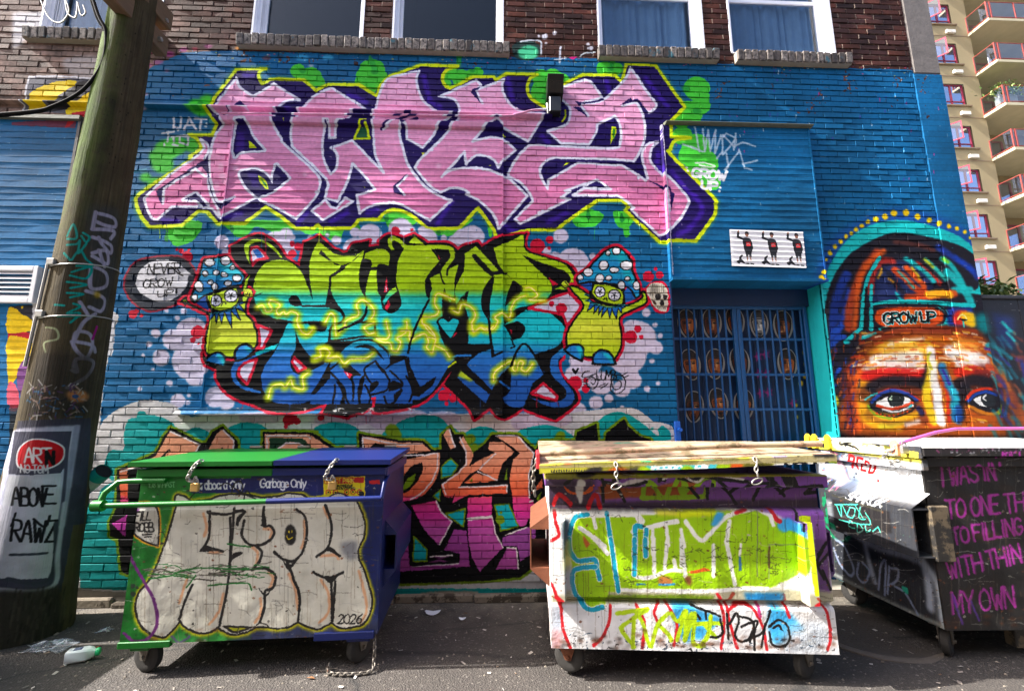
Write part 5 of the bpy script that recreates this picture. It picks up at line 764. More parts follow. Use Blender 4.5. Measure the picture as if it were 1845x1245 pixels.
def copy_tree(o,parent=None):
    c=o.copy();COL.objects.link(c);c.parent=parent
    for ch in list(o.children): copy_tree(ch,c)
    return c
# ================================================================ materials
def nodes(name):
    m=bpy.data.materials.new(name);m.use_nodes=True;t=m.node_tree;return m,t,t.nodes['Principled BSDF']
def N(t,k,**kw):
    n=t.nodes.new('ShaderNode'+k)
    for a,b in kw.items(): setattr(n,a,b)
    return n
def L(t,a,b): t.links.new(a,b)
def srgb(c): return tuple(lin(c))+(1,)
def noise(t,scale,detail=4,rough=.55,vec=None,dim=None):
    n=N(t,'TexNoise');n.inputs['Scale'].default_value=scale;n.inputs['Detail'].default_value=detail;n.inputs['Roughness'].default_value=rough
    if vec is not None: L(t,vec,n.inputs['Vector'])
    return n.outputs[0]
def ramp(t,fac,a,b,ca=(0,0,0,1),cb=(1,1,1,1)):
    r=N(t,'ValToRGB');r.color_ramp.elements[0].position=a;r.color_ramp.elements[1].position=b;r.color_ramp.elements[0].color=ca;r.color_ramp.elements[1].color=cb;L(t,fac,r.inputs[0]);return r.outputs[0]
def mixc(t,fac,a,b,mode='MIX'):
    m=N(t,'Mix',data_type='RGBA',blend_type=mode)
    for s_,v in ((m.inputs[0],fac),(m.inputs[6],a),(m.inputs[7],b)):
        if hasattr(v,'is_linked') or hasattr(v,'links'): L(t,v,s_)
        elif isinstance(v,(int,float)): s_.default_value=v
        else: s_.default_value=v
    return m.outputs[2]
def bump(t,p,h,strength=.3,dist=.01):
    b=N(t,'Bump');b.inputs['Strength'].default_value=strength;b.inputs['Distance'].default_value=dist;L(t,h,b.inputs['Height']);L(t,b.outputs[0],p.inputs['Normal'])
def world_pos(t): return N(t,'NewGeometry').outputs['Position']
def obj_pos(t): return N(t,'TexCoord').outputs['Object']
def make_image(name,c):
    im=bpy.data.images.new(name,c.w,c.h,alpha=False)
    a=np.ones((c.h,c.w,4),np.float32);a[...,:3]=np.clip(c.img[::-1]/255.,0,1);im.pixels.foreach_set(a.ravel());im.update();im.pack();return im
def art_material(name,im,u,v,u0,u1,v0,v1,rough=.55,spec=.35,dirt=.25,bs=.25,dscale=3.,coord='world',metal=0,wear=None,dent=0):
    # paint laid out on a surface: u,v pick two axes of the place (world) or of the thing (object)
    m,t,p=nodes(name);pos=world_pos(t) if coord=='world' else obj_pos(t)
    if coord=='uv': pos=N(t,'UVMap').outputs[0]
    sx=N(t,'SeparateXYZ');L(t,pos,sx.inputs[0])
    def mr(o,a,b):
        n=N(t,'MapRange',clamp=False);n.inputs[1].default_value=a;n.inputs[2].default_value=b;L(t,o,n.inputs[0]);return n.outputs[0]
    cx=N(t,'CombineXYZ');L(t,mr(sx.outputs[u],u0,u1),cx.inputs[0]);L(t,mr(sx.outputs[v],v0,v1),cx.inputs[1])
    ti=N(t,'TexImage',extension='EXTEND');ti.image=im;L(t,cx.outputs[0],ti.inputs[0])
    n1=noise(t,dscale,6,.6,pos);n2=noise(t,60,3,.6,pos)
    d=ramp(t,n1,.35,.75,(1-dirt,1-dirt,1-dirt*1.1,1),(1,1,1,1))
    col=mixc(t,1.0,ti.outputs[0],d,'MULTIPLY')
    if wear:
        wm=ramp(t,noise(t,wear[1],8,.7,pos),wear[2],wear[2]+.03);col=mixc(t,wm,col,srgb(wear[0]))
    L(t,col,p.inputs['Base Color']);p.inputs['Roughness'].default_value=rough;p.inputs['Specular IOR Level'].default_value=spec;p.inputs['Metallic'].default_value=metal
    bump(t,p,n2,bs,.004)
    if dent:
        b2=N(t,'Bump');b2.inputs['Strength'].default_value=dent;b2.inputs['Distance'].default_value=.06;L(t,noise(t,4.5,2,.5,pos),b2.inputs['Height']);L(t,b2.outputs[0],[q for q in t.nodes if q.bl_idname=='ShaderNodeBump' and q!=b2][0].inputs['Normal'])
    return m
def paint(name,col,rough=.5,var=.2,scale=6,bs=.2,spec=.4,metal=0,wear=None,bscale=50):
    m,t,p=nodes(name);pos=obj_pos(t);c=np.array(srgb(col))
    n1=noise(t,scale,6,.6,pos);k=1-var
    cc=mixc(t,n1,tuple(c[:3]*k)+(1,),tuple(np.minimum(c[:3]*(1+var*.4),1))+(1,))
    if wear:
        wm=ramp(t,noise(t,wear[1],8,.7,pos),wear[2],wear[2]+.05);cc=mixc(t,wm,cc,srgb(wear[0]))
    L(t,cc,p.inputs['Base Color']);p.inputs['Roughness'].default_value=rough;p.inputs['Specular IOR Level'].default_value=spec;p.inputs['Metallic'].default_value=metal
    if bs: bump(t,p,noise(t,bscale,4,.6,pos),bs,.004)
    return m
# ================================================================ wall artwork
WX0,WX1,WZ0,WZ1,WRES=-7.3,6.7,-.05,8.65,230
COURSE,BL=.0677,.2132
def wall_map(P):
    q=on_plane(P,np.array([0,1.,0]),(0,0,0));return np.stack([(q[:,0]-WX0)*WRES,(WZ1-q[:,2])*WRES],1)
def value_noise(h,w,cell,seed):
    r=np.random.default_rng(seed);gh,gw=int(h/cell)+3,int(w/cell)+3;g=r.random((gh,gw)).astype(np.float32)
    y=np.arange(h)/cell;x=np.arange(w)/cell;yi=y.astype(int);xi=x.astype(int);fy=(y-yi)[:,None];fx=(x-xi)[None];fy=fy*fy*(3-2*fy);fx=fx*fx*(3-2*fx)
    return (g[yi][:,xi]*(1-fy)*(1-fx)+g[yi][:,xi+1]*(1-fy)*fx+g[yi+1][:,xi]*fy*(1-fx)+g[yi+1][:,xi+1]*fy*fx)
def wall_canvas():
    w_=int((WX1-WX0)*WRES);h_=int((WZ1-WZ0)*WRES)
    c=Canvas(w_,h_,(104,62,56),wall_map,REG)
    X=WX0+(np.arange(w_)+.5)/WRES;Z=WZ1-(np.arange(h_)+.5)/WRES
    row=np.floor(Z/COURSE).astype(int);off=np.where(row%2==0,0,.5)[:,None]
    bi=np.floor(X[None]/BL+off).astype(int);h=(bi*73856093^row[:,None]*19349663)&0xffff
    rnd=((h*2654435761)%65536/65535.).astype(np.float32);rnd2=((h*40503+977)%65521/65521.).astype(np.float32)
    fz=Z/COURSE-row;fx=X[None]/BL+off-bi;joint=((fz[:,None]<.13)|(fx<.028)).astype(np.float32)
    lo=value_noise(h_,w_,160,1);mid=value_noise(h_,w_,34,2);fine=value_noise(h_,w_,5,3)
    base=np.array([66,39,34],np.float32)*(.74+.42*rnd[...,None]);base+=np.array([14,6,2],np.float32)*(rnd2[...,None]-.5)*2
    grey=np.array([118,96,88],np.float32)*(.85+.26*rnd[...,None]);gm=np.clip((-2.6-X)/1.2,0,1)[None,:,None]
    base=base*(1-gm)+grey*gm
    jm=joint[...,None];base=base*(1-jm)+np.array([104,92,84],np.float32)*jm
    base*=(.8+.4*mid[...,None])*(.9+.2*fine[...,None]);c.img[:]=base
    un=c.img.copy()
    edge='@p -700,215! 22,215! 200,212! 255,205! 258,150 268,126 290,112 330,95 420,90 560,94 720,98 900,102 985,104 1100,106 1220,112 1345,117 1480,122 1690,127! 1900,127! 2600,1130! -700,1130!'
    c.F(BLU,edge,0)
    m=np.any(np.abs(c.img-un)>.5,axis=2)
    rag=(mid*.6+fine*.4)
    c.img[m]=np.array(BLU,np.float32)
    bl=c.img;sel=m;bl[sel]*=(.88+.2*lo[sel]+.05*(rnd[sel]-.5))[:,None]
    chip=(fine*.5+mid*.5>.80)&m&(Z[:,None]>4.9);bl[chip]=un[chip]
    misc_wall(c);pink_piece(c);bubbles(c);coral_piece(c);slumb(c);mushrooms(c);face(c);tags_wall(c)
    drip(c);roughen(c,.7,31)
    ptd=(.97+.05*(rnd-.5)+.10*(lo-.5)+.08*(mid-.5)+.09*(fine-.5))[...,None]
    jd=(1-.10*(fz[:,None]<.15)-.04*joint)[...,None];up=(Z[:,None]<5.5)[...,None]
    c.img*=np.where(up,ptd*jd,1)
    # bare flecks where paint has come off brick edges
    fl=(fine>.86)&(rnd>.62)&(joint>0)&(Z[:,None]<5.5);c.img[fl]=c.img[fl]*.5+np.array([190,186,184])*.5
    # grime running down under the sills and rising from the ground
    g=np.clip((.55-Z)/.55,0,1)[:,None]*(.3+.5*mid);c.img*=(1-.5*g)[...,None]
    c.img=np.clip(c.img,0,255);return c
WC=wall_canvas();WALL_IM=make_image('wall_paint',WC)
M={}
M['wall']=art_material('painted_brick',WALL_IM,0,2,WX0,WX1,WZ0,WZ1,rough=.72,spec=.12,dirt=.14,bs=.45,dscale=1.3)
M['siding']=art_material('painted_siding',WALL_IM,0,2,WX0,WX1,WZ0,WZ1,rough=.74,spec=.12,dirt=.12,bs=.25,dscale=2)
# ================================================================ ground
def mat_asphalt():
    m,t,p=nodes('asphalt');pos=world_pos(t)
    big=noise(t,.9,5,.6,pos);mid=noise(t,7,6,.65,pos)
    v=N(t,'TexVoronoi',feature='F1');v.inputs['Scale'].default_value=85;L(t,pos,v.inputs['Vector'])
    c=mixc(t,big,(.028,.024,.021,1),(.068,.059,.051,1));c=mixc(t,ramp(t,mid,.35,.7),c,(.042,.036,.032,1))
    st=ramp(t,v.outputs['Color'],.78,.95);c=mixc(t,st,c,(.15,.135,.117,1))
    cr=N(t,'TexVoronoi',feature='DISTANCE_TO_EDGE');cr.inputs['Scale'].default_value=.75
    mp=N(t,'Mapping');mp.inputs['Scale'].default_value=(.55,1.6,1);L(t,pos,mp.inputs[0])
    wob=mixc(t,.25,mp.outputs[0],N(t,'TexNoise').outputs[1]);L(t,wob,cr.inputs['Vector'])
    ck=ramp(t,cr.outputs[0],.0,.012,(1,1,1,1),(0,0,0,1));c=mixc(t,ck,c,(.02,.019,.018,1))
    oil=ramp(t,noise(t,.55,3,.5,pos),.60,.68);c=mixc(t,mixc(t,.6,oil,(0,0,0,1)),c,(.018,.016,.015,1))
    sx=N(t,'SeparateXYZ');L(t,pos,sx.inputs[0]);dm=N(t,'MapRange');dm.inputs[1].default_value=-.75;dm.inputs[2].default_value=-.02;L(t,sx.outputs[1],dm.inputs[0])
    dd=N(t,'Math',operation='MULTIPLY');L(t,dm.outputs[0],dd.inputs[0]);L(t,ramp(t,noise(t,3.5,6,.7,pos),.38,.66),dd.inputs[1]);c=mixc(t,dd.outputs[0],c,(.15,.128,.10,1))
    wv=N(t,'TexWave',wave_type='BANDS',bands_direction='Y');wv.inputs['Scale'].default_value=.42;wv.inputs['Distortion'].default_value=5;wv.inputs['Detail'].default_value=3;wv.inputs['Detail Scale'].default_value=.6;L(t,pos,wv.inputs[0]);c=mixc(t,ramp(t,wv.outputs[0],.0,.02,(.8,.8,.8,1),(0,0,0,1)),c,(.02,.018,.017,1))
    L(t,c,p.inputs['Base Color']);p.inputs['Roughness'].default_value=.85
    h=mixc(t,.35,v.outputs[0],mid);bump(t,p,h,.8,.012);return m
M['asphalt']=mat_asphalt()
mb=MB();n_=44
xs=np.concatenate([[-150,-60,-25,-12],np.linspace(-7,7,36),[12,25,60,150]]);ys=np.concatenate([[-150,-60,-25,-10],np.linspace(-5,.6,18),[3,12,40,150]])
rg=random.Random(2)
gz=lambda x,y:(.012*math.sin(x*1.1+.4)*math.sin(y*1.7)+.006*math.sin(x*3.1+y*2.3)) if (-7<x<7 and -5<y<-.2) else 0
for j in range(len(ys)-1):
    for i in range(len(xs)-1):
        mb.quad(*[(xs[a],ys[b],gz(xs[a],ys[b])-.012) for a,b in ((i,j),(i+1,j),(i+1,j+1),(i,j+1))])
g=mb.build('ground',M['asphalt'],smooth=60);tag(g,kind='structure')
# loose grit and leaves, too many to count
rg=random.Random(8);mb=MB()
for k in range(900):
    x=rg.uniform(-4.2,4.2);y=-abs(rg.gauss(0,1.1))-.12 if rg.random()<.75 else rg.uniform(-3,-.1)
    if y<-3.2: continue
    s_=rg.uniform(.003,.011);a=rg.uniform(0,6.28);z=gz(x,y)-.011
    P=[(x+s_*math.cos(a+q)*rg.uniform(.7,1.3),y+s_*math.sin(a+q)*rg.uniform(.7,1.3),z) for q in (0,1.6,3.1,4.7)];n=len(mb.v)
    mb.v+=P+[(x,y,z+s_*.8)];mb.f+=[(n,n+1,n+4),(n+1,n+2,n+4),(n+2,n+3,n+4),(n+3,n,n+4)]
M['grit']=paint('grit',(132,124,112),.9,.5,40,0)
o=mb.build('gravel_grit',M['grit']);tag(o,'small stones and grit scattered over the alley asphalt','gravel',kind='stuff')
mb=MB();rg=random.Random(18)
for k in range(320):
    x=rg.uniform(-4.2,4.4);y=-abs(rg.gauss(0,.8))-.1 if rg.random()<.6 else rg.uniform(-2.6,-.1);a=rg.uniform(0,6.28);l=rg.uniform(.006,.02);w_=l*rg.uniform(.25,.7);z=gz(x,y)-.009
    u=(math.cos(a)*l,math.sin(a)*l);v=(-math.sin(a)*w_,math.cos(a)*w_);mb.quad((x-u[0]-v[0],y-u[1]-v[1],z),(x+u[0]-v[0],y+u[1]-v[1],z+.002),(x+u[0]+v[0],y+u[1]+v[1],z+.006),(x-u[0]+v[0],y-u[1]+v[1],z+.002))
m,t,p=nodes('litter_bits');L(t,ramp(t,N(t,'NewGeometry').outputs['Random Per Island'],0,1,srgb((92,70,48)),srgb((214,210,202))),p.inputs['Base Color']);p.inputs['Roughness'].default_value=.8
o=mb.build('litter_bits',m);tag(o,'scraps of paper, butts and leaf bits strewn over the asphalt','litter',kind='stuff')
# ================================================================ the brick building
BLD=empty('brick_building',(0,0,0),0,'two storey brick building with blue lower wall covered in graffiti murals','building')
WIN=[(-2.66,-1.46),(-1.15,.075),(1.13,2.345),(2.64,3.865),(-4.86,-3.62)]
WZ=(5.66,7.35);GATE=(1.79,3.36,0,3.0)
PAN=[(-2.72,.073,1.70,4.63),(1.79,3.377,3.0,4.70),(-6.9,-4.26,1.72,4.60)]
SILL=[(-2.77,.145),(1.116,2.469),(2.666,3.986),(-4.95,-3.55)]
TRIM0=(-7.2,.62,4.775,4.83);QX=4.73;ZTOP=8.5;XL=-7.2;XR=5.06
OPEN=[(a,b,WZ[0],WZ[1]) for a,b in WIN]+[GATE]
# backing (mortar) sheet with real openings
cx=sorted({XL,XR}|{o[0] for o in OPEN}|{o[1] for o in OPEN});cz=sorted({0,ZTOP}|{o[2] for o in OPEN}|{o[3] for o in OPEN})
wallb=MB()
for i in range(len(cx)-1):
    for j in range(len(cz)-1):
        mx,mz=(cx[i]+cx[i+1])/2,(cz[j]+cz[j+1])/2
        if any(o[0]<mx<o[1] and o[2]<mz<o[3] for o in OPEN): continue
        wallb.quad(*[(a_,.010,b_) for a_,b_ in ((cx[i],cz[j]),(cx[i+1],cz[j]),(cx[i+1],cz[j+1]),(cx[i],cz[j+1]))])
wallb.quad((XR,.011,0),(XR,9,0),(XR,9,ZTOP),(XR,.011,ZTOP));wallb.quad((XL,.011,ZTOP),(XR,.011,ZTOP),(XR,9,ZTOP),(XL,9,ZTOP));wallb.quad((XL,9,0),(XL,.011,0),(XL,.011,ZTOP),(XL,9,ZTOP))
WALL=wallb.build('wall',M['wall'],BLD)
# bricks
rg=random.Random(11);bricks=[]
def sub(rects,o):
    out=[]
    for (a,b,z0,z1) in rects:
        if z1<=o[2]+.004 or z0>=o[3]-.004 or b<=o[0] or a>=o[1]: out.append((a,b,z0,z1));continue
        if a<o[0]-.02: out.append((a,o[0],z0,z1))
        if b>o[1]+.02: out.append((o[1],b,z0,z1))
    return out
HOLES=OPEN+PAN+[(a,b,5.505,5.66) for a,b in SILL]+[(QX,6,0,9),TRIM0]
nrow=int(ZTOP/COURSE)
for r_ in range(2,nrow):
    z0=r_*COURSE+.009;z1=(r_+1)*COURSE
    k0=int(XL/BL)-1
    x=(k0-(.5 if r_%2==0 else 0)+(.5 if r_%2==0 else 0))*BL-(0 if r_%2==0 else .5*BL)
    while x<XR:
        a=x+rg.uniform(.001,.003);b=x+BL-rg.uniform(.001,.004);x+=BL
        if b<XL or a>QX: continue
        a=max(a,XL);b=min(b,QX-.004);rc=[(a,b,z0,z1)]
        for o in HOLES: rc=sub(rc,o)
        for q in rc:
            if q[1]-q[0]>.03: bricks.append(q)
def seen(q):
    x,z=(q[0]+q[1])/2,(q[2]+q[3])/2;v=np.array([x,0,z])-CAM;d=v@FWD;px=922.5+CF*(v@RGT)/d;py=622.5-CF*(v@UP)/d
    if not(0<px<1845 and 0<py<1245): return 0
    if py>835 and (215<px<700 or px>965): return 0
    if py>790 and px>965: return 0
    if px<270 and 60+ (1100-py)*.15<px<150+(1100-py)*.13+20: return 0
    return (CF*(q[1]-q[0])/d)*(CF*CD*(q[3]-q[2])/d/d)
bricks.sort(key=seen,reverse=True)
def brick_geo(a,b,z0,z1,y0,tilt,tx,c=.0035):
    # front at y0 with a worn chamfer, open back buried in the mortar
    P=[(a,.024,z0),(b,.024,z0),(b,.024,z1),(a,.024,z1)];Q=[(a,y0+c,z0),(b,y0+c,z0),(b,y0+c,z1),(a,y0+c,z1)];F=[(a+c,y0,z0+c),(b-c,y0,z0+c),(b-c,y0,z1-c),(a+c,y0,z1-c)]
    mx,mz=(a+b)/2,(z0+z1)/2;V=[]
    for p in P+Q+F:
        dy=(tilt*(p[2]-mz)+tx*(p[0]-mx)) if p[1]<.02 else 0;V.append((p[0],p[1]+dy,p[2]))
    Fs=[(8,9,10,11)]
    for i in range(4): j=(i+1)%4;Fs+=[(i,j,4+j,4+i),(4+i,4+j,8+j,8+i)]
    return V,Fs
share={}
rg=random.Random(21)
for q in bricks[:300]:
    L_=round((q[1]-q[0])/.012)*.012;key=(L_,rg.randrange(3))
    if key not in share:
        V,F=brick_geo(-L_/2,L_/2,-(COURSE-.009)/2,(COURSE-.009)/2,0,rg.uniform(-.05,.05),rg.uniform(-.015,.015));mb=MB();mb.v=V;mb.f=F;share[key]=mb.mesh('brick',M['wall'])
    o=bpy.data.objects.new('brick',share[key]);COL.objects.link(o);o.parent=WALL
    o.location=((q[0]+q[1])/2,rg.uniform(-.003,.002),(q[2]+q[3])/2);o.rotation_euler=(0,rg.uniform(-.006,.006),0);o.scale=((q[1]-q[0])/L_,1,1)
mb=MB()
for q in bricks[300:]:
    V,F=brick_geo(q[0],q[1],q[2]+rg.uniform(-.0012,.0012),q[3]+rg.uniform(-.0015,.0005),rg.uniform(-.0045,.0035),rg.uniform(-.06,.06),rg.uniform(-.02,.02),rg.uniform(.0025,.005));n=len(mb.v);mb.v+=V;mb.f+=[tuple(n+i for i in f) for f in F]
o=mb.build('brickwork',M['wall'],WALL);tag(o,kind='stuff')
# quoin strip, plinth, trims
mb=MB();mb.bbox(QX,XR+.02,-.004,.3,0,5.47,.012);q1=mb.build('corner_strip',M['wall'],BLD)
M['render_old']=paint('old_render',(112,106,102),.85,.6,9,.6,bscale=30)
mb=MB();mb.bbox(QX+.02,XR+.012,-.003,.3,5.47,ZTOP,.012);mb.build('corner_strip',M['render_old'],BLD)
M['concrete']=paint('old_concrete',(150,142,130),.9,.4,7,.8,bscale=35)
M['plinth']=paint('plinth_stone',(124,114,100),.95,.6,9,1.0,bscale=28,wear=((60,52,42),7,.5));PL=empty('plinth',(0,0,0));PL.parent=BLD;x=XL
rg=random.Random(4)
while x<5.0:
    w_=rg.uniform(.22,.75);hh=.055+rg.uniform(-.03,.025);d=-.04+rg.uniform(-.03,.02)
    if not (1.7<x+w_/2<3.4): mb=MB();mb.bbox(x+.004,min(x+w_,5.05),d,.02,-.02,hh,.014);mb.build('stone',M['plinth'],PL)
    x+=w_
mb=MB()
for k in range(26): # long metal strip across the wall, slightly wavy
    pass
mb.prism([(-.05,4.79),(-.05,4.80),(-.006,4.826),(.012,4.826),(.012,4.778),(-.04,4.785)],XL,.60)
mb.build('ledge',M['siding'],BLD)
def siding(idx,name,seg,proud,step,off=.009):
    x0,x1,z0,z1=PAN[idx]
    E=empty(name,(0,0,0));E.parent=BLD
    mbk=MB();mbk.box(x0,x1,.004,.010,z0,z1);mbk.build('backing',M['siding'],E)
    n=int(round((z1-z0)/step));st=(z1-z0)/n;rr=random.Random(30+idx)
    for k in range(n):
        a=z0+k*st;b=a+st;mb=MB();N_=seg;d0=proud+rr.uniform(-.0015,.003)
        vs=[]
        for i in range(N_+1):
            x=x0+(x1-x0)*i/N_;wv=.0022*math.sin(x*5.3+k*1.7)+.0018*math.sin(x*11.1+k*.9)+rr.uniform(-.0012,.0012);dy=rr.uniform(-.0018,.0018)
            vs.append(((x,-off-d0+dy-.001,a+wv),(x,-off-d0+dy,a+.005+wv),(x,-off+dy*.4,b+.001),(x,.004,a+wv+.002)))
        for v in vs: mb.v+=list(v)
        for i in range(N_):
            p=4*i;mb.f+=[(p,p+4,p+5,p+1),(p+1,p+5,p+6,p+2),(p+3,p+7,p+4,p)]
        mb.f+=[(0,1,2,3),tuple(4*N_+i for i in (3,2,1,0))]
        mb.build('board',M['siding'],E)
    return E
S0=siding(0,'siding_panel',20,.004,.0677);S1=siding(1,'siding_panel',14,.002,.0677,.05);S2=siding(2,'siding_panel',14,.002,.0677)
tag(S1,'blue siding panel over the barred gate');tag(S0,'wide siding panel behind the two large lettering pieces')
M['tin']=art_material('flashing',WALL_IM,0,2,WX0,WX1,WZ0,WZ1,rough=.38,spec=.5,dirt=.45,bs=.5,dscale=12,metal=.2,wear=((196,196,194),14,.60))
mb=MB();mb.prism([(-.062,4.665),(-.062,4.675),(-.01,4.70),(.012,4.70),(.012,4.625),(-.05,4.628)],-2.93,.075);mb.build('head_trim',M['siding'],S0)
mb=MB();mb.prism([(-.075,1.628),(-.075,1.640),(-.055,1.648),(-.03,1.665),(-.03,1.69),(.012,1.70),(.012,1.625)],-2.94,.075);mb.build('sill_flashing',M['tin'],S0)
mb=MB();mb.box(.062,.078,-.022,.012,1.64,4.63);mb.build('edge_strip',M['siding'],S0);mb=MB();mb.box(-2.735,-2.722,-.02,.012,1.64,4.63);mb.build('edge_strip',M['siding'],S0)
M['tinw']=paint('weathered_tin',(96,98,84),.6,.5,14,.5)
mb=MB();mb.prism([(-.10,4.715),(-.10,4.722),(-.02,4.752),(.012,4.752),(.012,4.70),(-.08,4.708)],1.81,3.42);mb.build('head_trim',M['tinw'],S1)
mb=MB();mb.box(1.772,1.79,-.060,.012,2.985,4.70);mb.build('edge_strip',M['siding'],S1);mb=MB();mb.box(3.377,3.392,-.060,.012,2.985,4.70);mb.build('edge_strip',M['siding'],S1)
mb=MB();mb.box(1.776,3.40,-.085,.60,2.968,2.998);mb.build('soffit',M['siding'],S1)
mb=MB();mb.prism([(-.05,4.60),(-.05,4.64),(.012,4.66),(.012,4.60)],-7.1,-4.24);mb.build('head_trim',M['tinw'],S2);mb=MB();mb.box(-4.262,-4.235,-.03,.012,.3,4.62);mb.build('edge_strip',paint('rusty_strip',(70,66,66),.7,.5,12,.5),S2)
# windows
M['win_white']=paint('window_white',(226,226,234),.4,.1,5,.1)
M['reveal']=paint('window_reveal',(222,222,230),.45,.12,5,.15)
def glass_mat(name,tint,op,mul=.8):
    m,t,p=nodes(name);t.nodes.remove(p);out=t.nodes['Material Output']
    tr=N(t,'BsdfTransparent');tr.inputs[0].default_value=tint;gl=N(t,'BsdfGlossy');gl.inputs['Roughness'].default_value=.03;gl.inputs[0].default_value=(.9,.92,.95,1)
    lw=N(t,'LayerWeight');fr=N(t,'Math',operation='POWER');fr.inputs[1].default_value=3.5;L(t,lw.outputs['Facing'],fr.inputs[0]);ad=N(t,'Math',operation='MULTIPLY_ADD');ad.inputs[1].default_value=mul;ad.inputs[2].default_value=op;L(t,fr.outputs[0],ad.inputs[0])
    mx=N(t,'MixShader');L(t,ad.outputs[0],mx.inputs[0]);L(t,tr.outputs[0],mx.inputs[1]);L(t,gl.outputs[0],mx.inputs[2]);L(t,mx.outputs[0],out.inputs[0]);return m
M['glass']=glass_mat('window_glass',(.62,.68,.74,1),.02,.3)
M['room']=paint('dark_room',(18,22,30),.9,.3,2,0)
M['curtain']=paint('curtain',(150,180,206),.85,.25,8,0)
M['blind']=paint('blind',(196,210,226),.8,.1,3,0)
for i,(a,b) in enumerate(WIN):
    E=empty('window',(0,0,0));E.parent=BLD;z0,z1=WZ;fw=.055;D=.17
    mb=MB();mb.box(a,a+.02,-.004,D,z0,z1);mb.box(b-.02,b,-.004,D,z0,z1);mb.box(a+.02,b-.02,-.004,D,z1-.02,z1);mb.build('reveal',M['reveal'],E)
    mb=MB()
    for q in range(4):
        mb.prism([(a+.02,.05+.025*q),(a+.06+.018*q*0,.05+.025*q),(a+.06,.062+.025*q),(a+.02,.062+.025*q)],z0+.001,z1-.02,'z')
    mb.bbox(a+.02,a+.085,.115,.165,z0,z1-.02);mb.bbox(b-.085,b-.02,.115,.165,z0,z1-.02);mb.bbox(a+.085,b-.085,.115,.165,z0,z0+.045);mb.bbox(a+.085,b-.085,.115,.165,z1-.08,z1-.02);mb.bbox(a+.085,b-.085,.125,.16,6.46,6.51);mb.build('frame',M['win_white'],E)
    mb=MB();mb.box(a+.08,b-.08,.138,.144,z0+.04,z1-.06);mb.build('pane',M['glass'],E)
    mb=MB();mb.box(a-.3,b+.3,1.2,1.22,z0-.4,z1+.3);mb.box(a-.3,a-.28,.2,1.2,z0-.4,z1+.3);mb.box(b+.28,b+.3,.2,1.2,z0-.4,z1+.3);mb.box(a-.3,b+.3,.2,1.2,z0-.42,z0-.4);mb.box(a-.3,b+.3,.2,1.2,z1+.3,z1+.32);mb.build('room',M['room'],E)
    mb=MB();mb.box(a+.02,b-.02,-.01,.2,z0-.012,z0+.0);mb.build('inner_sill',M['win_white'],E)
    if i in (2,3,4):
        mb=MB();n=60;vs=[]
        for k in range(n+1):
            x=a+.09+(b-a-.18)*k/n;y=.19+.018*math.sin(k*1.15+i+math.sin(k*.31))*(.4+.6*abs(math.sin(k*.21+i)))+.014*math.sin(k*.37+i*2)
            vs.append(x);mb.v+=[(x,y,z0+.0),(x,y,z1)]
        for k in range(n): mb.f.append((2*k,2*k+2,2*k+3,2*k+1))
        mb.build('curtain',M['curtain'] if i!=4 else M['blind'],E,smooth=60)
# rowlock sills, brick by brick
def mat_sill():
    m,t,p=nodes('sill_brick');pos=world_pos(t);oi=N(t,'ObjectInfo').outputs['Random']
    c=ramp(t,oi,0,1,srgb((66,58,54)),srgb((150,140,132)));c=mixc(t,ramp(t,noise(t,26,6,.7,pos),.42,.62),c,srgb((44,40,40)));c=mixc(t,ramp(t,noise(t,9,5,.6,pos),.62,.70),c,srgb((48,96,110)));L(t,c,p.inputs['Base Color']);p.inputs['Roughness'].default_value=.85;bump(t,p,noise(t,70,5,.6,pos),.6,.005);return m
M['sill']=mat_sill();rg=random.Random(77)
vars_=[]
for k in range(3):
    mb=MB();w_=.069+.003*k;mb.bbox(-w_/2,w_/2,-.075,.06,-.062,.062,.007);vars_.append(mb.mesh('brick',M['sill']))
for a,b in SILL:
    mb=MB();mb.box(a+.005,b-.005,-.055,.05,5.512,5.634);S=mb.build('window_sill',M['concrete'],BLD)
    n=int((b-a)/.079);st=(b-a)/n
    for k in range(n):
        o=bpy.data.objects.new('brick',rg.choice(vars_));COL.objects.link(o);o.parent=S;o.location=(a+(k+.5)*st,rg.uniform(-.006,.004),5.583+rg.uniform(-.003,.003));o.rotation_euler=(R(6)+rg.uniform(-.02,.02),rg.uniform(-.02,.02),rg.uniform(-.02,.02))
# gate recess
M['jamb']=paint('turquoise_jamb',(22,170,176),.5,.25,6,.3,wear=((20,60,110),7,.66));M['jambb']=paint('blue_jamb',(8,40,80),.5,.25,6,.3)  # blue_jamb is darkened so its colour carries the recess shade
E=empty('doorway',(0,0,0));E.parent=BLD
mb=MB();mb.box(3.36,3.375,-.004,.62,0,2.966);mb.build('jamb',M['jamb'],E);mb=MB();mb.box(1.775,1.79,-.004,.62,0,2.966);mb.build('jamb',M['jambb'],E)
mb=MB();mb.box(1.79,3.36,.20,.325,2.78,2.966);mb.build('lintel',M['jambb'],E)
mb=MB();mb.box(1.79,3.36,-.03,.62,-.02,.05);mb.build('threshold',M['concrete'],E)
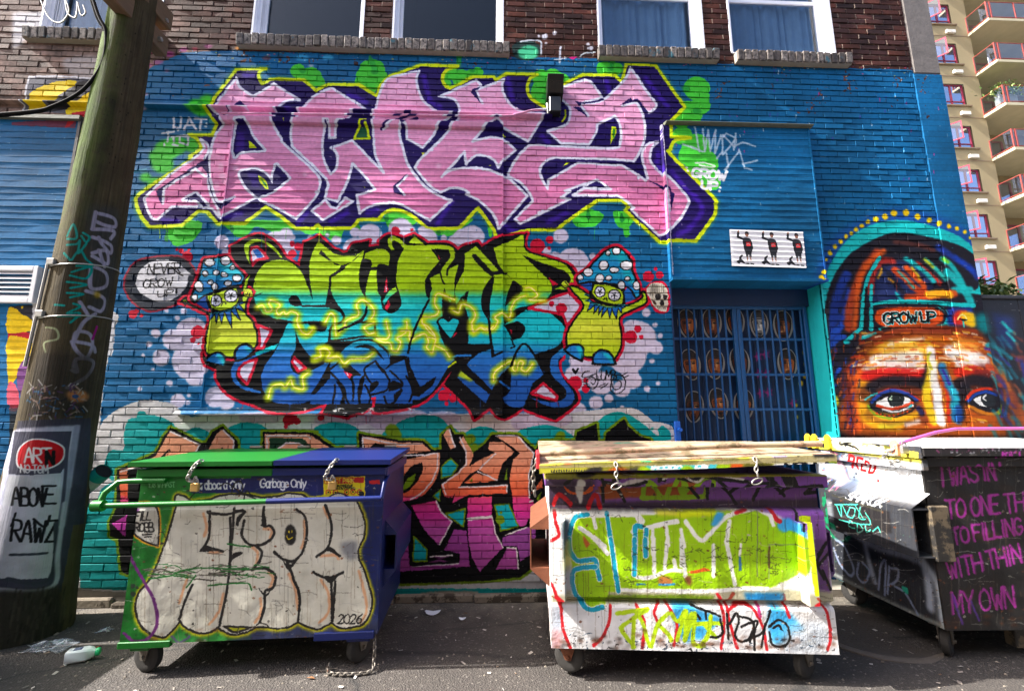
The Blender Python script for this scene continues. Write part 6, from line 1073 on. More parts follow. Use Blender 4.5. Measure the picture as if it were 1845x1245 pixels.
# door behind the bars; navy base, paler low down, stands in for recess shade
DX0,DX1,DZ0,DZ1=1.79,3.36,.05,2.97
def door_map(P): q=on_plane(P,np.array([0,1.,0]),(0,.295,0));return np.stack([(q[:,0]-DX0)*220,(DZ1-q[:,2])*220],1)
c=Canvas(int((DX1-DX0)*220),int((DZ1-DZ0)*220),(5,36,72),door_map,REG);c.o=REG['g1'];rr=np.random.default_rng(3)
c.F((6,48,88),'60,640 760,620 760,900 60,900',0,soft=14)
for x,y in [(490,455),(530,445),(495,540),(535,540),(505,640),(545,635),(668,690)]:
    a=np.linspace(0,6.283,10,endpoint=False);c.F((150,26,110),[(x+(26 if k%2 else 11)*np.cos(q),y+(30 if k%2 else 13)*np.sin(q)) for k,q in enumerate(a)],0,soft=1)
for x,y,r in [(750,105,20),(748,180,17),(742,235,13),(722,278,13),(722,325,13),(727,382,14),(728,434,14),(734,492,13),(730,552,14),(706,590,12),(685,760,9),(682,700,8)]: c.D((214,180,20),x,y,r,r*1.2,soft=2)
c.F((14,50,104),'735,150 780,150 800,800 760,700',0,soft=8,al=.6)
for t in ['280,770 290,830','440,720 450,860','430,770 470,760','700,780 690,860']: c.S((14,30,80),3,t,1,soft=2)
for k in range(160):
    x=rr.uniform(70,780);y=rr.uniform(180,900);c.S((10,60,110),1.2,[(x,y),(x+rr.normal(0,2),y+rr.uniform(5,40))],0,al=.4)
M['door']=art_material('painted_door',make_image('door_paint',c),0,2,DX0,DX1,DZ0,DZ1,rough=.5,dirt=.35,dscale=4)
mb=MB()
k=0
while DX0+k*.196<DX1-.01:
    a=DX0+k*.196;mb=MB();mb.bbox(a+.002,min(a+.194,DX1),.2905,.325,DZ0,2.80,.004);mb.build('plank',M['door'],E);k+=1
# barred gate
M['bar']=paint('blue_bar',(14,72,124),.45,.3,9,.2,wear=((30,40,60),10,.68))  # bar blue darkened along with the door to deepen the recess shade
G=empty('metal_gate',(2.57,.24,.05),0,'blue barred double gate in the doorway under the siding panel','gate')
def gx(x,y): return at(x,y,.2)-Vector((2.57,.2,.05))
zt=2.74
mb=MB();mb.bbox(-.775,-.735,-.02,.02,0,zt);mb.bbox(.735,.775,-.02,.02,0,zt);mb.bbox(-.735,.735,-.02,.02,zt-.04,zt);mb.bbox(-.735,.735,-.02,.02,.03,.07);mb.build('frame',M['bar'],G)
barm=MB();barm.bbox(-.009,.009,-.009,.009,.07,zt-.04,.003);bm_=barm.mesh('bar',M['bar'])
xs_=[-.70+.083*k for k in range(18)]
for x in xs_:
    if abs(x)<.03: continue
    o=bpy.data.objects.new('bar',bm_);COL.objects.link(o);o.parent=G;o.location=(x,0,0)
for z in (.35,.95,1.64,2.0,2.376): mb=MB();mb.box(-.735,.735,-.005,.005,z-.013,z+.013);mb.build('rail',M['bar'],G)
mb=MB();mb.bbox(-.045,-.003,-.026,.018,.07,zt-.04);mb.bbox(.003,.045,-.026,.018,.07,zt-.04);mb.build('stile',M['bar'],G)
mb=MB();mb.bbox(-.02,.06,-.06,-.026,1.05,1.25);mb.tube([(.03,-.065,1.16),(.09,-.07,1.16),(.1,-.07,1.13)],.012,8);mb.build('lock',M['bar'],G)
mb=MB();mb.bbox(-.84,-.785,-.275,-.242,.9,1.52);mb.tube([(-.80,-.275,1.44),(-.80,-.31,1.44)],.018,10);mb.build('post_plate',paint('bright_blue_plate',(24,92,190),.45,.15,5,.2),G)
# face cut-outs pasted behind the bars
def head_canvas(gray,sk0=(170,92,44),dk0=(84,40,20)):
    c=Canvas(96,144,(30,24,22),lambda P:P,{},1);c.o=(0,0,1);sk=sk0 if not gray else (190,186,180);dk=dk0 if not gray else (96,94,92);hi=(214,150,96) if not gray else (226,224,220)
    c.img[:]=(150,148,146);c.F((26,22,22),'48,6 69,12 84,37 86,70 78,105 63,130 48,138 33,130 18,105 10,70 12,37 27,12',1)
    c.F(sk,'22,52 74,52 78,80 70,108 58,126 48,130 38,126 26,108 18,80',1);c.F(dk,'22,54 40,52 36,84 30,108 20,84',1,soft=8);c.F(hi,'52,58 62,60 58,88 54,100 50,80',1,soft=5);c.F(hi,'36,98 46,94 46,104 38,106',1,soft=4)
    c.F((40,32,30) if not gray else (60,60,62),'14,50 20,26 36,14 60,14 78,28 82,50 60,44 36,44',1);c.S((90,60,44) if not gray else (150,150,150),3,'18,48 48,42 78,48',1,soft=2)
    for x in (35,61): c.D((24,16,14),x,68,9,4,soft=1);c.S((24,16,14),3,[(x-10,60),(x+9,59)],0,soft=1)
    c.S(dk,3,'48,66 46,84 52,88',1,soft=2);c.S((60,24,20) if not gray else (50,50,50),4,'38,106 48,104 58,106',1,soft=1);c.F((40,24,18) if not gray else (60,60,60),'36,112 60,112 54,128 42,128',1,soft=3);return c
HI=[make_image('face_print',head_canvas(0)),make_image('face_print_grey',head_canvas(1)),make_image('face_print_dark',head_canvas(0,(120,62,34),(56,28,18))),make_image('face_print_orange',head_canvas(0,(190,104,40),(110,50,20)))]
HM=[art_material('face_paper',im,0,2,-.114,.114,-.174,.174,rough=.6,dirt=.2,dscale=9,bs=.1,coord='object') for im in HI]
hs=[(135,290),(258,290),(375,280),(497,292),(618,300),(152,495),(275,492),(400,485),(640,492),(168,708),(293,690),(420,700)]
pl=['first from the left in the top row','second from the left in the top row','middle one of the top row','greyscale one in the top row','rightmost of the top row','leftmost of the middle row','second of the middle row','third of the middle row','rightmost of the middle row','leftmost of the bottom row','second of the bottom row','rightmost of the bottom row']
for k,(x,y) in enumerate(hs):
    p=at(1190+x/2.8,480+y/2.8,.2865);mb=MB();n=26;rim=[]
    for i in range(n):
        q=2*math.pi*i/n;rx=.112*(1-.14*max(0,-math.sin(q)));rim.append((rx*math.cos(q),.172*math.sin(q)))
    mb.prism(rim,-.003,.003,'y');o=mb.build('face_cutout',HM[1 if k==3 else (0,2,3,0,2,3,0,2,0,2,3,0)[k]])
    o.location=p;o.rotation_euler=(0,R([-5,3,-2,1,5,-7,4,-3,3,6,-8,8][k]),0);s_=.98+.07*((k*37%10)/10-.5);o.scale=(s_,1,s_)
    tag(o,('pasted grey face cut-out behind the gate bars, ' if k==3 else 'pasted brown face cut-out behind the gate bars, ')+pl[k],'poster','face cut-outs pasted behind the gate bars')
# poster with three figures
p0=at(1313,414,-.06);p1=at(1452,481,-.06);pw,ph=p1.x-p0.x,p0.z-p1.z
c=Canvas(420,200,(224,224,230),lambda P:P,{});c.o=(0,0,1)
for k in range(3):
    x=88+k*142;K=(26,26,30)
    c.F(K,f'{x-16},48 {x+22},46 {x+34},72 {x+34},104 {x+28},122 {x-6},122 {x-14},100',1);c.S(K,13,[(x-10,54),(x-44,40),(x-40,16)],0);c.S(K,10,[(x+30,70),(x+34,100),(x+22,116)],0);c.D((150,104,80),x-39,10,5,6);c.D((120,80,64),x+8,26,10,13);c.F(K,f'{x-3},22 {x+2},8 {x+16},10 {x+20},24 {x+8},18',1)
    c.F((190,34,34),f'{x},68 {x+26},66 {x+26},88 {x+2},90',0);c.S((230,230,230),2,[(x+4,80),(x+12,74),(x+20,80)],0)
    c.F((40,42,46),f'{x-8},122 {x+28},122 {x+26},150 {x+14},150 {x+10},134 {x+6},150 {x-4},150',0);c.S((150,104,80),7,[(x+2,150),(x+2,178)],0);c.S((150,104,80),7,[(x+20,150),(x+22,178)],0);c.S((226,226,226),7,[(x+2,172),(x+2,180)],0);c.S((226,226,226),7,[(x+22,172),(x+22,180)],0);c.S(K,8,[(x-4,186),(x+8,186)],0);c.S(K,8,[(x+20,186),(x+34,188)],0)
    c.F(K,f'{x-60},172 {x-46},166 {x-44},152 {x-30},138 {x-22},142 {x-32},158 {x-18},176 {x-8},188 {x-22},186 {x-36},180 {x-46},188 {x-58},182',1)
M['poster']=art_material('poster_print',make_image('poster_print',c),0,2,0,pw,0,ph,rough=.6,dirt=.15,dscale=12,bs=.3,coord='object')
mb=MB();nr=22
for j in range(nr):
    z0=ph*j/nr;z1=ph*(j+1)/nr;d=.004*((j%3)==0);mb.quad((0,-d,z0),(pw,-d,z0),(pw,-.001*(j%2),z1),(0,-.001*(j%2),z1))
mb.quad((0,.004,0),(pw,.004,0),(pw,.004,ph),(0,.004,ph))
o=mb.build('poster',M['poster']);o.location=(p0.x,-.064,p1.z);o.rotation_euler=(0,R(1.0),0);tag(o,'white poster of three standing figures pasted on the blue siding above the gate','poster')
# ================================================================ hoarding, planting and the apartment block on the right
M['hoard']=art_material('painted_hoarding',WALL_IM,0,2,WX0,WX1,WZ0,WZ1,rough=.5,dirt=.2,dscale=3)
H=empty('hoarding',(5.085,.03,0),0,'dark painted hoarding beside the building corner with part of the face mural','fence')
for k in range(5):
    a=.0+k*.40;mb=MB();mb.bbox(a+.002,a+.398,-.012,.012,0,2.83-.0*k,.003);mb.build('panel',M['hoard'],H)
mb=MB();mb.bbox(-.02,2.05,-.03,.05,2.83,2.87,.006);mb.build('cap',paint('black_cap',(40,40,46),.6,.3,6,.3),H)
M['leaf']=None
def leaf_mat(name,a,b):
    m,t,p=nodes(name);oi=N(t,'NewGeometry').outputs['Random Per Island'];c=ramp(t,oi,0,1,srgb(a),srgb(b));L(t,c,p.inputs['Base Color']);p.inputs['Roughness'].default_value=.5;return m
M['leaf']=leaf_mat('shrub_leaf',(44,78,30),(150,170,96))
def shrub(name,c,rad,n,seed,label):
    E=empty(name,(c[0],c[1],0),0,label,'shrub');rr=random.Random(seed);mb=MB();cz=c[2]
    for k in range(n):
        u=Vector((rr.gauss(0,1),rr.gauss(0,1),rr.gauss(0,1))).normalized()*(rr.random()**.4);p=Vector((u.x*rad[0],u.y*rad[1],cz+u.z*rad[2]))
        d=Vector((rr.gauss(0,1),rr.gauss(0,1),rr.gauss(.3,.7))).normalized();s=d.cross(Vector((0,0,1))).normalized();l=rr.uniform(.08,.15);w_=l*.2
        up=s.cross(d)*l*.12;mb.quad(p,p+d*l*.5+s*w_+up,p+d*l,p+d*l*.5-s*w_+up)
    mb.build('foliage',M['leaf'],E)
    mb=MB()
    for k in range(6):
        a=rr.uniform(0,6.28);mb.tube([(0,0,0),(.1*math.cos(a),.1*math.sin(a),cz*.6),(rad[0]*.6*math.cos(a),rad[1]*.6*math.sin(a),cz)],[.025,.018,.008],6)
    mb.build('stem',paint('bark',(80,66,50),.9,.4,20,.5),E)
shrub('shrub',(6.0,1.0,2.95),(.62,.5,.42),1500,5,'leafy green shrub showing above the dark hoarding')
shrub('shrub',(7.2,1.3,2.85),(.6,.5,.4),900,6,'second leafy shrub behind the hoarding at the right edge')
AY=20.0
M['stucco']=paint('beige_stucco',(156,140,106),.9,.2,.6,.3,bscale=8)
M['joint']=paint('stucco_joint',(140,120,96),.9,.1,2,0);M['wframe']=paint('plum_frame',(140,42,66),.5,.15,3,0);M['rail']=paint('red_rail',(140,60,54),.5,.15,3,0);M['slabc']=paint('balcony_concrete',(190,180,150),.85,.3,1.5,.2)
M['aglass']=glass_mat('apartment_glass',(.55,.68,.95,1),.30);M['aroom']=paint('apartment_room',(120,150,205),.9,.35,.7,0);M['bglass']=glass_mat('balcony_glass',(.6,.68,.85,1),.10);M['wwhite']=paint('vent_white',(226,220,206),.6,.1,3,0)
AP=empty('apartment_block',(27.2,AY,0),0,'tall beige apartment block with plum window frames and red railed balconies','building')
x0=0;zf=[26.43-2.975*k for k in range(-2,9)]
ox=27.2
mb=MB();cols=[(1.35,2.75)];rows=[(z-.0,) for z in zf]
# facade with real window openings
op=[]
for z in zf: op.append((1.15,2.85,z-2.12,z-.58))
cx=sorted({-6,3.95}|{o[0] for o in op}|{o[1] for o in op});cz=sorted({0,35}|{o[2] for o in op}|{o[3] for o in op})
for i in range(len(cx)-1):
    for j in range(len(cz)-1):
        mx,mz=(cx[i]+cx[i+1])/2,(cz[j]+cz[j+1])/2
        if any(o[0]<mx<o[1] and o[2]<mz<o[3] for o in op): continue
        mb.quad((cx[i],0,cz[j]),(cx[i+1],0,cz[j]),(cx[i+1],0,cz[j+1]),(cx[i],0,cz[j+1]))
mb.quad((3.95,0,0),(3.95,1.6,0),(3.95,1.6,35),(3.95,0,35));mb.box(3.95,16,1.6,9,0,35);mb.quad((-6,0,35),(3.95,0,35),(3.95,9,35),(-6,9,35));mb.quad((-6,9,0),(-6,0,0),(-6,0,35),(-6,9,35))
mb.build('wall',M['stucco'],AP)
mb=MB()
for z in zf: mb.box(-6,3.96,-.02,.0,z-.03,z+.03)
mb.build('floor_joint',M['joint'],AP)
for z in zf:
    mb=MB();mb.bbox(2.25,2.85,-.16,0,z+.12,z+.36,.02);mb.build('vent_hood',M['wwhite'],AP)
for n,(a,b,c0,c1) in enumerate(op):
    W=empty('window',(0,0,0));W.parent=AP
    mb=MB()
    for q in ((a,a+.09,c0,c1),(b-.09,b,c0,c1),(a+.09,b-.09,c0,c0+.09),(a+.09,b-.09,c1-.09,c1),((a+b)/2-.05,(a+b)/2+.05,c0+.09,c1-.09),(a+.09,b-.09,c0+.30,c0+.36)): mb.box(q[0],q[1],.08,.16,q[2],q[3])
    mb.build('frame',M['wframe'],W);mb=MB();mb.box(a+.05,b-.05,.115,.125,c0+.05,c1-.05);mb.build('pane',M['aglass'],W)
    mb=MB();mb.box(a-.1,b+.1,.7,.72,c0-.1,c1+.1);mb.box(a-.1,a,.17,.7,c0-.1,c1+.1);mb.box(b,b+.1,.17,.7,c0-.1,c1+.1);mb.box(a,b,.17,.7,c0-.1,c0);mb.build('room',M['aroom'],W)
    mb=MB();mb.box(a-.1,b+.25,-.1,.08,c0-.08,c0);mb.build('sill',M['joint'],W)
    if n%5!=3:
        mb=MB();s=R(48);l=.68
        def sw(u,w0): return (a+.03+u*math.cos(s),-.02-u*math.sin(s),w0)
        for q in ((0,.07,c0+.35,c1),(l-.07,l,c0+.35,c1),(.07,l-.07,c0+.35,c0+.43),(.07,l-.07,c1-.08,c1)):
            P=[sw(q[0],q[2]),sw(q[1],q[2]),sw(q[1],q[3]),sw(q[0],q[3])];Q=[(p[0]+.04*math.sin(s),p[1]+.04*math.cos(s),p[2]) for p in P];i0=len(mb.v);mb.v+=P+Q;mb.f+=[(i0,i0+1,i0+2,i0+3),(i0+7,i0+6,i0+5,i0+4)]+[(i0+i,i0+4+i,i0+4+(i+1)%4,i0+(i+1)%4) for i in range(4)]
        mb.build('open_sash',M['wframe'],W);mb=MB();mb.quad(sw(.07,c0+.43),sw(l-.07,c0+.43),sw(l-.07,c1-.08),sw(.07,c1-.08));mb.build('pane',M['bglass'],W)
for n,z in enumerate(zf):
    B=empty('balcony',(0,0,0));B.parent=AP;zb=z+.16;bx0,bx1,by0=3.8,9.6,-1.25
    mb=MB();mb.bbox(bx0,bx1,by0,1.6,zb-.18,zb,.01);mb.build('slab',M['slabc'],B)
    rail=[(bx0+.05,0.0),(bx0+.05,by0+.05),(bx0+1.9,by0+.05),(bx0+3.8,by0+.05),(bx1-.05,by0+.05)]
    mb=MB()
    for zz in (zb+.10,zb+1.2): mb.tube([(p[0],p[1],zz) for p in rail],.026,6)
    for p in rail: mb.box(p[0]-.03,p[0]+.03,p[1]-.03,p[1]+.03,zb-.1,zb+1.22)
    mb.box(bx0+.25,bx0+.32,by0+.01,by0+.09,zb-.1,zb+1.22)
    mb.build('railing',M['rail'],B)
    for i in range(len(rail)-1):
        p,q=rail[i],rail[i+1];mb=MB();mb.quad((p[0],p[1],zb+.14),(q[0],q[1],zb+.14),(q[0],q[1],zb+1.16),(p[0],p[1],zb+1.16));mb.build('pane',M['bglass'],B)
    mb=MB();mb.box(4.4,6.6,1.55,1.59,zb,zb+2.2);mb.build('door',M['aglass'],B)
    mb=MB();mb.box(4.3,4.4,1.5,1.59,zb,zb+2.25);mb.box(6.6,6.7,1.5,1.59,zb,zb+2.25);mb.box(5.45,5.55,1.5,1.59,zb,zb+2.2);mb.box(4.4,6.6,1.5,1.59,zb+2.2,zb+2.28);mb.build('door_frame',M['wframe'],B)
for k,(bi,label,nm) in enumerate([(4,'pot plant spilling over a balcony rail of the apartment block','balcony_plant'),]):
    z=zf[bi]+.16;rr=random.Random(3);E=empty(nm,(27.2+4.6,AY-.7,z),0,label,'plant');mb=MB()
    for i in range(420):
        p=Vector((rr.gauss(0,.5),rr.gauss(0,.25),1.15+rr.gauss(0,.2)));d=Vector((rr.gauss(0,1),rr.gauss(0,1),rr.gauss(0,1))).normalized();q=d.cross(Vector((0,0,1))).normalized()*.05;mb.quad(p,p+d*.12+q,p+d*.26,p+d*.12-q)
    mb.build('foliage',M['leaf'],E);mb=MB();mb.bbox(-.6,.6,-.15,.15,0,.9,.02);mb.build('planter',M['slabc'],E)
for k,(bi,px) in enumerate([(3,4.7)]):
    z=zf[bi]+.16;E=empty('balcony_chair',(27.2+px,AY-.5,z),R(20),'white plastic chair on a balcony of the apartment block','chair');mb=MB();mb.bbox(-.25,.25,-.25,.25,.42,.46,.01);mb.build('seat',M['wwhite'],E);mb=MB();mb.bbox(-.25,.25,.22,.26,.46,.95,.01);mb.build('backrest',M['wwhite'],E)
    for q in ((-.22,-.22),(.22,-.22),(-.22,.22),(.22,.22)): mb=MB();mb.box(q[0]-.02,q[0]+.02,q[1]-.02,q[1]+.02,0,.42);mb.build('leg',M['wwhite'],E)
# ================================================================ utility pole
PB=Vector((-3.60,-.45,0));PT=Vector((-3.485,-.45,7.6))
def pc(z): return PB+(PT-PB)*(z/7.6)
def pr(z): return float(np.interp(z,[0,.35,.95,1.5,2.3,5.3,7.6],[.31,.285,.262,.243,.226,.172,.15]))
PRES=210
def pole_map(P):
    v=rays(P);n=np.array([PB.x,PB.y,0])-CAM;n[2]=0;n/=np.linalg.norm(n);sd=np.array([n[1],-n[0],0.]);
    t=((np.array(PB)-CAM)@n)/(v@n);q=CAM+v*t[:,None];z=q[:,2]
    c=np.stack([PB.x+(PT.x-PB.x)*z/7.6,np.full_like(z,PB.y),z],1);r=np.interp(z,[0,.35,.95,1.5,2.3,5.3,7.6],[.31,.285,.262,.243,.226,.172,.15])
    dx=((q-c)@sd)/r;ang=np.where(np.abs(dx)<=1,np.arcsin(np.clip(dx,-1,1)),np.sign(dx)*(math.pi/2+(np.abs(dx)-1)))
    return np.stack([(ang*.24+.76)*PRES,(7.7-z)*PRES],1)
c=Canvas(int(1.52*PRES),int(7.75*PRES),(96,84,62),pole_map,REG);pole_art(c)
def pole_mat(im):
    m=art_material('pole_timber',im,0,1,0,1.52,7.7-im.size[1]/PRES,7.7,rough=.85,spec=.15,dirt=.35,bs=.3,dscale=5,coord='uv');t=m.node_tree;p=t.nodes['Principled BSDF']
    uv=N(t,'UVMap').outputs[0];mp=N(t,'Mapping');mp.inputs['Scale'].default_value=(30,1.1,1);L(t,uv,mp.inputs[0]);g=noise(t,1.6,8,.7,mp.outputs[0])
    old=p.inputs['Base Color'].links[0].from_socket;c=mixc(t,1.0,old,ramp(t,g,.3,.7,(.42,.40,.38,1),(.85,.82,.76,1)),'MULTIPLY');sx=N(t,'SeparateXYZ');L(t,uv,sx.inputs[0])
    ab=N(t,'MapRange');ab.inputs[1].default_value=1.45;ab.inputs[2].default_value=1.6;L(t,sx.outputs[1],ab.inputs[0]);c=mixc(t,ab.outputs[0],old,c)
    ml=N(t,'MapRange');ml.inputs[1].default_value=.80;ml.inputs[2].default_value=.42;L(t,sx.outputs[0],ml.inputs[0]);mh=N(t,'MapRange');mh.inputs[1].default_value=2.9;mh.inputs[2].default_value=3.9;L(t,sx.outputs[1],mh.inputs[0])
    mo=N(t,'Math',operation='MULTIPLY');L(t,ml.outputs[0],mo.inputs[0]);L(t,mh.outputs[0],mo.inputs[1]);mq=N(t,'Math',operation='MULTIPLY');L(t,mo.outputs[0],mq.inputs[0]);L(t,ramp(t,noise(t,7,7,.7,uv),.36,.56),mq.inputs[1]);c=mixc(t,mq.outputs[0],c,srgb((72,92,26)));L(t,c,p.inputs['Base Color']);bump(t,p,g,.9,.02);return m
M['pole']=pole_mat(make_image('pole_paint',c))
PO=empty('utility_pole',PB,0,'weathered timber utility pole with tags and a painted panel at its foot','utility pole')
ns,nz=36,70;vn=np.array([PB.x,PB.y])-CAM[:2];vn/=np.linalg.norm(vn);base=math.atan2(-vn[1],-vn[0])  # angle facing the camera
me=bpy.data.meshes.new('pole');V=[];F=[];UV=[];rr=random.Random(5)
lump=[[rr.uniform(-1,1) for _ in range(ns)] for _ in range(nz+1)]
for j in range(nz+1):
    z=-.05+7.65*j/nz;c_=pc(z)-PB;r=pr(max(z,0))
    for i in range(ns+1):
        a=-math.pi+2*math.pi*i/ns;q=base+a;ii=i%ns
        e=r*(1+.012*lump[j][ii]+.02*math.sin(3*a+z*.7)+.012*math.sin(7*a+z*2.1)) ;V.append((c_.x+e*math.cos(q),c_.y+e*math.sin(q),z));UV.append((a*.24+.76,z))
for j in range(nz):
    for i in range(ns): k=j*(ns+1)+i;F.append((k,k+1,k+ns+2,k+ns+1))
me.from_pydata(V,[],F);uvl=me.uv_layers.new(name='UVMap')
for l in me.loops: uvl.data[l.index].uv=UV[l.vertex_index]
me.materials.append(M['pole']);me.shade_smooth();o=bpy.data.objects.new('pole',me);COL.objects.link(o);o.parent=PO
M['steel']=paint('galvanised',(168,166,160),.45,.3,14,.3,metal=.6);M['blackm']=paint('black_metal',(30,30,32),.5,.3,14,.3)
for z,th in ((2.86,.007),(2.42,.007)):
    mb=MB();c_=pc(z)-PB;mb.tube([(c_.x+(pr(z)+.004)*math.cos(q),c_.y+(pr(z)+.004)*math.sin(q),z+.03*math.sin(q+1)) for q in np.linspace(0,6.283,28,endpoint=False)],th*.7,6,closed=True);mb.build('strap',M['steel'],PO)
    mb=MB();q=base-1.15;mb.bbox(c_.x+(pr(z)+.01)*math.cos(q)-.03,c_.x+(pr(z)+.01)*math.cos(q)+.03,c_.y+(pr(z)+.01)*math.sin(q)-.02,c_.y+(pr(z)+.01)*math.sin(q)+.02,z-.02,z+.03);mb.build('clamp',M['steel'],PO)
mb=MB();q=base-1.35;mb.tube([(pc(z).x-PB.x+(pr(z)+.018)*math.cos(q),pc(z).y-PB.y+(pr(z)+.018)*math.sin(q),z) for z in (2.0,2.3,2.6,2.86)],.012,6);mb.build('conduit',M['steel'],PO)
def wood(name,c):
    m,t,p=nodes(name);pos=obj_pos(t);mp=N(t,'Mapping');mp.inputs['Scale'].default_value=(14,1.2,14);L(t,pos,mp.inputs[0]);n=noise(t,3,6,.65,mp.outputs[0]);cc=np.array(srgb(c))
    L(t,mixc(t,n,tuple(cc[:3]*.45)+(1,),tuple(cc[:3]*1.3)+(1,)),p.inputs['Base Color']);p.inputs['Roughness'].default_value=.8;bump(t,p,n,.5,.01);return m
M['arm']=wood('crossarm_timber',(104,80,56))
# double crossarm running out over the alley
e0=at(301,104,-.12)-PB
for dx,dz in ((0,0),(.05,.26)):
    mb=MB();x=e0.x-.06+dx;z=e0.z+dz;mb.bbox(x-.06,x+.06,-1.3,.33-dx,z,z+.20,.008);mb.build('crossarm',M['arm'],PO)
for y in (-.05,.2):
    for dx,dz in ((0,.09),(.03,.31)): mb=MB();mb.tube([(e0.x+dx-.01,y,e0.z+dz),(e0.x+.03+dx,y,e0.z+dz)],.02,8);mb.build('bolt',M['steel'],PO)
M['cable']=paint('black_cable',(20,19,19),.8,.2,10,0,spec=.08)
def cable(name,px,Y,r,label,cat='cable',mat=None,sm=8):
    P=[at(x,y,Y) for x,y in px];Q=catmull(np.array([list(p) for p in P]),False,[0]*len(P),sm);mb=MB();o=Q[0];mb.tube([tuple(q-o) for q in Q],r,7);ob=mb.build(name,mat or M['cable'],smooth=60);ob.location=o;tag(ob,label,cat);return ob
cable('cable',[(150,-60),(176,25),(191,60),(184,115),(150,162),(100,190),(50,202),(-120,214)],-.62,.014,'thick black cable drooping from the pole across the yellow letter')
cable('cable',[(146,-60),(172,28),(188,62),(181,118),(147,166),(97,194),(48,206),(-120,220)],-.60,.008,'thinner dark wire running under the thick drooping cable')
cable('wire',[(60,-40),(84,26),(108,42),(124,22),(118,0),(122,24),(135,33),(139,20),(140,5),(146,28),(154,24),(150,10)],-.7,.006,'thin coiled wires looping in front of the upper left window','wire',M['steel'])
# painted stub of pipe behind the pole
a=at(120,905,-.2);b=at(188,848,-.28);mb=MB()
def stub(t0,t1,r=.066,cap=True): mb=MB();p=(b-a);mb.tube([p*t0,p*t1],r,18,cap);return mb
PI=empty('pipe_stub',a,0,'leaning pipe painted in blue, white and teal bands beside the pole','pipe')
for n_,t0,t1,cl in (('lower_band',-.5,.55,(26,58,104)),('middle_band',.55,.8,(186,190,194)),('upper_band',.8,1.0,(20,150,152))): stub(t0,t1,.066,n_!='upper_band').build(n_,paint('pipe_'+n_,cl,.5,.25,8,.2),PI,smooth=40)
stub(.9,.985,.058).build('bore',paint('pipe_dark',(18,18,20),.9,.1,4,0),PI)
# ================================================================ wall lamp and its cable, vent
p=at(998,182,0);LM=empty('wall_lamp',(p.x,0,p.z),0,'black wall lamp fixed among the pink letters','lamp')
M['lampb']=paint('lamp_black',(26,26,26),.35,.3,10,.1)
mb=MB();mb.prism([(-.16,.115),(-.19,.165),(-.17,.185),(.0,.165),(.0,-.02),(-.12,-.0)],-.085,.085);mb.build('hood',M['lampb'],LM)
mb=MB();mb.quad((-.075,-.1615,.118),(.075,-.1615,.118),(.075,-.1235,.004),(-.075,-.1235,.004));mb.build('lens',paint('lamp_lens',(30,28,26),.15,.1,5,0),LM)
mb=MB();mb.bbox(-.062,.062,-.10,.0,-.20,-.02,.008);mb.build('housing',M['lampb'],LM)
mb=MB();mb.tube([(-.08,-.03,-.06),(-.075,-.04,-.12),(-.07,-.03,-.18)],.012,6);mb.build('bracket',M['steel'],LM)
cable('lamp_cable',[(985,197),(960,199),(930,206),(900,209),(700,207),(400,204.5)],-.065,.011,'pink painted cable running left from the wall lamp along the ledge','cable',M['siding'])
p0=at(-60,546,-.02);p1=at(77,482,-.02);VN=empty('wall_vent',(p0.x,0,p0.z),0,'white louvred vent on the blue wall at the left edge','vent');vw,vh=p1.x-p0.x,p1.z-p0.z
M['vent']=paint('vent_paint',(216,216,220),.5,.2,9,.2,wear=((90,84,78),16,.68));mb=MB()
for q in ((0,.04,0,vh),(vw-.045,vw,0,vh),(.04,vw-.045,0,.045),(.04,vw-.045,vh-.045,vh)): mb.bbox(q[0],q[1],-.06,.01,q[2],q[3],.004)
mb.build('frame',M['vent'],VN);mb=MB();mb.box(.03,vw-.03,-.008,-.002,.03,vh-.03);mb.build('back',M['blackm'],VN)
for k in range(6):
    z=.055+k*(vh-.11)/5.6;mb=MB();mb.prism([(-.055,z),(-.05,z+.002),(-.012,z+.035),(-.017,z+.035)],.04,vw-.045);mb.build('slat',M['vent'],VN)
# ================================================================ dumpsters
def bin_frame(FL,yaw):
    ex=np.array([math.cos(yaw),math.sin(yaw),0.]);ey=np.array([-math.sin(yaw),math.cos(yaw),0.]);o=np.array([FL[0],FL[1],0.]);return o,ex,ey
def front_map(fr,x0,z1,res):
    o,ex,ey=fr
    def f(P): q=on_plane(P,ey,o)-o;return np.stack([(q@ex-x0)*res,(z1-q[:,2])*res],1)
    return f
def side_map(fr,xoff,y0,z1,res):
    o,ex,ey=fr
    def f(P): q=on_plane(P,ex,o+ex*xoff)-o;return np.stack([(q@ey-y0)*res,(z1-q[:,2])*res],1)
    return f
M['rubber']=paint('caster_rubber',(46,44,42),.8,.4,30,.3);M['rust']=paint('rusty_steel',(112,66,44),.75,.45,18,.5,metal=.2);M['castm']=paint('caster_steel',(118,112,104),.5,.4,20,.3,metal=.5,wear=((96,56,34),14,.58))
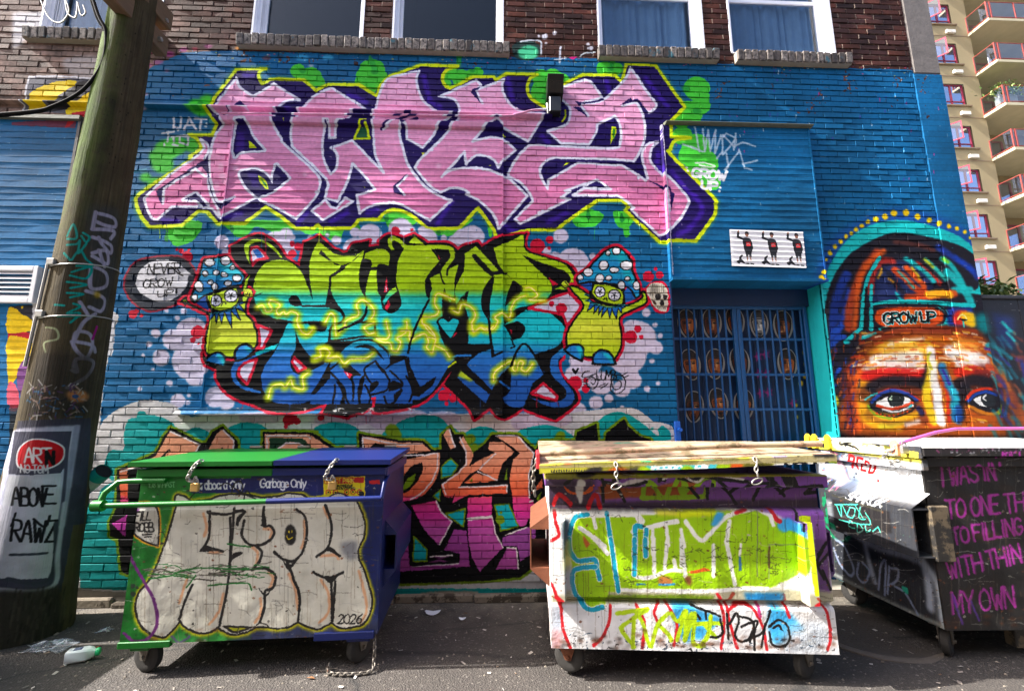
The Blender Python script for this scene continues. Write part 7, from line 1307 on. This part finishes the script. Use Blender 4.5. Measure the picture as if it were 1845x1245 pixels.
def caster(parent,x,y,zb,rot,forkm,r=.095):
    C=empty('caster',(x,y,0),rot);C.parent=parent
    mb=MB();mb.bbox(-.075,.075,-.06,.06,zb-.012,zb+.001,.003);mb.build('mount_plate',forkm,C)
    mb=MB()
    for s in (-1,1): mb.prism([(-.045,zb-.012),(.045,zb-.012),(.05,zb-.04),(.018,r-.02),(-.018,r-.02),(-.04,zb-.04)],s*.034-.004,s*.034+.004)
    mb.tube([(-.05,0,r),(.05,0,r)],.012,8);mb.build('fork',forkm,C)
    mb=MB();mb.lathe([(r*.6,-.027),(r-.012,-.027),(r,-.018),(r,.018),(r-.012,.027),(r*.6,.027)],(0,0,r),24,'x');mb.build('tyre',M['rubber'],C,smooth=40)
    mb=MB();mb.lathe([(0.001,-.018),(r*.25,-.024),(r*.3,-.012),(r*.62,-.012),(r*.62,.012),(r*.3,.012),(r*.25,.024),(.001,.018)],(0,0,r),20,'x');mb.build('rim',M['castm'],C,smooth=40);return C
def pocket(parent,side,w,y0,y1,z0,z1,pr_,mat):
    # hollow fork sleeve on a side wall
    s=-1 if side=='l' else 1;xb=0 if side=='l' else w;t=.008;mb=MB()
    X=lambda a,b:(min(xb+s*a,xb+s*b),max(xb+s*a,xb+s*b))
    a,b=X(pr_-t,pr_);mb.box(a,b,y0,y1,z0,z1);a,b=X(.001,pr_-t);mb.box(a,b,y0,y1,z1-t,z1);mb.box(a,b,y0,y1,z0,z0+t)
    # gussets above and below
    n=len(mb.v)
    for za,zb_ in ((z1,z1+.09),(z0,z0-.11)):
        n=len(mb.v);mb.v+=[(xb+s*.001,y0,zb_),(xb+s*pr_,y0,za),(xb+s*pr_,y1,za),(xb+s*.001,y1,zb_)];mb.f.append((n,n+1,n+2,n+3))
        n=len(mb.v);mb.v+=[(xb+s*.001,y0,zb_),(xb+s*pr_,y0,za),(xb+s*.001,y0,za)];mb.f.append((n,n+1,n+2))
    mb.build('fork_pocket',mat,parent)
def chain(name,P,label,r=.0055,link=.034,mat=None,lock=None,lockm=None,cat='chain',group=None):
    P=np.array([list(p) for p in P],float);Q=catmull(P,False,[0]*len(P),10);d=np.r_[0,np.cumsum(np.linalg.norm(np.diff(Q,axis=0),axis=1))];n=max(2,int(d[-1]/(link*.72)))
    E=empty(name,tuple(Q[0]),0,label,cat,group);mb=MB();o=Q[0]
    for k in range(n):
        s=(k+.5)/n*d[-1];c_=np.array([np.interp(s,d,Q[:,i]) for i in range(3)]);s2=min(d[-1],s+.004);t=np.array([np.interp(s2,d,Q[:,i])-np.interp(s2-.008,d,Q[:,i]) for i in range(3)]);t/=np.linalg.norm(t)+1e-9
        a=np.cross(t,[.3,1,.2]);a/=np.linalg.norm(a);b=np.cross(t,a)
        if k%2: a=b
        mb.tube([tuple(c_-o+t*link*.5*math.cos(q)*1.0+a*link*.3*math.sin(q)) for q in np.linspace(0,6.283,12,endpoint=False)],r,6,closed=True)
    mb.build('links',mat or M['steel'],E,smooth=60)
    if lock is not None:
        l=Vector(lock)-Vector(o);K=MB();K.bbox(l.x-.027,l.x+.027,l.y-.012,l.y+.012,l.z-.055,l.z,.005);kb=K.build('padlock',lockm,E)
        K=MB();K.tube([(l.x+.018*math.cos(q),l.y,l.z+.02*math.sin(q)*1.5) for q in np.linspace(0,math.pi,9)],.004,6);K.build('shackle',M['steel'],kb)
    return E
M['brass']=paint('padlock_brass',(196,160,96),.35,.2,12,.1,metal=.7)
def dumpster(name,FL,yaw,w,d,zb,zt,prof,mats,label,pk,casters,bottom=True):
    B=empty(name,(FL[0],FL[1],0),yaw,label,'dumpster')
    f=MB();f.prism([(a,z) for a,z in prof]+[(prof[-1][0]+.012,prof[-1][1]),(prof[-1][0]+.012,prof[-1][1]-.01)]+[(a+.014,z) for a,z in reversed(prof)],0.0,w);f.build('front_panel',mats['front'],B)
    # side walls: taller at the back
    zk=mats.get('zback',zt)
    for nm,x in (('left',0.),('right',w)):
        mb=MB();s=.012 if nm=='left' else -.012
        pts=[(prof[0][0]+.016,prof[0][1])]+[(a+.016,z) for a,z in prof[1:]]+[(d,zk),(d,zb)]
        mb.prism(pts,min(x,x+s),max(x,x+s));mb.build('side_panel',mats['left' if nm=='left' else 'right'],B)
    mb=MB();mb.box(.012,w-.012,d-.014,d,zb,zk);mb.build('back_panel',mats['body'],B)
    if bottom: mb=MB();mb.box(.012,w-.012,.02,d-.014,zb,zb+.012);mb.build('floor',mats['body'],B)
    for c_ in casters: caster(B,*c_)
    for q in pk: pocket(B,*q)
    return B
# ---- green and blue bin
FL=(-2.33,-1.16);YW=.05;W1=1.575;D1=.92;fr=bin_frame(FL,YW);RES=330
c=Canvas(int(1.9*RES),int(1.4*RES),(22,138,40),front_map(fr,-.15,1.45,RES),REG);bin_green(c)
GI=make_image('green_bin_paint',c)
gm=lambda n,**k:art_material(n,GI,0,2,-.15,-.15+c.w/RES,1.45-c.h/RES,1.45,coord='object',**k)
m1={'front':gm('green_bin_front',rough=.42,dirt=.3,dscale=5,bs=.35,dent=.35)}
m1['left']=paint('bin_green',(15,108,30),.38,.25,5,.25,wear=((70,60,50),9,.70));m1['right']=paint('bin_indigo',(16,30,84),.4,.4,6,.25,wear=((140,120,160),11,.64));m1['body']=m1['left']
B1=dumpster('dumpster',FL,YW,W1,D1,.2,1.22,[(0,.2),(0,1.0),(.003,1.01),(.003,1.22)],m1,'green and blue dumpster with white bubble letters across its front',[('r',W1,.10,.86,.56,.80,.085,m1['right'])],[(.12,.10,.2,R(72),M['castm']),(W1-.13,.10,.2,R(-35),M['castm']),(.14,D1-.12,.2,R(10),M['castm']),(W1-.16,D1-.12,.2,R(60),M['castm'])])
m_g=m1['left'];m_b=paint('bin_blue',(14,32,98),.38,.25,5,.25,wear=((120,120,140),10,.70))
for q,m_ in (((-.012,W1*.53,-.02,.004,1.212,1.262),m_g),((-.02,.0,-.02,D1,1.20,1.262),m_g),((W1*.53,W1+.012,-.02,.004,1.212,1.262),m_b),((W1,W1+.02,.004,D1,1.20,1.262),m_b)): mb=MB();mb.bbox(*q,.004);mb.build('rim',m_,B1)
def lid(parent,x0,x1,y0,y1,zf,zb_,mat,lip=.045,name='lid',sag=0):
    mb=MB();n=10;g=[]
    for j in range(6):
        for i in range(n+1):
            u=i/n;v=j/5;g.append((x0+(x1-x0)*u,y0+(y1-y0)*v,(zf if not isinstance(zf,tuple) else zf[0]+(zf[1]-zf[0])*u)*(1-v)+zb_*v+sag*math.sin(math.pi*u)*math.sin(math.pi*v)))
    top=len(mb.v);mb.v+=g;bot=len(mb.v);mb.v+=[(a,b,q-.012) for a,b,q in g];W=n+1
    for j in range(5):
        for i in range(n): k=j*W+i;mb.f.append((top+k,top+k+1,top+k+W+1,top+k+W));mb.f.append((bot+k,bot+k+W,bot+k+W+1,bot+k+1))
    # lips on front and sides
    for idx,off in (([i for i in range(W)],(0,-.0,0)),([j*W for j in range(6)],(0,0,0)),([j*W+n for j in range(6)],(0,0,0))):
        for a,b in zip(idx[:-1],idx[1:]):
            p,q=g[a],g[b];s=len(mb.v);mb.v+=[p,q,(q[0],q[1],q[2]-lip),(p[0],p[1],p[2]-lip)];mb.f.append((s,s+1,s+2,s+3))
    o=mb.build(name,mat,parent,smooth=35);return o
l1=lid(B1,-.06,W1*.535,-.05,D1+.0,1.312,1.336,m_g,.03);l2=lid(B1,W1*.54,W1+.045,-.05,D1,1.315,1.34,m_b,.032)
for x in (.3,.7,1.1,1.45): mb=MB();mb.tube([(x-.05,D1-.01,1.348),(x+.05,D1-.01,1.348)],.014,8);mb.build('hinge',M['castm'],B1)
# lock bar in front with its arms
mb=MB();mb.tube([(-.19,-.065,1.045),(.8,-.065,1.055),(W1*.53,-.065,1.056)],.017,10);mb.tube([(-.19,-.065,1.045),(-.175,-.05,1.12),(-.12,-.02,1.185),(-.03,-.02,1.19),(.17,-.025,1.19)],.017,8);mb.lathe([(.001,-.03),(.035,-.03),(.035,.03),(.001,.03)],(-.19,-.065,1.045),14,'x');mb.build('lock_bar',m_g,B1,smooth=50)
mb=MB();mb.tube([(W1*.53,-.065,1.056),(W1-.0,-.065,1.065)],.018,10);mb.tube([(W1,-.065,1.065),(W1+.01,-.04,1.16),(W1+.01,.1,1.2)],.014,8);mb.build('lock_bar',m_b,B1,smooth=50)
mb=MB();mb.bbox(-.01,.3,-.006,.03,.175,.215,.004);mb.bbox(.05,.16,.02,.2,.15,.2,.004);mb.build('skid',m_g,B1);mb=MB();mb.bbox(W1-.4,W1-.02,-.014,.03,.178,.225,.004);mb.bbox(W1-.2,W1-.05,.02,.2,.15,.2,.004);mb.build('skid',m_b,B1)
B1M=B1.matrix_basis.copy() if False else Matrix.Translation(B1.location)@Matrix.Rotation(YW,4,'Z')
def loc1(x,y,z): return tuple(B1M@Vector((x,y,z)))
for x,lab in ((.36,'padlocked chain holding down the green lid'),(1.235,'padlocked chain holding down the blue lid')):
    chain('padlock_chain',[loc1(x+.03,-.03,1.318),loc1(x+.01,-.062,1.30),loc1(x-.02,-.062,1.25),loc1(x-.045,-.04,1.20),loc1(x-.01,-.035,1.185),loc1(x+.0,-.035,1.21)],lab,lock=loc1(x+.005,-.04,1.175),lockm=M['brass'],group='padlocked chains on the green and blue dumpster')
chain('caster_chain',[loc1(W1-.06,.1,.22),loc1(W1-.02,.02,.16),loc1(W1-.01,-.02,.06),loc1(W1-.02,-.06,.012),loc1(W1-.16,-.08,.012),loc1(W1-.28,-.05,.012),loc1(W1-.30,.02,.03)],'rusty chain hanging round the right front caster of the blue end',r=.005,link=.032,mat=M['castm'])
# ---- white bin
FL2=(.366,-1.25);YW2=-.085;W2=1.75;D2=.98;fr2=bin_frame(FL2,YW2)
c=Canvas(int(2.2*RES),int(1.45*RES),(238,238,234),front_map(fr2,-.2,1.52,RES),REG);bin_white(c);WI=make_image('white_bin_paint',c)
wm=lambda n,**k:art_material(n,WI,0,2,-.2,-.2+c.w/RES,1.52-c.h/RES,1.52,coord='object',**k)
m2={'front':wm('white_bin_front',rough=.42,dirt=.15,dscale=6,bs=.8,dent=.4)}
m2['left']=paint('bin_white_side',(214,208,204),.5,.3,6,.3,wear=((120,70,50),8,.62));m2['right']=paint('bin_purple_side',(110,84,130),.5,.4,5,.3,wear=((40,36,40),6,.58));m2['body']=m2['right']
pf2=[(0,.175),(0,.415),(.006,.432),(.022,.442),(.045,.446),(.045,.452),(.0,.478),(0,.985),(.006,1.002),(.022,1.016),(.055,1.022),(.058,1.19)]
B2=dumpster('dumpster',FL2,YW2,W2,D2,.175,1.19,pf2,m2,'white and lime dumpster with a ribbed front and cyan letters',[('l',W2,.12,.86,.60,.86,.13,M['rust']),('r',W2,.12,.86,.60,.86,.10,m2['right'])],[(.12,.10,.175,R(68),M['rust']),(W2-.16,.10,.175,R(-55),M['castm']),(.12,D2-.12,.175,0,M['rust']),(W2-.14,D2-.12,.175,R(40),M['castm'])])
fl=wm('white_bin_flange',rough=.42,dirt=.1,dscale=5,bs=.3)
for x0,x1 in ((.0,.095),(W2-.195,W2-.12)):
    mb=MB();mb.prism([(x0,-.002),(x0,-.075),(x0+.008,-.083),(x1-.01,-.083),(x1,-.06),(x1,-.002)] ,.475,.95,'z');n=len(mb.v);mb.build('flange',fl,B2)
mb=MB();mb.bbox(-.03,W2+.03,-.03,.06,1.155,1.235,.006);mb.build('rim',wm('white_bin_rim',rough=.45,dirt=.2,dscale=7,bs=.4),B2)
for q in ((-.03,-.0),(W2,W2+.03)): mb=MB();mb.bbox(q[0],q[1],.06,D2,1.165,1.235,.006);mb.build('rim',m2['body'],B2)
def lid_mat():
    m,t,p=nodes('cream_lid');pos=obj_pos(t);mp=N(t,'Mapping');mp.inputs['Scale'].default_value=(1,1.3,1);L(t,pos,mp.inputs[0]);n=noise(t,4.5,6,.65,mp.outputs[0]);n2=noise(t,9,6,.7,pos)
    c=ramp(t,n,.35,.62,srgb((166,154,124)),srgb((170,130,112)));c=mixc(t,ramp(t,n2,.50,.60),c,srgb((104,92,66)));c=mixc(t,ramp(t,noise(t,3.1,3,.5,pos),.64,.67),c,srgb((60,160,130)));L(t,c,p.inputs['Base Color']);p.inputs['Roughness'].default_value=.5;bump(t,p,n2,.4,.008);return m
M['cream']=lid_mat()
lip=wm('white_bin_lid',rough=.45,dirt=.2,dscale=6,bs=.4)
lid(B2,-.06,W2+.04,-.10,D2,(1.305,1.375),1.40,M['cream'],.02,sag=.012)
mb=MB();n=8
P=[(-.062,-.112),(-.062,-.098)]
mb.v=[];
for i in range(n+1):
    u=i/n;x=-.065+(W2+.11)*u;z=1.30+.07*u+.004*math.sin(u*9);mb.v+=[(x,-.115,z-.055),(x,-.115,z-.004),(x,-.107,z+.001),(x,-.097,z),(x,-.097,z-.055)]
for i in range(n):
    for k in range(5): a=5*i+k;b=5*i+(k+1)%5;mb.f.append((a,b,b+5,a+5))
mb.f+=[(0,1,2,3,4),tuple(5*n+k for k in (4,3,2,1,0))];mb.build('lid_lip',lip,B2)
mb=MB();mb.tube([(-.06,-.0,1.36),(.5,-.02,1.385),(1.2,-.02,1.42),(W2+.03,-.0,1.43)],.02,10);mb.build('lid_rod',M['cream'],B2,smooth=50)
mb=MB();mb.bbox(-.085,-.06,-.1,.25,1.27,1.37,.004);mb.build('lid_bracket',paint('red_bracket',(190,50,60),.5,.3,8,.2),B2)
B2M=Matrix.Translation(B2.location)@Matrix.Rotation(YW2,4,'Z')
def loc2(x,y,z): return tuple(B2M@Vector((x,y,z)))
M['chromec']=paint('bright_chain',(176,172,164),.4,.3,14,0,metal=.6)
for x,lab in ((.42,'bright chain with a hook hanging on the left of the white dumpster lid'),(1.29,'bright chain with a hook hanging on the right of the white dumpster lid')):
    zz=1.30+.04*x
    E=chain('lid_chain',[loc2(x,-.115,zz),loc2(x+.005,-.128,zz-.04),loc2(x,-.128,zz-.08),loc2(x+.01,-.125,zz-.115)],lab,r=.0045,link=.034,mat=M['chromec'],group='hook chains on the white dumpster')
    mb=MB();h=Vector(loc2(x,-.128,zz-.145))-E.location;mb.tube([(h.x+.034*math.cos(q),h.y,h.z+.017*math.sin(q)+.009*math.cos(q*1)) for q in np.linspace(0,6.283,16,endpoint=False)],.005,7,closed=True);mb.build('hook',M['chromec'],E,smooth=60)
chain('lid_chain',[loc2(-.07,-.05,1.34),loc2(-.10,-.07,1.27),loc2(-.105,-.07,1.18),loc2(-.095,-.06,1.10)],'rusty chain dangling at the left corner of the white dumpster',r=.006,link=.04,mat=M['castm'],group='hook chains on the white dumpster')
# ---- black bin at the right
FL3=(3.02,-1.18);YW3=-.02;W3=1.85;D3=1.10;fr3=bin_frame(FL3,YW3)
c=Canvas(int(1.4*RES),int(1.5*RES),(40,38,38),front_map(fr3,-.1,1.55,RES),REG);bin_black_front(c);BFI=make_image('black_bin_front_paint',c);bw,bh=c.w/RES,c.h/RES
c=Canvas(int(1.5*RES),int(1.5*RES),(52,54,60),side_map(fr3,0,-.2,1.55,RES),REG);bin_black_side(c);BSI=make_image('black_bin_side_paint',c);sw_,sh_=c.w/RES,c.h/RES
bs=lambda n,**k:art_material(n,BSI,1,2,-.2,-.2+sw_,1.55-sh_,1.55,coord='object',**k);bf=lambda n,**k:art_material(n,BFI,0,2,-.1,-.1+bw,1.55-bh,1.55,coord='object',**k)
m3={'front':bf('black_bin_front',rough=.55,dirt=.4,dscale=4,bs=.4,dent=.35),'left':bs('black_bin_side',rough=.45,dirt=.25,dscale=5,bs=.4,dent=.35)};m3['right']=paint('bin_black',(40,38,40),.5,.3,6,.3);m3['body']=m3['right']
B3=dumpster('dumpster',FL3,YW3,W3,D3,.2,1.30,[(0,.2),(0,1.28),(.002,1.30)],m3,'black dumpster with magenta handwriting at the right edge',[('r',W3,.12,.9,.62,.86,.12,m3['right'])],[(.10,.12,.2,R(-50),M['castm']),(W3-.14,.13,.2,R(25),M['castm']),(.13,D3-.13,.2,R(30),M['castm']),(W3-.14,D3-.13,.2,0,M['castm'])])
# big sleeve on its left side, open towards the alley
t=.01;mb=MB();y0,y1,z0,z1,pj=-.03,.80,.66,.98,.15
mb.box(-pj,-pj+t,y0,y1,z0,z1);mb.box(-pj+t,-.002,y0,y1,z0,z0+t);mb.box(-pj+t,-.002,y0,y1,z1-t,z1);n=len(mb.v);mb.v+=[(-.002,y0,z1+.10),(-pj,y0,z1),(-pj,y1,z1),(-.002,y1,z1+.10)];mb.f.append((n,n+1,n+2,n+3));n=len(mb.v);mb.v+=[(-.002,y1,z1+.1),(-pj,y1,z1),(-pj,y1,z0),(-.002,y1,z0)];mb.f.append((n,n+1,n+2,n+3))
mb.build('fork_pocket',bs('black_bin_pocket',rough=.45,dirt=.3,dscale=6,bs=.35),B3)
M['pocketp']=paint('pocket_plate',(104,92,74),.55,.5,9,.4,wear=((40,38,36),7,.46));mb=MB();mb.bbox(-.03,.10,-.045,-.0,.64,1.0,.006);mb.build('pocket_plate',M['pocketp'],B3)
mb=MB();mb.bbox(-.045,-.0,-.05,D3,1.235,1.315,.006);mb.build('rim',bs('black_bin_rim',rough=.42,dirt=.2,dscale=6,bs=.3),B3)
mb=MB();mb.bbox(.0,W3+.03,-.04,.004,1.26,1.33,.006);mb.build('rim',bf('black_bin_rimf',rough=.5,dirt=.2,dscale=6,bs=.3),B3)
M['whitelid']=paint('white_lid',(190,192,188),.5,.3,5,.4,wear=((96,104,98),7,.55))
lid(B3,-.05,W3+.04,-.07,D3,1.385,1.415,M['whitelid'],.05)
mb=MB();mb.bbox(-.062,-.048,-.07,D3,1.318,1.40,.003);mb.build('lid_edge',bs('black_bin_lidedge',rough=.42,dirt=.2,dscale=6,bs=.3),B3)
mb=MB();mb.bbox(-.05,W3+.04,-.08,-.066,1.335,1.392,.003);mb.build('lid_edge',bf('black_bin_lidfront',rough=.5,dirt=.2,dscale=6,bs=.3),B3)
M['yel']=paint('yellow_bracket',(214,186,40),.5,.3,10,.2,wear=((60,50,30),14,.6))
for y in (D3-.04,D3-.13,D3-.30): mb=MB();mb.prism([(y-.028,1.33),(y+.028,1.33),(y+.03,1.43),(y,1.455),(y-.03,1.43)],-.09,-.066);mb.build('hinge_bracket',M['yel'],B3)
M['pinkbar']=paint('pink_bar',(190,84,150),.45,.3,8,.1)
mb=MB();mb.tube([(-.07,.11,1.40),(.03,.13,1.43),(.33,.2,1.49),(.55,.26,1.515),(1.4,.28,1.52)],.012,10);mb.build('lid_bar',M['pinkbar'],B3,smooth=50);mb=MB();mb.prism([(.09,1.33),(.14,1.33),(.15,1.42),(.12,1.44),(.085,1.41)],-.085,-.064);mb.build('bar_bracket',paint('salmon_bracket',(226,150,120),.45,.2,9,.2),B3)
B3M=Matrix.Translation(B3.location)@Matrix.Rotation(YW3,4,'Z')
loc3=lambda x,y,z:tuple(B3M@Vector((x,y,z)))
chain('padlock_chain',[loc3(-.075,.1,1.40),loc3(-.10,.14,1.35),loc3(-.1,.2,1.31),loc3(-.095,.15,1.28),loc3(-.09,.08,1.29)],'tangled chain with a steel padlock on the black dumpster lid edge',lock=loc3(-.085,.03,1.40),lockm=M['steel'])
mb=MB();mb.bbox(.55,.66,.08,.16,.05,.2,.006);mb.build('foot',M['pocketp'],B3)
# ================================================================ manhole cover and litter
p=Vector((2.86,-.70,0));MH=empty('manhole_cover',(p.x,p.y,-.006),0,'round patterned iron manhole cover set in the asphalt between two dumpsters','manhole cover')
M['iron']=paint('cast_iron',(70,64,58),.7,.4,14,.5)
mb=MB();mb.lathe([(.001,.004),(.385,.004),(.392,.0),(.392,-.02)],(0,0,0),48);n=0
for i in range(-11,12):
    for j in range(-11,12):
        x,y=i*.033,j*.033
        if x*x+y*y<.35**2:
            a=.011;b=.005
            if (i+j)%2: a,b=b,a
            k=len(mb.v);mb.v+=[(x-a,y-b,.0035),(x+a,y-b,.0035),(x+a,y+b,.0035),(x-a,y+b,.0035),(x,y,.009)];mb.f+=[(k,k+1,k+4),(k+1,k+2,k+4),(k+2,k+3,k+4),(k+3,k,k+4)]
mb.build('lid',M['iron'],MH);mb=MB();mb.lathe([(.398,-.02),(.398,.004),(.43,.006),(.455,.0),(.455,-.02)],(0,0,0),48);mb.build('ring',paint('ring_asphalt',(96,88,80),.85,.4,18,.5),MH)
M['plast']=paint('milky_plastic',(222,230,232),.3,.08,4,.1);M['plast'].node_tree.nodes['Principled BSDF'].inputs['Subsurface Weight'].default_value=.0
p=gnd(146,1190);BT=empty('plastic_bottle',(p.x,p.y,.0),R(22),'white plastic bottle with a green cap lying on the asphalt','bottle');BT.scale=(.88,.88,.88)
mb=MB();hw=.042
def rr_(s,x): return [(x,s*a,.046+s*b) for a,b in ((-.042,-.03),(-.03,-.042),(.03,-.042),(.042,-.03),(.042,.03),(.03,.042),(-.03,.042),(-.042,.03))]
rings=[rr_(.9,-.09),rr_(1,-.082),rr_(1,.03),rr_(.8,.06),rr_(.45,.078),rr_(.45,.086)]
for r_ in rings: mb.v+=r_
for i in range(len(rings)-1):
    for k in range(8): mb.f.append((8*i+k,8*i+(k+1)%8,8*i+8+(k+1)%8,8*i+8+k))
mb.f.append(tuple(range(7,-1,-1)));mb.build('body',M['plast'],BT,smooth=40)
mb=MB();mb.lathe([(.001,.082),(.026,.082),(.028,.086),(.028,.104),(.024,.108),(.001,.108)],(0,0,.046),18,'x');mb.build('cap',paint('green_cap',(40,190,120),.4,.1,5,0),BT,smooth=40)
c=Canvas(64,48,(22,40,92),lambda P:P,{});c.o=(0,0,1)
for y in (10,18,30,38): c.S((210,220,236),3,[(8,y),(44+y%14,y)],0)
mb=MB();mb.box(-.05,.0,-.026,.026,.0882,.0888);mb.build('label_sticker',art_material('sticker',make_image('sticker_print',c),0,1,-.05,0,-.026,.026,coord='object',dirt=.1),BT)
m,t,p=nodes('clear_film');p.inputs['Base Color'].default_value=(.75,.8,.9,1);p.inputs['Roughness'].default_value=.12;p.inputs['Alpha'].default_value=.22;M['film']=m
def crumple(name,px,rad,n,label,seed,h=.05):
    p=gnd(*px);rr=random.Random(seed);mb=MB();g={}
    for j in range(n):
        for i in range(n):
            u,v=i/(n-1)*2-1,j/(n-1)*2-1;g[i,j]=len(mb.v);mb.v.append((u*rad*1.6+rr.uniform(-.02,.02),v*rad+rr.uniform(-.02,.02),max(.003,rr.uniform(-.3,1)*h*(1.2-u*u-v*v))))
    for j in range(n-1):
        for i in range(n-1):
            if rr.random()<.9: mb.f+=[(g[i,j],g[i+1,j],g[i+1,j+1]),(g[i,j],g[i+1,j+1],g[i,j+1])]
    o=mb.build(name,M['film']);o.location=(p.x,p.y,.0);tag(o,label,'litter')
crumple('plastic_film',(92,1165),.085,9,'crumpled clear plastic film on the ground by the pole',3)
crumple('plastic_film',(192,1135),.03,5,'small scrap of clear film left of the green dumpster',4,.03)
M['paper']=paint('paper_white',(222,226,232),.7,.08,6,.1)
def scrap(name,px,a,b,label,seed):
    p=gnd(*px);rr=random.Random(seed);mb=MB();n=18
    mb.v=[(a*math.cos(q)*rr.uniform(.93,1.05),b*math.sin(q)*(.35 if math.sin(q)>.5 else 1)*rr.uniform(.93,1.05),.004+.006*math.cos(2*q)) for q in np.linspace(0,6.283,n,endpoint=False)]+[(0,0,.008)]
    mb.f=[(i,(i+1)%n,n) for i in range(n)];o=mb.build(name,M['paper']);o.location=(p.x,p.y,.0);tag(o,label,'litter')
scrap('paper_plate',(780,1102),.066,.06,'torn white paper plate on the asphalt near the magenta letters',1)
scrap('paper_scrap',(833,1114),.03,.022,'tiny white paper scrap right of the torn plate',2)
rg=random.Random(6)
for k,(x,y,l) in enumerate([(250,1190,'dry brown leaf beside the green dumpster caster'),(176,1166,'small dry leaf above the plastic bottle'),(560,1222,'dry leaf at the front below the dumpster')]):
    p=gnd(x,y);mb=MB();mb.quad((-.03,0,.004),(0,-.012,.008),(.03,0,.003),(0,.012,.01));o=mb.build('dry_leaf',paint('leaf_brown',(130,84,46),.8,.3,20,0));o.location=(p.x,p.y,0);o.rotation_euler=(0,0,rg.uniform(0,6));tag(o,l,'leaf','dry leaves on the asphalt')

# unseen dumpster added up the alley, sun side, to shade the left ground
B4=copy_tree(B3);B4.location=(-5.80,-1.98,0);B4.rotation_euler=(0,0,.03);tag(B4,'dark dumpster added out of view left of the pole to shade the ground','dumpster')
# ================================================================ unseen building added behind the viewpoint to block sky and bounce light
M['obrick']=paint('opposite_brick',(196,176,156),.9,.25,1.2,.3,bscale=12)
OB=empty('added_alley_building',(0,-8.2,0),0,'plain pale building, unseen, added across the alley to shape the light on the mural wall','building')
mb=MB();mb.box(-16,16,-6,0,0,8.0);mb.build('wall',M['obrick'],OB)
mb=MB();mb.box(-16.1,16.1,-6.1,.12,8.0,8.25);mb.build('parapet',M['concrete'],OB)
for k in range(7):
    x=-13+k*4.2;W=empty('window',(0,0,0));W.parent=OB
    mb=MB();mb.box(x,x+1.3,.0,.05,5.2,7.2);mb.build('pane',M['room'],W);mb=MB();mb.box(x-.08,x,.0,.07,5.12,7.28);mb.box(x+1.3,x+1.38,.0,.07,5.12,7.28);mb.box(x,x+1.3,.0,.07,7.2,7.28);mb.box(x-.1,x+1.4,.0,.12,5.05,5.2);mb.build('frame',M['win_white'],W)
